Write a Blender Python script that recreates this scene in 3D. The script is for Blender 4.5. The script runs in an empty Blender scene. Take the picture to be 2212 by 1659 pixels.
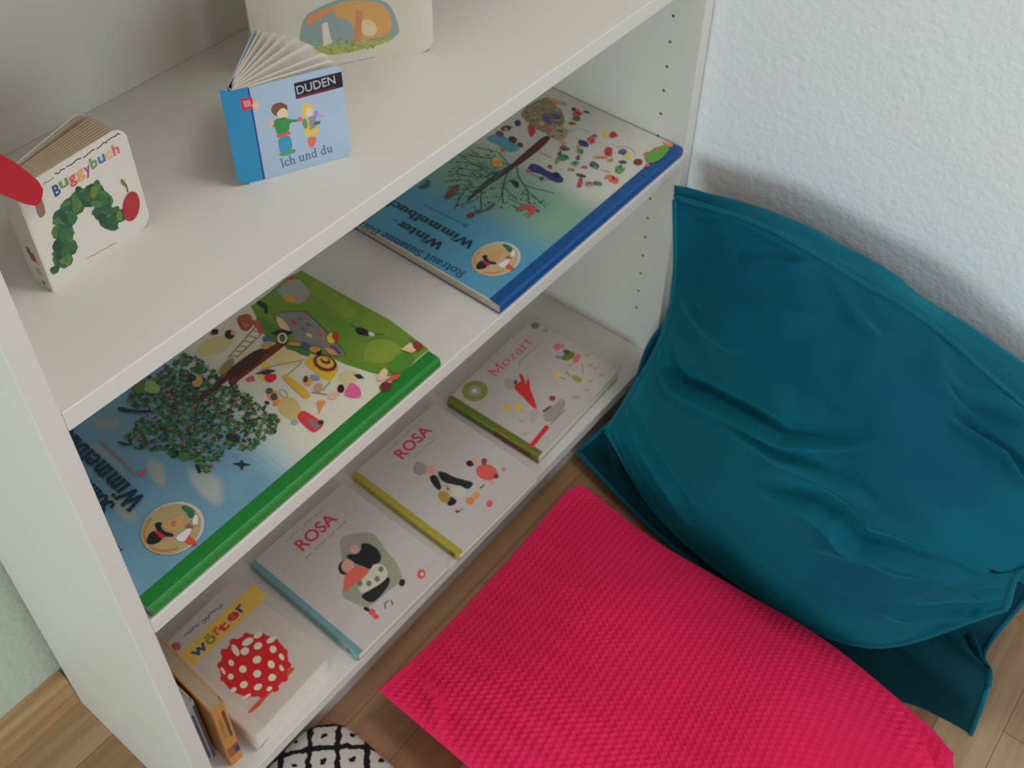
import bpy, bmesh, math, random
from mathutils import Vector, Matrix, Euler
from mathutils.geometry import tessellate_polygon
random.seed(7)
scene = bpy.context.scene
COL = scene.collection

# ---------------------------------------------------------------- camera
# world frame: x runs along the shelf from its left side panel, y into the shelf, z up; z = 0 is the top of the lowest board
cam_data = bpy.data.cameras.new('camera')
cam = bpy.data.objects.new('camera', cam_data)
COL.objects.link(cam)
cam.location = (-0.167311, -0.483338, 1.136649)
cam.rotation_euler = (0.808196, -0.022999, -0.902964)
cam_data.sensor_fit = 'HORIZONTAL'
cam_data.sensor_width = 36.0
cam_data.lens = 2381.500634 / 2212.0 * 36.0
cam_data.shift_x = -0.018485
cam_data.shift_y = -0.106652
cam_data.clip_start = 0.01
cam_data.clip_end = 50
cam_data.dof.use_dof = True
cam_data.dof.focus_distance = 0.62
cam_data.dof.aperture_fstop = 20.0
scene.camera = cam

# ---------------------------------------------------------------- light
world = bpy.data.worlds.new('room_light')
scene.world = world
world.use_nodes = True
wb = world.node_tree.nodes['Background']
wb.inputs[0].default_value = (1.0, 0.84, 0.66, 1)
wb.inputs[1].default_value = 0.33

def area_light(name, loc, target, sx, sy, power, color):
    d = bpy.data.lights.new(name, 'AREA')
    d.shape = 'RECTANGLE'; d.size = sx; d.size_y = sy
    d.energy = power; d.color = color
    o = bpy.data.objects.new(name, d); COL.objects.link(o)
    o.location = loc
    o.rotation_euler = (Vector(target) - Vector(loc)).to_track_quat('-Z', 'Y').to_euler()
    return o
# tall window to the left of the reading corner, then two added fill lights
area_light('window_light', (-2.6, -0.75, 0.55), (0.6, -0.15, 0.25), 1.0, 0.9, 30, (0.68, 0.92, 1.0))
area_light('front_fill_light', (-0.1, -1.95, 0.9), (0.6, -0.15, 0.3), 0.9, 0.9, 8, (0.7, 0.85, 1.0))  # added fill from the front, no actual window known there
area_light('overhead_fill_light', (0.7, -0.6, 2.2), (0.6, -0.15, 0.3), 0.6, 0.6, 13.0, (1.0, 0.99, 1.0))  # added overhead fill to lift upward faces, no actual lamp known there

scene.view_settings.view_transform = 'Standard'
scene.view_settings.look = 'None'
scene.view_settings.exposure = 0.10
scene.view_settings.gamma = 1.0
scene.view_settings.use_curve_mapping = False

# ---------------------------------------------------------------- dimensions
W, D = 0.764487, 0.254416          # clear width and depth of the shelf
TH, PT = 0.0178, 0.0170  # board and side panel thickness
T1, T2 = 0.600571, 0.347124      # top faces of the two upper boards
ZF = -0.1024             # floor
ZTOP = ZF + 1.06

# ---------------------------------------------------------------- materials
def lin(c):
    return tuple((v/255/12.92 if v <= 10.3 else ((v/255+0.055)/1.055)**2.4) for v in c)
def mat(name, rgb, rough=0.5, spec=0.4):
    m = bpy.data.materials.new(name); m.use_nodes = True
    b = m.node_tree.nodes['Principled BSDF']
    b.inputs['Base Color'].default_value = (*lin(rgb), 1)
    b.inputs['Roughness'].default_value = rough
    b.inputs['Specular IOR Level'].default_value = spec
    return m
def nodes(m):
    nt = m.node_tree
    return nt, nt.nodes, nt.links, nt.nodes['Principled BSDF']
def add_bump(m, scale, strength, dist, detail=3.0, coord='Object'):
    nt, N, L, b = nodes(m)
    tc = N.new('ShaderNodeTexCoord'); no = N.new('ShaderNodeTexNoise'); bp = N.new('ShaderNodeBump')
    no.inputs['Scale'].default_value = scale; no.inputs['Detail'].default_value = detail
    bp.inputs['Strength'].default_value = strength; bp.inputs['Distance'].default_value = dist
    L.new(tc.outputs[coord], no.inputs['Vector']); L.new(no.outputs['Fac'], bp.inputs['Height'])
    L.new(bp.outputs['Normal'], b.inputs['Normal'])
def add_mottle(m, rgb_a, rgb_b, scale, detail=4.0, stretch=(1, 1, 1), lo=0.35, hi=0.65):
    nt, N, L, b = nodes(m)
    tc = N.new('ShaderNodeTexCoord'); mp = N.new('ShaderNodeMapping'); no = N.new('ShaderNodeTexNoise'); cr = N.new('ShaderNodeValToRGB')
    mp.inputs['Scale'].default_value = stretch
    no.inputs['Scale'].default_value = scale; no.inputs['Detail'].default_value = detail
    cr.color_ramp.elements[0].position = lo; cr.color_ramp.elements[0].color = (*lin(rgb_a), 1)
    cr.color_ramp.elements[1].position = hi; cr.color_ramp.elements[1].color = (*lin(rgb_b), 1)
    L.new(tc.outputs['Object'], mp.inputs['Vector']); L.new(mp.outputs['Vector'], no.inputs['Vector'])
    L.new(no.outputs['Fac'], cr.inputs['Fac']); L.new(cr.outputs['Color'], b.inputs['Base Color'])

M = {}
M['board'] = mat('white_foil', (222, 218, 209), 0.42, 0.4); add_bump(M['board'], 900, 0.05, 0.0004)
M['hole'] = mat('drilled_hole', (96, 92, 90), 0.9, 0.1)
M['wall'] = mat('woodchip_paint', (240, 240, 240), 0.85, 0.2)
def wall_bump(m):
    nt, N, L, b = nodes(m)
    tc = N.new('ShaderNodeTexCoord')
    n1 = N.new('ShaderNodeTexNoise'); n1.inputs['Scale'].default_value = 95; n1.inputs['Detail'].default_value = 5; n1.inputs['Roughness'].default_value = 0.62
    n2 = N.new('ShaderNodeTexVoronoi'); n2.inputs['Scale'].default_value = 150; n2.feature = 'SMOOTH_F1'
    mx = N.new('ShaderNodeMath'); mx.operation = 'ADD'
    b1 = N.new('ShaderNodeBump'); b1.inputs['Strength'].default_value = 0.42; b1.inputs['Distance'].default_value = 0.0035
    L.new(tc.outputs['Object'], n1.inputs['Vector']); L.new(tc.outputs['Object'], n2.inputs['Vector'])
    sc = N.new('ShaderNodeMath'); sc.operation = 'MULTIPLY'; sc.inputs[1].default_value = 0.35
    L.new(n2.outputs['Distance'], sc.inputs[0])
    L.new(n1.outputs['Fac'], mx.inputs[0]); L.new(sc.outputs[0], mx.inputs[1])
    L.new(mx.outputs[0], b1.inputs['Height']); L.new(b1.outputs['Normal'], b.inputs['Normal'])
wall_bump(M['wall'])
M['wall_back'] = mat('wall_paint', (204, 210, 192), 0.85, 0.2); wall_bump(M['wall_back'])
M['baseboard'] = mat('beech_baseboard', (190, 150, 108), 0.45, 0.4)
add_mottle(M['baseboard'], (176, 134, 92), (204, 166, 122), 14, 5, (0.6, 12, 14))
M['floor'] = mat('laminate_floor', (168, 142, 112), 0.34, 0.5)
def floor_mat(m):
    nt, N, L, b = nodes(m)
    tc = N.new('ShaderNodeTexCoord'); mp = N.new('ShaderNodeMapping')
    mp.inputs['Location'].default_value = (0.0, 0.065, 0)
    br = N.new('ShaderNodeTexBrick')
    br.inputs['Scale'].default_value = 1.0; br.inputs['Brick Width'].default_value = 0.62; br.inputs['Row Height'].default_value = 0.0655
    br.inputs['Mortar Size'].default_value = 0.0006; br.inputs['Mortar Smooth'].default_value = 0.3; br.offset = 0.37; br.inputs['Bias'].default_value = 0.0
    br.inputs['Color1'].default_value = (*lin((168, 124, 88)), 1); br.inputs['Color2'].default_value = (*lin((196, 164, 130)), 1)
    br.inputs['Mortar'].default_value = (*lin((112, 88, 62)), 1)
    gp = N.new('ShaderNodeMapping'); gp.inputs['Scale'].default_value = (2.2, 30, 1)
    gr = N.new('ShaderNodeTexNoise'); gr.inputs['Scale'].default_value = 3.5; gr.inputs['Detail'].default_value = 6
    mixn = N.new('ShaderNodeMix'); mixn.data_type = 'RGBA'; mixn.blend_type = 'MULTIPLY'; mixn.inputs['Factor'].default_value = 0.55
    cr = N.new('ShaderNodeValToRGB'); cr.color_ramp.elements[0].position = 0.3; cr.color_ramp.elements[0].color = (0.62, 0.52, 0.42, 1)
    cr.color_ramp.elements[1].position = 0.62; cr.color_ramp.elements[1].color = (1, 1, 1, 1)
    L.new(tc.outputs['Object'], mp.inputs['Vector']); L.new(mp.outputs['Vector'], br.inputs['Vector'])
    L.new(tc.outputs['Object'], gp.inputs['Vector']); L.new(gp.outputs['Vector'], gr.inputs['Vector'])
    L.new(gr.outputs['Fac'], cr.inputs['Fac'])
    L.new(br.outputs['Color'], mixn.inputs['A']); L.new(cr.outputs['Color'], mixn.inputs['B'])
    L.new(mixn.outputs['Result'], b.inputs['Base Color'])
floor_mat(M['floor'])
M['paper'] = mat('cut_paper', (232, 224, 214), 0.8, 0.2)
M['paper_tan'] = mat('grey_board_pages', (196, 176, 148), 0.85, 0.2)
M['strap'] = mat('red_strap', (192, 28, 46), 0.55, 0.35); add_bump(M['strap'], 700, 0.2, 0.0006)

def print_mat():
    m = bpy.data.materials.new('printed_cover'); m.use_nodes = True
    nt, N, L, b = nodes(m)
    at = N.new('ShaderNodeAttribute'); at.attribute_name = 'ink'
    L.new(at.outputs['Color'], b.inputs['Base Color'])
    b.inputs['Roughness'].default_value = 0.38; b.inputs['Specular IOR Level'].default_value = 0.4
    return m
M['print'] = print_mat()

# ---------------------------------------------------------------- helpers
def tag(o, label=None, cat=None, group=None, kind=None):
    if label: o['label'] = label
    if cat: o['category'] = cat
    if group: o['group'] = group
    if kind: o['kind'] = kind
    return o
def empty(name, loc=(0, 0, 0), mtx=None):
    o = bpy.data.objects.new(name, None); COL.objects.link(o)
    o.empty_display_size = 0.02
    if mtx is not None: o.matrix_world = mtx
    else: o.location = loc
    return o
class MB:
    """collects faces with one ink colour per face and becomes one mesh object"""
    def __init__(s): s.v = []; s.f = []; s.c = []; s.m = []
    def add(s, verts, faces, col=(1, 1, 1), mi=0):
        k = len(s.v); s.v.extend([tuple(p) for p in verts])
        for f in faces:
            s.f.append(tuple(i + k for i in f)); s.c.append(col); s.m.append(mi)
    def box(s, a, b, col=(1, 1, 1), mi=0):
        x0, y0, z0 = a; x1, y1, z1 = b
        s.add([(x0,y0,z0),(x1,y0,z0),(x1,y1,z0),(x0,y1,z0),(x0,y0,z1),(x1,y0,z1),(x1,y1,z1),(x0,y1,z1)],
              [(0,3,2,1),(4,5,6,7),(0,1,5,4),(1,2,6,5),(2,3,7,6),(3,0,4,7)], col, mi)
    def prism(s, outline, z0, z1, col=(1, 1, 1), mi=0, top=None):
        n = len(outline)
        s.add([(x, y, z0) for x, y in outline] + [(x, y, z1) for x, y in outline],
              [tuple(range(n))[::-1]] + [(i, (i+1) % n, n+(i+1) % n, n+i) for i in range(n)], col, mi)
        s.add([(x, y, z1) for x, y in outline], [tuple(range(n))], top or col, mi)
    def build(s, name, mats, parent=None, smooth=False, bevel=0, parent_mtx=None, weld=False):
        me = bpy.data.meshes.new(name)
        me.from_pydata(s.v, [], s.f)
        if not isinstance(mats, (list, tuple)): mats = [mats]
        for m in mats: me.materials.append(m)
        at = me.color_attributes.new('ink', 'FLOAT_COLOR', 'CORNER')
        k = 0; buf = []
        for p, c in zip(me.polygons, s.c):
            p.material_index = s.m[p.index]
            p.use_smooth = smooth
            buf.extend((c[0], c[1], c[2], 1.0) * p.loop_total)
        at.data.foreach_set('color', buf)
        if weld:
            bm = bmesh.new(); bm.from_mesh(me); bmesh.ops.remove_doubles(bm, verts=bm.verts, dist=1e-6)
            bmesh.ops.recalc_face_normals(bm, faces=bm.faces); bm.to_mesh(me); bm.free()
        o = bpy.data.objects.new(name, me); COL.objects.link(o)
        if parent is not None: o.parent = parent
        if bevel:
            bv = o.modifiers.new('bevel', 'BEVEL'); bv.width = bevel; bv.segments = 2; bv.limit_method = 'ANGLE'
            bv.harden_normals = False
        return o
def rrect(x0, y0, x1, y1, r, n=5, corners=(1, 1, 1, 1)):
    """rounded rectangle, corners in order (x0y0, x1y0, x1y1, x0y1)"""
    pts = []
    for (cx, cy, a0, on, px, py) in ((x0+r, y0+r, 180, corners[0], x0, y0), (x1-r, y0+r, 270, corners[1], x1, y0),
                                    (x1-r, y1-r, 0, corners[2], x1, y1), (x0+r, y1-r, 90, corners[3], x0, y1)):
        if not on or r <= 0: pts.append((px, py)); continue
        for i in range(n+1):
            a = math.radians(a0 + 90*i/n); pts.append((cx+r*math.cos(a), cy+r*math.sin(a)))
    return pts
def structure(name, a, b, m, **kw):
    mb = MB(); mb.box(a, b); return tag(mb.build(name, m, **kw), kind='structure')

# ---------------------------------------------------------------- lettering
# pen-drawn serif letters: each glyph is (advance, [strokes]); x-height 0.5, cap height 0.72
SERIF = {
 'W': (.92, [((.04,.72),(.24,0)),((.24,0),(.44,.62)),((.42,.72),(.62,0)),((.62,0),(.86,.72)),((-.03,.71),(.14,.71)),((.33,.71),(.5,.71)),((.76,.71),(.95,.71))]),
 'S': (.5, [((.42,.58),(.36,.7),(.2,.72),(.09,.62),(.11,.48),(.25,.38),(.4,.28),(.43,.13),(.3,.01),(.14,.02),(.06,.16))]),
 'R': (.62, [((.12,0),(.12,.72)),((.12,.71),(.34,.71),(.47,.62),(.46,.46),(.34,.37),(.12,.37)),((.28,.37),(.55,0)),((.0,.01),(.24,.01)),((.47,.01),(.64,.01)),((.0,.71),(.14,.71))]),
 'B': (.6, [((.12,0),(.12,.72)),((.12,.71),(.34,.71),(.45,.62),(.44,.47),(.32,.39),(.12,.38)),((.3,.39),(.48,.3),(.5,.14),(.36,.01),(.12,.01)),((.0,.01),(.14,.01)),((.0,.71),(.14,.71))]),
 'M': (.84, [((.12,0),(.12,.72)),((.12,.72),(.4,.06)),((.4,.06),(.7,.72)),((.7,.72),(.7,0)),((.0,.01),(.24,.01)),((.58,.01),(.82,.01)),((.0,.71),(.16,.71)),((.66,.71),(.82,.71))]),
 'I': (.34, [((.17,0),(.17,.72)),((.04,.01),(.3,.01)),((.04,.71),(.3,.71))]),
 'i': (.28, [((.14,0),(.14,.48)),((.14,.66),(.15,.72)),((.03,.47),(.15,.48)),((.03,.01),(.25,.01))]),
 'l': (.28, [((.14,0),(.14,.78)),((.03,.77),(.15,.78)),((.03,.01),(.25,.01))]),
 'm': (.82, [((.13,0),(.13,.48)),((.13,.36),(.24,.48),(.36,.44),(.38,.3),(.38,0)),((.38,.34),(.5,.48),(.62,.44),(.65,.3),(.65,0)),((.03,.47),(.14,.48)),((.03,.01),(.23,.01)),((.29,.01),(.47,.01)),((.56,.01),(.76,.01))]),
 'n': (.56, [((.13,0),(.13,.48)),((.13,.36),(.25,.48),(.38,.44),(.41,.3),(.41,0)),((.03,.47),(.14,.48)),((.03,.01),(.23,.01)),((.32,.01),(.51,.01))]),
 'h': (.56, [((.13,0),(.13,.78)),((.13,.34),(.25,.48),(.38,.44),(.41,.3),(.41,0)),((.03,.77),(.14,.78)),((.03,.01),(.23,.01)),((.32,.01),(.51,.01))]),
 'u': (.56, [((.13,.48),(.13,.16),(.18,.03),(.3,.02),(.4,.12)),((.41,.48),(.41,0)),((.03,.47),(.14,.47)),((.31,.47),(.42,.47)),((.4,.01),(.51,.01))]),
 'e': (.46, [((.08,.27),(.4,.27),(.38,.41),(.26,.49),(.12,.42),(.07,.25),(.12,.07),(.27,.0),(.41,.1))]),
 'c': (.44, [((.38,.37),(.33,.47),(.2,.48),(.09,.38),(.07,.22),(.13,.06),(.26,.0),(.39,.1))]),
 'o': (.52, [((.26,.49),(.12,.42),(.07,.24),(.12,.07),(.26,0),(.4,.07),(.45,.24),(.4,.42),(.26,.49))]),
 'a': (.48, [((.1,.38),(.2,.48),(.32,.44),(.36,.32),(.36,.06),(.44,.01)),((.36,.28),(.16,.24),(.07,.13),(.13,.01),(.25,.02),(.36,.12))]),
 'b': (.54, [((.13,.02),(.13,.78)),((.13,.36),(.24,.48),(.38,.43),(.45,.26),(.4,.07),(.27,0),(.13,.08)),((.03,.77),(.14,.78))]),
 'd': (.56, [((.4,.0),(.4,.78)),((.4,.38),(.28,.48),(.14,.42),(.08,.24),(.13,.06),(.27,0),(.4,.1)),((.3,.77),(.41,.78)),((.4,.01),(.5,.01))]),
 'r': (.4, [((.13,0),(.13,.48)),((.13,.34),(.22,.47),(.35,.45)),((.03,.47),(.14,.48)),((.03,.01),(.24,.01))]),
 's': (.4, [((.33,.38),(.27,.47),(.14,.46),(.09,.36),(.17,.27),(.31,.2),(.34,.1),(.25,.01),(.12,.02),(.06,.12))]),
 't': (.34, [((.14,.64),(.14,.1),(.2,.01),(.31,.05)),((.02,.47),(.3,.47))]),
 'v': (.5, [((.06,.48),(.24,0)),((.24,0),(.43,.48)),((0,.47),(.14,.47)),((.34,.47),(.5,.47))]),
 'z': (.46, [((.08,.46),(.38,.46),(.08,.02),(.4,.02))]),
 '-': (.34, [((.05,.24),(.29,.24))]),
 ' ': (.26, []),
}
def serif_text(text, size, pen=0.085, thin=0.035, italic=0.0, squeeze=1.0):
    """quads of a broad pen held upright: vertical strokes thick, horizontal strokes thin"""
    out = []; x = 0
    for ch in text:
        adv, strokes = SERIF.get(ch, SERIF[' '])
        for st in strokes:
            for a, b in zip(st[:-1], st[1:]):
                dx, dy = b[0]-a[0], b[1]-a[1]; L = math.hypot(dx, dy) or 1
                nx, ny = -dy/L, dx/L
                w = (thin + (pen-thin)*abs(nx))/2
                ex, ey = dx/L*w*0.35, dy/L*w*0.35
                q = [(a[0]-ex+nx*w, a[1]-ey+ny*w), (a[0]-ex-nx*w, a[1]-ey-ny*w), (b[0]+ex-nx*w, b[1]+ey-ny*w), (b[0]+ex+nx*w, b[1]+ey+ny*w)]
                out.append([((x+px*1.0 + italic*py)*size*squeeze, py*size) for px, py in q])
        x += adv
    return out, x*size*squeeze
_font_cache = {}
def sans_text(text, size, bold=0.0, squeeze=1.0):
    c = bpy.data.curves.new('lettering', 'FONT'); c.body = text; c.size = 1.0; c.offset = bold; c.resolution_u = 3
    o = bpy.data.objects.new('lettering', c); COL.objects.link(o)
    dg = bpy.context.evaluated_depsgraph_get(); ev = o.evaluated_get(dg); me = ev.to_mesh()
    vs = [(v.co.x*size*squeeze, v.co.y*size) for v in me.vertices]; fs = [tuple(p.vertices) for p in me.polygons]
    ev.to_mesh_clear(); bpy.data.objects.remove(o); bpy.data.curves.remove(c)
    return vs, fs, max([v[0] for v in vs] or [0])

# ---------------------------------------------------------------- printed artwork
MMX = 0.001
def draw(mb, items, z, mi=0):
    """items are in book millimetres (u across the cover, v up the cover); each lies a few microns above the one before"""
    order = sorted(range(len(items)), key=lambda i: (items[i][1], i)); zz = z
    for rank in order:
        it = items[rank]; k, lv = it[0], it[1]; zz += 0.000004; col = lin(it[2]) if k != 'f' else None
        if k in 'pq':
            c = it[3]; pts = [(c[i]*MMX, c[i+1]*MMX, zz) for i in range(0, len(c), 2)]
            if k == 'q':                    # soft outline: corners cut twice
                for _ in range(2):
                    pts = [p for a, b in zip(pts, pts[1:]+pts[:1]) for p in ((a[0]*.78+b[0]*.22, a[1]*.78+b[1]*.22, zz), (a[0]*.22+b[0]*.78, a[1]*.22+b[1]*.78, zz))]
            tri = tessellate_polygon([[Vector(p) for p in pts]])
            tri = [t if ((pts[t[1]][0]-pts[t[0]][0])*(pts[t[2]][1]-pts[t[0]][1]) - (pts[t[1]][1]-pts[t[0]][1])*(pts[t[2]][0]-pts[t[0]][0])) > 0 else t[::-1] for t in tri]
            mb.add(pts, tri, col, mi)
        elif k == 's':                      # stroke: width, points
            w = it[3]*MMX/2; c = it[4]; P = [(c[i]*MMX, c[i+1]*MMX) for i in range(0, len(c), 2)]
            for a, b in zip(P[:-1], P[1:]):
                zz += 0.0000006
                dx, dy = b[0]-a[0], b[1]-a[1]; L = math.hypot(dx, dy) or 1e-9
                nx, ny = -dy/L*w, dx/L*w; ex, ey = dx/L*w*.5, dy/L*w*.5
                mb.add([(a[0]-ex-nx, a[1]-ey-ny, zz), (b[0]+ex-nx, b[1]+ey-ny, zz), (b[0]+ex+nx, b[1]+ey+ny, zz), (a[0]-ex+nx, a[1]-ey+ny, zz)], [(0, 1, 2, 3)], col, mi)
        elif k == 'f':                      # leaves scattered inside an outline: colours, count, size, seed, outline
            cols, nn, sz, seed, c = it[2], it[3], it[4]*MMX, it[5], it[6]
            R = random.Random(seed); P = [(c[i]*MMX, c[i+1]*MMX) for i in range(0, len(c), 2)]
            xs = [p[0] for p in P]; ys = [p[1] for p in P]; m = 0
            while m < nn:
                x, y = R.uniform(min(xs), max(xs)), R.uniform(min(ys), max(ys)); ins = False; j = len(P)-1
                for i in range(len(P)):
                    if (P[i][1] > y) != (P[j][1] > y) and x < (P[j][0]-P[i][0])*(y-P[i][1])/(P[j][1]-P[i][1])+P[i][0]: ins = not ins
                    j = i
                if not ins: continue
                m += 1; a = R.random()*6.283; l = sz*R.uniform(.6, 1.2); w2 = l*.32; ca, sa = math.cos(a), math.sin(a); zz += 0.0000006; z3 = zz
                mb.add([(x-ca*l/2, y-sa*l/2, z3), (x+sa*w2, y-ca*w2, z3), (x+ca*l/2, y+sa*l/2, z3), (x-sa*w2, y+ca*w2, z3)], [(0, 1, 2, 3)], lin(cols[R.randrange(len(cols))]), mi)
        elif k in 'tT':                     # text: string, u, v, angle, wanted length, height, bold, slant
            s, u, v, ang, length, h, bold, sl = it[3:11]
            ca, sa = math.cos(math.radians(ang)), math.sin(math.radians(ang))
            def tf(p): 
                x, y = p[0]+sl*p[1], p[1]
                return (u*MMX + x*ca - y*sa, v*MMX + x*sa + y*ca, zz)
            if k == 't':
                quads, Lx = serif_text(s, h*MMX/0.72, pen=bold, thin=bold*.42)
                q = length*MMX/Lx
                for qi, qd in enumerate(quads): mb.add([(lambda t, e: (t[0], t[1], t[2]+e))(tf((p[0]*q, p[1])), qi*0.0000006) for p in qd], [(0, 1, 2, 3)], col, mi)
            else:
                vs, fs, Lx = sans_text(s, h*MMX/0.72, bold)
                q = length*MMX/Lx
                mb.add([tf((p[0]*q, p[1])) for p in vs], fs, col, mi)
def grad(mb, x0, y0, x1, y1, z, fn, nx=1, ny=1, mi=0):
    for i in range(nx):
        for j in range(ny):
            a, b = x0+(x1-x0)*i/nx, x0+(x1-x0)*(i+1)/nx; c, d = y0+(y1-y0)*j/ny, y0+(y1-y0)*(j+1)/ny
            mb.add([(a, c, z), (b, c, z), (b, d, z), (a, d, z)], [(0, 1, 2, 3)], fn((a+b)/2, (c+d)/2), mi)
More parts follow.
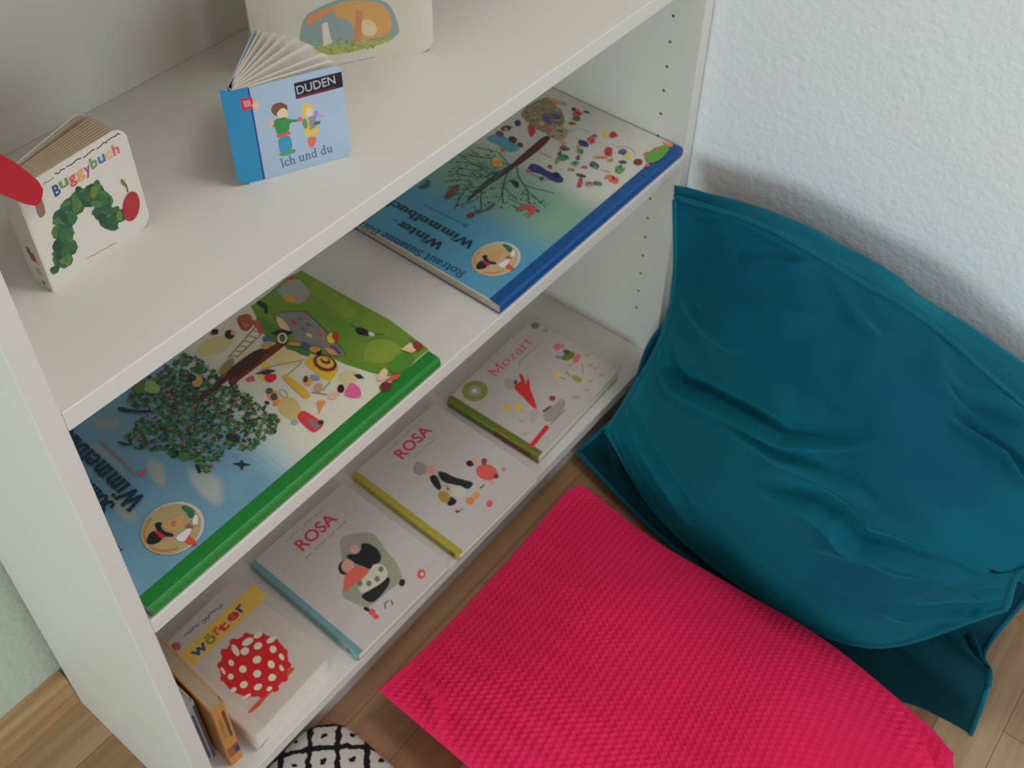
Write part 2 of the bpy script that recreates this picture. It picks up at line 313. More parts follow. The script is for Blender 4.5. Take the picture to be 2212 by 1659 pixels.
# artwork printed on each cover, in millimetres on that cover
ART_SUMMER = [('p',1,(120,155,54),[189.2,-0.1,123.5,-2.9,71.1,-6.4,16.2,-1.7,16.4,17.7,14.4,40.6,22.8,47.5,37.5,54,63.2,61.9,79.6,64.1,105.1,77.4,122.6,82,153.4,77.8,176.3,72.2,189.6,66.5,189.6,45.3,192.4,19.3,190.6,6.7]),
('q',2,(139,163,60),[169.8,0.6,137.2,-0.2,97.5,7.1,105.2,21.7,136.6,16.4,160.8,17.1]),
('q',2,(109,151,53),[130.5,30.2,92.9,19.7,60.3,13,40.9,1,17.7,1.5,32.8,17.8,61.5,27.8,94.8,41.5]),
('q',2,(144,166,62),[69.2,26.3,53,10.9,28.5,14.3,35.4,39.1,56.4,48.7]),
('q',2,(106,149,54),[69.1,59.2,44.8,44.9,29.6,41.9,29.7,51.3,48.1,57.1]),
('q',2,(87,141,65),[177.5,71.2,152.9,69.2,132.7,72.7,125.1,84.1,144.2,86.1,165,79.3]),
('q',2,(70,133,70),[125.7,80.7,111.7,71.2,95.1,74.9,99.3,78.4,120.3,84.1]),
('q',2,(169,163,152),[189.9,21.6,183.7,9.9,162.3,14.1,155.4,19.1,153.7,34.8,165,39.9,184,36.4]),
('q',3,(136,174,169),[188.6,33.7,183.6,27.4,170.3,27.2,168.6,36.5,180.6,37.9]),
('p',3,(223,163,60),[160.9,33.4,160.4,35.4,161.6,37.3,164.1,38.9,167.4,39.7,170.9,39.6,173.9,38.7,175.9,37,176.3,35,175.2,33.1,172.7,31.5,169.3,30.7,165.8,30.8,162.8,31.7]),
('p',3,(212,60,60),[191,15.9,189.4,10.2,185.2,13.3,187.5,17.5]),
('p',3,(46,60,51),[174.5,57.7,174.6,59.1,176.1,60.3,178.9,61.1,182.2,61.3,185.6,60.9,188.2,59.9,189.6,58.6,189.5,57.2,187.9,56,185.1,55.2,181.8,55,178.4,55.4,175.8,56.4]),
('p',3,(46,60,51),[171.9,60.2,170.5,61.8,169.6,63.2,169.5,64.3,170.1,64.8,171.3,64.7,173,63.9,174.7,62.6,176.1,61,177,59.6,177.1,58.5,176.5,58,175.2,58.1,173.6,58.9]),
('q',3,(147,141,139),[165.3,61,153.6,47.3,143.1,38.6,123.9,41.3,89.1,48.6,71.6,53.6,73.9,57.4,96.4,58.5,118.5,70.8,138.7,65.6,154.1,62.1]),
('s',4,(76,114,76),1.2,[165.3,61,154.2,46.7,142.5,37.6,123,40.5,86.3,48.3,71.2,53.2]),
('p',4,(209,73,87),[136.5,54.7,136.5,55.6,137.3,56.4,138.7,56.9,140.5,57,142.2,56.7,143.7,56,144.5,55.2,144.5,54.2,143.7,53.4,142.2,52.9,140.5,52.8,138.7,53.1,137.3,53.8]),
('p',4,(114,120,141),[122.7,55.4,122.7,56.3,123.5,57.1,124.9,57.6,126.6,57.7,128.4,57.4,129.8,56.8,130.6,55.9,130.6,55,129.8,54.2,128.4,53.7,126.6,53.6,124.8,53.9,123.4,54.5]),
('p',4,(209,196,141),[112.7,57.2,112.7,58.1,113.5,58.9,114.9,59.4,116.7,59.5,118.4,59.2,119.8,58.5,120.6,57.7,120.6,56.8,119.8,56,118.4,55.5,116.6,55.4,114.9,55.7,113.5,56.3]),
('p',4,(237,87,87),[106.1,49.7,106.1,50.6,106.9,51.4,108.3,51.9,110,52,111.8,51.7,113.2,51.1,113.9,50.2,113.9,49.3,113.1,48.5,111.7,48,110,47.9,108.2,48.2,106.8,48.9]),
('p',4,(120,120,128),[123.7,48.2,123.8,49.2,124.5,49.9,126,50.4,127.7,50.5,129.5,50.2,130.9,49.6,131.7,48.7,131.7,47.8,130.9,47,129.5,46.5,127.7,46.4,125.9,46.7,124.5,47.4]),
('p',4,(128,128,136),[135.6,47.8,135.6,48.7,136.4,49.5,137.8,50,139.6,50.1,141.4,49.8,142.8,49.2,143.6,48.3,143.6,47.4,142.8,46.6,141.4,46.1,139.6,46,137.8,46.3,136.4,46.9]),
('p',4,(155,128,128),[102,58.2,102,59.2,102.8,59.9,104.2,60.4,105.9,60.5,107.7,60.2,109,59.6,109.8,58.7,109.8,57.8,109,57.1,107.6,56.6,105.9,56.5,104.1,56.7,102.8,57.4]),
('q',5,(237,209,155),[160.3,61,152.7,58.9,133,64.9,137.9,70.9,150.3,67.1]),
('p',6,(40,43,46),[146.2,79.8,143.1,69.2,130.1,64.5,132.7,72.7]),
('s',6,(241,223,169),2,[130.1,74.5,128.8,75.9,128,77.4,127.6,78.8,127.8,80.1,128.5,81,129.6,81.6,131.1,81.7,132.7,81.3,134.4,80.5,135.9,79.3,137.2,77.9,138.1,76.4,138.4,74.9,138.3,73.7,137.6,72.7,136.5,72.2,135,72.1,133.3,72.5,131.6,73.3,130.1,74.5]),
('p',5,(87,114,155),[138.2,85.9,137.8,87.5,138.3,89,139.8,90.1,142,90.7,144.3,90.5,146.4,89.7,147.8,88.3,148.3,86.8,147.7,85.2,146.2,84.1,144.1,83.5,141.8,83.7,139.7,84.5]),
('p',6,(241,209,57),[92.8,45.1,91.4,47.7,91,50.1,91.9,52,93.7,52.9,96.2,52.7,98.8,51.4,101.1,49.2,102.6,46.6,102.9,44.2,102.1,42.3,100.2,41.4,97.7,41.6,95.1,43]),
('p',7,(218,40,51),[94.1,40.7,92.1,42.2,90.6,44,90.1,45.6,90.6,46.8,92,47.3,94.1,47.1,96.4,46.1,98.5,44.5,99.9,42.8,100.4,41.1,99.9,39.9,98.5,39.4,96.4,39.7]),
('p',6,(73,95,155),[114.2,67.3,104.9,65.5,101.1,72.1,111.5,72.9]),
('p',6,(241,147,87),[125.3,76.5,115.7,70.5,112.3,73.6,121.1,78.9]),
('p',6,(241,155,81),[92.8,65.1,92.3,66.6,92.9,68.3,94.5,69.9,96.8,71.1,99.3,71.5,101.6,71.2,103.1,70.1,103.7,68.6,103.1,66.9,101.5,65.3,99.2,64.1,96.7,63.7,94.4,64]),
('p',6,(237,155,114),[94.2,60.6,81.8,54.3,73.9,57.4,82.6,62.7]),
('p',7,(100,100,128),[91.2,54.3,85.9,51.8,74.1,55.7,76.1,58.3]),
('q',3,(38,40,43),[90.7,22,82.6,17.3,72,18.6,72.4,23,83.2,27.9]),
('p',4,(209,209,209),[68.4,17.7,68.2,18.8,68.8,19.9,69.9,20.7,71.5,21.1,73.2,21,74.6,20.4,75.5,19.5,75.7,18.4,75.2,17.3,74,16.5,72.4,16.2,70.8,16.3,69.3,16.8]),
('s',4,(60,65,60),0.9,[69.4,16.5,61.9,11.3]),
('s',4,(60,65,60),0.7,[98.4,22.2,88.7,22.4]),
('q',4,(241,193,54),[96.8,76.3,89.2,70,68,67.8,64.1,70.2,58.8,84.4,65.6,88.2,92.6,86.2,95.4,82.8]),
('p',5,(136,51,65),[66.9,69.9,66.1,73.7,67.7,77.4,71.6,80.2,77,81.6,82.8,81.4,87.8,79.4,91.1,76.2,92,72.3,90.4,68.6,86.4,65.7,81,64.3,75.2,64.7,70.1,66.7]),
('p',6,(241,196,62),[70.5,70.2,70,72.9,71.3,75.6,74.2,77.6,78.2,78.6,82.5,78.5,86.1,77.1,88.5,74.9,89.1,72.1,87.8,69.5,84.8,67.4,80.8,66.4,76.5,66.5,72.9,67.9]),
('p',7,(114,60,73),[74.8,69.8,74.6,71.3,75.4,72.7,77.2,73.9,79.5,74.5,82,74.5,84.1,73.8,85.5,72.5,85.7,71,84.9,69.6,83.1,68.4,80.8,67.8,78.3,67.8,76.1,68.6]),
('p',8,(241,196,73),[78.4,69.6,78.3,70.4,78.8,71.3,79.9,71.9,81.4,72.3,82.9,72.3,84.1,72,84.9,71.3,85,70.5,84.4,69.7,83.3,69,81.9,68.6,80.4,68.6,79.1,69]),
('p',8,(38,38,38),[94.7,70.7,92.9,63.4,88.3,69.3]),
('s',4,(169,130,81),1.3,[153.9,125.2,164.4,82.8]),
('s',4,(169,130,81),1.3,[148,120.3,154,80.2]),
('s',4,(182,141,87),1,[154.4,122.7,148.3,118.7]),
('s',4,(182,141,87),1,[155.9,115.8,149.4,112]),
('s',4,(182,141,87),1,[157.5,108.8,150.4,105.3]),
('s',4,(182,141,87),1,[159.1,101.7,151.5,98.6]),
('s',4,(182,141,87),1,[160.8,94.6,152.6,91.8]),
('s',4,(182,141,87),1,[162.4,87.4,153.7,84.9]),
('q',4,(125,57,43),[130.4,74.8,124.8,74,124.4,95.1,124.6,123.7,124.8,140.5,122.7,147.8,132.5,144.9,136.3,133.3,135.7,108.3,133.9,89.4]),
('q',5,(76,54,46),[135.1,94.3,128.9,108.5,129.6,127.8,131.9,137.1,139.3,143.2,142.1,126.9,141.3,103.3]),
('q',5,(100,54,51),[131.9,137.1,132.7,148.8,131.4,162.2,131.3,179.9,134.2,178.8,136.9,163.1,138.5,148.1,138.2,138.6]),
('q',6,(169,141,92),[151.6,127.1,148.9,121,140.2,132.8,141,144.6,147.9,142.9]),
('p',6,(196,169,114),[136.5,86.6,134.7,87.9,133.5,90,133,92.5,133.4,95,134.6,96.9,136.3,97.9,138.2,97.8,139.9,96.6,141.2,94.5,141.6,91.9,141.3,89.4,140.1,87.5,138.4,86.5]),
('p',2,(223,207,147),[168.8,106.7,165.3,110.6,163.8,117,164.7,124.7,167.7,132.1,172.2,137.9,177.5,140.9,182.3,140.5,185.9,136.9,187.4,130.5,186.7,122.8,183.7,115.2,179,109.3,173.7,106.3]),
('p',2,(234,215,155),[99.5,82.7,97.8,86.8,98.9,91.8,102.8,96.6,108.6,100.3,115.2,102.2,121.3,102,125.7,99.7,127.6,95.6,126.4,90.6,122.6,85.8,116.7,82,110,80,103.9,80.3]),
('p',2,(218,196,125),[51.2,131.8,51.6,136.1,54.7,139.3,59.8,140.9,65.9,140.5,71.9,138.2,76.6,134.4,79,129.8,78.6,125.4,75.5,122.1,70.3,120.5,64.1,121,58.1,123.4,53.5,127.2]),
('p',2,(223,209,158),[44.4,64.2,42,67.2,41.2,71.2,42.2,75.3,44.8,78.6,48.4,80.7,52.4,81,56,79.5,58.4,76.4,59.2,72.5,58.2,68.4,55.6,64.9,52,62.9,47.9,62.6]),
('q',4,(179,92,73),[190,85.5,182.3,73,167.6,81.4,165.7,91.9,173.3,94.1]),
('p',5,(196,130,87),[180.4,87.9,170.2,83.6,169,90.6]),
('p',4,(51,40,40),[172.1,102.1,170.4,104.2,169.8,106.4,170.3,108.4,171.9,109.7,174.2,110.1,176.9,109.5,179.3,108.1,181,106,181.7,103.8,181.1,101.8,179.5,100.5,177.1,100.1,174.5,100.7]),
('p',5,(241,169,114),[172.4,100.4,171.6,101.5,171.3,102.6,171.6,103.6,172.4,104.3,173.6,104.5,175,104.3,176.2,103.5,177,102.5,177.3,101.3,177,100.3,176.2,99.6,175,99.4,173.6,99.7]),
('p',4,(196,60,73),[191.7,117.3,189.3,109.4,184.4,111.3,187.1,115.5]),
('p',5,(46,40,46),[186.8,109.3,186,110.4,185.9,111.7,186.5,112.9,187.6,113.9,189.1,114.3,190.7,114.2,192,113.6,192.8,112.5,192.9,111.2,192.3,109.9,191.2,109,189.7,108.5,188.1,108.6]),
('p',4,(209,87,87),[175,79.3,169.8,75,151.7,82.3,153.9,86.2]),
('p',4,(223,92,128),[121.7,133.4,119.7,125.2,112.6,128.7,117.3,134.4]),
('q',5,(241,40,54),[111.4,118.4,104.1,110.6,98.8,115.5,99.8,121.7,106,123.2]),
('p',4,(60,65,100),[119.9,123.6,115.1,112.2,107.4,107.7,109.7,117]),
('p',4,(241,223,73),[116.6,120.9,109.5,118.7,105.2,122.5,112.3,124.7]),
('p',4,(241,209,73),[114.1,108.6,113.7,110.2,114.3,111.8,115.9,113,118.2,113.6,120.7,113.5,122.9,112.7,124.4,111.3,124.8,109.7,124.2,108.1,122.6,106.8,120.3,106.2,117.8,106.4,115.6,107.2]),
('s',4,(169,141,87),0.9,[95.3,107.1,96.5,85.5]),
('s',4,(169,141,87),0.9,[119,117.3,113.4,105.1,96.9,82.1]),
('q',5,(234,185,62),[97.6,110.8,97.5,105.1,61.6,106.7,59,113.5,63.3,115.3]),
('q',5,(241,155,73),[94.8,130.4,89.3,124.1,83.3,128.1,83.3,135.2,87.8,135.4]),
('p',6,(87,87,87),[82.3,129.1,81.2,130.5,80.8,132,81.2,133.4,82.3,134.3,83.9,134.5,85.6,134.1,87.2,133.1,88.3,131.7,88.7,130.1,88.3,128.8,87.2,127.9,85.6,127.6,83.9,128]),
('p',5,(73,60,60),[82,139,81.8,139.9,82.1,140.7,82.9,141.3,84,141.6,85.2,141.5,86.2,141.1,86.9,140.4,87.2,139.6,86.9,138.8,86.1,138.2,85,137.9,83.8,137.9,82.8,138.4]),
('p',5,(241,155,73),[76.1,132.7,75.2,134.7,75.1,136.4,75.7,137.6,77,137.9,78.7,137.4,80.4,136.1,81.9,134.3,82.8,132.3,83,130.5,82.3,129.3,81,129,79.3,129.5,77.6,130.8]),
('p',6,(81,100,87),[90.7,127,89.8,128.3,89.6,129.7,90,131,91.1,131.9,92.6,132.2,94.2,131.9,95.7,131.1,96.6,129.8,96.9,128.4,96.4,127.1,95.3,126.2,93.8,125.9,92.2,126.2]),
('s',5,(169,182,155),0.8,[76.1,123.3,76.2,124.2,76.7,124.9,77.7,125.5,79.1,125.9,80.6,125.9,82.2,125.6,83.8,125.1,85.1,124.3,86,123.5,86.5,122.5,86.4,121.6,85.9,120.8,84.9,120.2,83.5,119.9,82,119.9,80.3,120.1,78.8,120.7,77.5,121.4,76.6,122.3,76.1,123.3]),
('q',5,(241,100,155),[40.6,85.9,43.6,73.8,32.9,74.1,23.3,80.7,28.1,86.4,36.6,89.8]),
('f',6,[(241,209,223)],14,1.2,3,[40.6,85.9,43.6,73.8,32.9,74.1,23.3,80.7,28.1,86.4,36.6,89.8]),
('p',6,(60,32,38),[42.6,83.9,41.3,85.7,40.7,87.5,41,88.9,42.1,89.8,43.8,90,45.7,89.3,47.5,88,48.9,86.2,49.4,84.4,49.2,82.9,48,82,46.3,81.9,44.4,82.6]),
('p',5,(241,196,155),[41.9,91,40.5,92.4,39.8,94.5,40,96.8,41,98.9,42.5,100.5,44.4,101.1,46.2,100.7,47.5,99.3,48.2,97.3,48.1,94.9,47.1,92.8,45.5,91.2,43.7,90.6]),
('q',5,(237,155,87),[52.3,109.8,45,103.8,42.3,112.2,39,118.2,45.5,114.8]),
('s',5,(241,155,87),1.5,[44.9,112.6,39.4,118.5]),
('p',5,(237,169,114),[71,96.3,69.7,98.1,69.4,100.1,70,101.9,71.4,103.1,73.5,103.5,75.7,103,77.6,101.8,78.9,100,79.3,98,78.7,96.2,77.2,95,75.2,94.6,73,95]),
('p',6,(87,60,46),[76.1,97.4,75.1,98.9,74.8,100.4,75.1,101.4,75.9,101.8,77.2,101.6,78.7,100.7,80.1,99.4,81,97.9,81.4,96.5,81.1,95.5,80.2,95,78.9,95.3,77.4,96.1]),
('p',5,(141,155,196),[68,90.2,67.8,91.4,68.7,92.7,70.4,93.7,72.6,94.3,74.9,94.3,76.8,93.8,78,92.8,78.2,91.6,77.3,90.3,75.6,89.3,73.4,88.7,71.1,88.7,69.1,89.2]),
('p',5,(209,169,128),[58.5,95.1,57,97.1,56.5,99.2,57.1,101,58.5,102.2,60.6,102.6,63,102,65.1,100.5,66.5,98.6,67,96.4,66.5,94.6,65,93.4,62.9,93.1,60.5,93.7]),
('s',5,(155,128,100),1,[56.4,97.1,58.6,86.1]),
('s',5,(155,128,100),1,[62.6,105.8,49.9,98.9]),
('p',5,(40,43,46),[48,66.4,44.4,62.4,37.5,63.3,41.2,67.2]),
('q',5,(234,65,76),[53.6,130.1,53.3,124.7,33.2,123.8,26.2,124.9,26.1,134.9,29.2,137.5,49.4,135.4]),
('p',6,(136,130,122),[42.4,127.9,28.6,126.8,28.8,133.8,41.1,132]),
('p',7,(60,60,65),[28.4,123.3,27.8,124.3,27.7,125.4,28.2,126.4,29.1,127.2,30.3,127.5,31.5,127.3,32.6,126.7,33.2,125.7,33.3,124.6,32.8,123.6,31.9,122.8,30.7,122.5,29.4,122.7]),
('p',5,(163,182,196),[46.6,137.3,45.8,138.5,45.7,139.8,46.2,141,47.3,141.9,48.7,142.2,50.2,142,51.4,141.3,52.2,140.1,52.3,138.8,51.8,137.6,50.8,136.7,49.3,136.4,47.9,136.6]),
('q',7,(87,147,51),[34.5,19.2,21.2,14.1,16.4,17.7,15.4,39.6,24.1,43,30,38.4]),
('p',8,(241,209,155),[35.7,16.3,35,4,22.9,5.8,25,13.3]),
('p',8,(155,60,51),[20.9,2.6,20.7,4.6,21.7,6.3,23.6,7.4,26,7.5,28.5,6.7,30.6,5.1,31.9,3,32.1,0.9,31.1,-0.8,29.2,-1.8,26.7,-1.9,24.2,-1.1,22.1,0.5]),
('q',8,(241,209,169),[30.3,53.7,32.3,42.2,25,43.7,21.4,53.7,25.4,58.8]),
('q',9,(241,87,87),[21.4,53.7,16.8,39.7,13.1,40.5,13,46.8,18.7,53.3]),
('q',9,(120,51,46),[18.6,64.2,21.2,55.4,12.6,52,8.6,57.8,11.6,63.9]),
('s',4,(155,87,73),1,[42,-0.1,20.6,0]),
('f',4,[(51,95,65),(65,120,65),(76,130,73),(43,81,73),(87,141,87)],900,6.2,11,[188.7,147.8,173.3,141.9,157.7,142.6,138.3,146.6,146.9,160.2,131.5,152.4,121.2,143.9,103.9,144.2,84.4,144,57.1,146.4,54.4,156.3,56,169.5,53.1,180.4,56,188.6,69.9,188.3,73.9,198.9,63.8,212.1,66.9,223.1,85.7,225.7,95.9,229.8,111.1,232.2,123.1,240.6,133.3,246,151,245.8,153.9,234.7,157.8,222.8,162.7,214.5,181.6,220.6,189.3,207.9,191.6,196.9,190.1,179.3,192.2,160.9]),
('f',6,[(54,92,60),(87,136,76),(60,109,65)],420,4.6,12,[188.7,147.8,173.3,141.9,157.7,142.6,138.3,146.6,146.9,160.2,131.5,152.4,121.2,143.9,103.9,144.2,84.4,144,57.1,146.4,54.4,156.3,56,169.5,53.1,180.4,56,188.6,69.9,188.3,73.9,198.9,63.8,212.1,66.9,223.1,85.7,225.7,95.9,229.8,111.1,232.2,123.1,240.6,133.3,246,151,245.8,153.9,234.7,157.8,222.8,162.7,214.5,181.6,220.6,189.3,207.9,191.6,196.9,190.1,179.3,192.2,160.9]),
('f',7,[(196,100,122),(209,128,155),(169,87,95),(209,65,87)],230,3,13,[188.7,147.8,173.3,141.9,157.7,142.6,138.3,146.6,146.9,160.2,131.5,152.4,121.2,143.9,103.9,144.2,84.4,144,57.1,146.4,54.4,156.3,56,169.5,53.1,180.4,56,188.6,69.9,188.3,73.9,198.9,63.8,212.1,66.9,223.1,85.7,225.7,95.9,229.8,111.1,232.2,123.1,240.6,133.3,246,151,245.8,153.9,234.7,157.8,222.8,162.7,214.5,181.6,220.6,189.3,207.9,191.6,196.9,190.1,179.3,192.2,160.9]),
('s',5,(60,81,70),1.6,[141.8,136.2,137.3,157.2,136.1,173.9,123.8,188.8,109.7,201.5]),
('s',5,(65,84,73),1.2,[124.1,141.4,106.1,161.8,95.3,180.7]),
('s',6,(87,60,54),2.2,[136.8,140.4,133.9,162.5,134.5,178.8]),
('q',8,(158,179,114),[188.6,199.3,186.6,187.9,170.2,189,167.9,196.7,179.6,201.5]),
('p',8,(87,128,60),[193.4,204.8,189.3,191.7,178.6,202.3,180.9,207.4]),
('p',8,(38,60,62),[70.9,182.9,70.6,184.5,71.5,186.2,73.6,187.8,76.5,188.9,79.4,189.4,82,189,83.6,188,84,186.4,83,184.7,80.9,183.1,78.1,182,75.1,181.5,72.5,181.9]),
('q',8,(40,54,60),[183.3,228.3,179,224.7,172.8,222.7,157,212.1,156.5,214.8,171.2,226.1,178.4,229.7]),
('q',8,(40,60,68),[152.1,252.6,149.1,249.4,141.2,246.6,139.3,248,142.8,250.8]),
('p',8,(38,46,51),[106.3,228.2,103,224.1,100.5,225,98.3,228.9]),
('p',8,(40,43,49),[80,224.7,77.5,223.4,69.5,226.6,70.7,229]),
('q',5,(40,54,65),[57.5,204.8,52.1,199,53.9,196.9,52,196.1,49.6,197.7,42.1,193.7,47.5,199.5,44.4,203.4,46.3,203.5,49.6,201.2]),
('p',8,(87,128,60),[90,222.2,88.8,223.7,88.6,225.5,89.3,227.1,90.8,228.4,92.9,229,95.1,228.8,97,227.8,98.1,226.3,98.4,224.5,97.7,222.8,96.2,221.6,94.1,221,91.9,221.2]),
('p',8,(100,136,60),[66.5,220,65.7,221.1,65.5,222.2,65.8,223.3,66.7,224,68,224.3,69.4,224.1,70.7,223.4,71.5,222.4,71.8,221.2,71.4,220.1,70.5,219.4,69.2,219.1,67.8,219.3]),
('p',8,(209,169,100),[147.1,161.5,145.9,164.2,145.9,166.6,147.2,168.3,149.5,168.9,152.3,168.4,155.1,166.8,157.4,164.4,158.7,161.7,158.7,159.3,157.4,157.6,155.1,156.9,152.3,157.5,149.4,159.1]),
('p',9,(46,60,65),[156,161.1,154.8,162.6,154.5,164.2,155,165.7,156.3,166.8,158.1,167.2,160.1,166.9,161.9,166,163.1,164.5,163.5,162.9,162.9,161.4,161.6,160.3,159.8,159.8,157.8,160.1]),
('s',9,(73,100,155),1.2,[155.9,175.6,147.8,169]),
('q',1,(120,163,179),[193.8,251.4,184.4,238.6,171.6,233.2,161.9,235.5,161.7,245.4,173.5,255.1,186.4,255.5]),
('q',1.1,(130,163,170),[191.9,250.7,183.5,239.3,172,234.4,163.4,236.5,163.3,245.4,173.8,254,185.3,254.4]),
('q',1.2,(140,163,162),[189.7,249.9,182.5,240.1,172.6,235.9,165.2,237.7,165.1,245.3,174.1,252.8,184,253.1]),
('q',1.3,(147,163,158),[187.2,249,181.3,241,173.3,237.6,167.2,239,167.1,245.3,174.5,251.3,182.6,251.6]),
('q',1,(120,164,182),[172.3,271.6,164.3,261.8,147.3,261,127.3,263.8,114.2,268.9,125.3,270.1,155.1,267.3,163.9,272.9]),
('q',1.1,(130,167,177),[169.5,271.2,162.3,262.4,147.2,261.6,129.3,264.2,117.6,268.7,127.5,269.8,154.1,267.3,161.9,272.3]),
('q',1.2,(140,169,171),[166.2,270.6,160,263.1,147,262.4,131.6,264.6,121.5,268.5,130.1,269.4,153,267.3,159.7,271.6]),
('q',1.3,(147,171,169),[162.4,270,157.4,263.8,146.8,263.3,134.3,265.1,126,268.2,133,269,151.7,267.3,157.2,270.8]),
('q',1,(125,167,184),[123,246.7,117,240.2,100.3,240.9,85.3,249.1,79,257.7,88.8,259.7,106.6,255.6]),
('q',1.1,(141,171,179),[120.5,247,115.1,241.2,100.2,241.9,86.8,249.2,81.2,256.9,90,258.6,105.9,255]),
('q',1.2,(155,175,175),[117.5,247.4,113,242.5,100.2,243,88.7,249.3,83.8,256,91.4,257.4,105.1,254.3]),
('q',1.3,(166,179,174),[114.2,247.9,110.5,243.9,100.1,244.3,90.7,249.4,86.7,254.9,92.9,256.1,104.1,253.5]),
('q',1,(128,169,186),[86.1,228.7,65.2,219.5,52.8,217.2,38.5,225.6,27.2,238.9,35,242.3,50.3,244.3,68.3,240.7,82.6,235.3]),
('q',1.1,(147,175,185),[82.9,229.1,64.2,220.9,53.1,218.9,40.3,226.3,30.2,238.3,37.2,241.3,50.9,243.1,67,239.9,79.7,235]),
('q',1.2,(164,182,185),[79.1,229.6,63,222.5,53.5,220.8,42.5,227.2,33.8,237.5,39.8,240.1,51.6,241.6,65.4,238.8,76.4,234.7]),
('q',1.3,(177,188,185),[74.7,230.2,61.7,224.4,54,223,45,228.2,37.9,236.6,42.8,238.7,52.4,240,63.7,237.7,72.6,234.3]),
('q',1,(122,164,182),[116.1,287.1,104.4,280.6,83.9,281.9,66.9,291.4,77.9,300.4,95,296.9,109.1,293.4]),
('q',1.1,(134,167,177),[113.6,287.4,103.1,281.6,84.9,282.8,69.7,291.3,79.5,299.3,94.8,296.2,107.3,293.1]),
('q',1.2,(147,169,171),[110.7,287.8,101.7,282.8,86.1,283.9,72.9,291.2,81.4,298.1,94.6,295.3,105.3,292.7]),
('q',1.3,(155,171,169),[107.4,288.3,100.1,284.2,87.4,285.1,76.6,291,83.6,296.6,94.3,294.4,103.1,292.3]),
('p',6,(223,92,100),[107.8,255.3,106.6,255.9,105.7,257.1,105.2,258.5,105.3,260,105.9,261.3,107,262,108.2,262.1,109.4,261.5,110.4,260.3,110.8,258.9,110.8,257.4,110.1,256.1,109.1,255.4]),
('s',6,(182,114,136),1.3,[110.4,263,111.7,263.2,113,263.2,114.4,263.5,115.6,263,117,263.3]),
('s',6,(182,114,136),1.3,[118.6,261.4,119.9,262.2,121.2,263.1,122.4,262.5,123.6,262.9,124.7,261.3,126,261.9,127.2,261.4,128.4,261.9,129.7,261.9]),
('s',6,(182,114,136),1.3,[131.4,260.7,132.6,261.1,133.9,261.1,135.2,262.3,136.4,261.9,137.6,260.7,138.9,261.9,140.1,260.5]),
('s',6,(182,114,136),1.3,[141.9,261.4,143.2,260.3,144.5,260,145.9,261.7,147.2,260.3,148.5,260.2]),
('s',6,(182,114,136),1.3,[150.3,261.6,151.5,261.4,152.7,260.1,154.1,261.4,155.3,260.5,156.5,260.7,157.7,259.7,159.1,261.1]),
('s',6,(182,114,136),1.3,[160.8,260.5,162.3,261,163.7,260.8,165.1,259.5]),
('t', 6, (27, 57, 79), 'Wimmelbuch', 83.8, 273.5, -2.3, 124.6, 16, 0.165, 0),
('t', 6, (27, 57, 79), 'Sommer-', 97.7, 292.7, -2.4, 71.8, 16, 0.165, 0),
('t', 6, (38, 70, 100), 'Rotraut Susanne Berner', 58.4, 315.5, -1.6, 91.7, 9.5, 0.125, 0),
('p',4,(209,209,196),[36,253.4,30.9,255.9,26.5,259.6,23,264.1,20.6,269.2,19.4,274.7,19.4,280.2,20.7,285.6,23.1,290.6,26.6,294.9,30.9,298.3,35.9,300.7,41.3,302,46.9,302,52.3,300.9,57.5,298.5,62,295.1,65.6,290.8,68.2,285.7,69.6,280.2,69.8,274.5,68.6,268.9,66.2,263.7,62.7,259.2,58.2,255.6,53,253.1,47.4,251.9,41.6,252]),
('p',5,(190,169,122),[36.9,256,32,258.4,27.8,261.9,24.5,266.1,22.2,271,21.1,276.2,21.1,281.4,22.3,286.6,24.6,291.3,27.9,295.4,32,298.6,36.7,300.9,41.8,302.1,47.1,302.1,52.3,301,57.2,298.8,61.5,295.5,64.9,291.4,67.4,286.6,68.8,281.4,68.9,276,67.8,270.7,65.5,265.8,62.1,261.5,57.9,258.1,53,255.8,47.6,254.6,42.2,254.7]),
('s',6,(209,128,84),1.6,[26.5,287,27,288.1,27.5,289.1,28.1,290.1,28.8,291,29.5,292,30.3,292.8,31.1,293.6,32,294.4,32.9,295.2,33.8,295.8,34.8,296.5,35.8,297,36.8,297.5,37.9,298,38.9,298.4,40,298.7,41.1,299,42.3,299.2,43.4,299.3,44.5,299.4]),
('s',6,(209,128,84),1.6,[49.7,298.9,50.8,298.6,51.9,298.2,53,297.8,54,297.3,55,296.8,56,296.2,56.9,295.5,57.8,294.8,58.7,294,59.5,293.2,60.3,292.3,61,291.4,61.7,290.5,62.3,289.5,62.9,288.5,63.4,287.4,63.8,286.3,64.2,285.2,64.5,284.1,64.8,282.9]),
('q',6,(218,163,106),[54.5,278.5,48.1,265,44.7,264.3,41.4,272,41,280.8,48.9,282.2]),
('p',7,(196,128,81),[44.1,273.4,43.6,274.6,43.8,275.6,44.5,276.5,45.6,276.8,46.9,276.7,48.2,276,49.2,275,49.7,273.9,49.6,272.7,48.9,271.9,47.7,271.6,46.4,271.7,45.1,272.4]),
('q',8,(40,43,43),[58.1,284.6,57.7,281.1,54.4,279.5,52.2,282.9,45.8,283.7,38.8,280.1,36.8,282.5,43.2,286.7,51.8,286.6]),
('q',8,(38,38,40),[50.9,298,54.4,292.8,53.3,287.8,43.6,288,41.3,292.3,44.1,297.5,47.9,299.6]),
('p',9,(196,51,68),[52.6,289.3,52.6,286.7,42.1,285.8,41.7,289.5]),
('q',7,(46,120,87),[55.9,258.7,50.9,255.7,42.8,255.4,38.7,260.5,41.4,262.6,48.6,260.2,52.1,260.9]),
('q',7,(234,234,239),[40.2,257.5,36.8,256.9,30.4,263,34.2,265.1,38,262]),
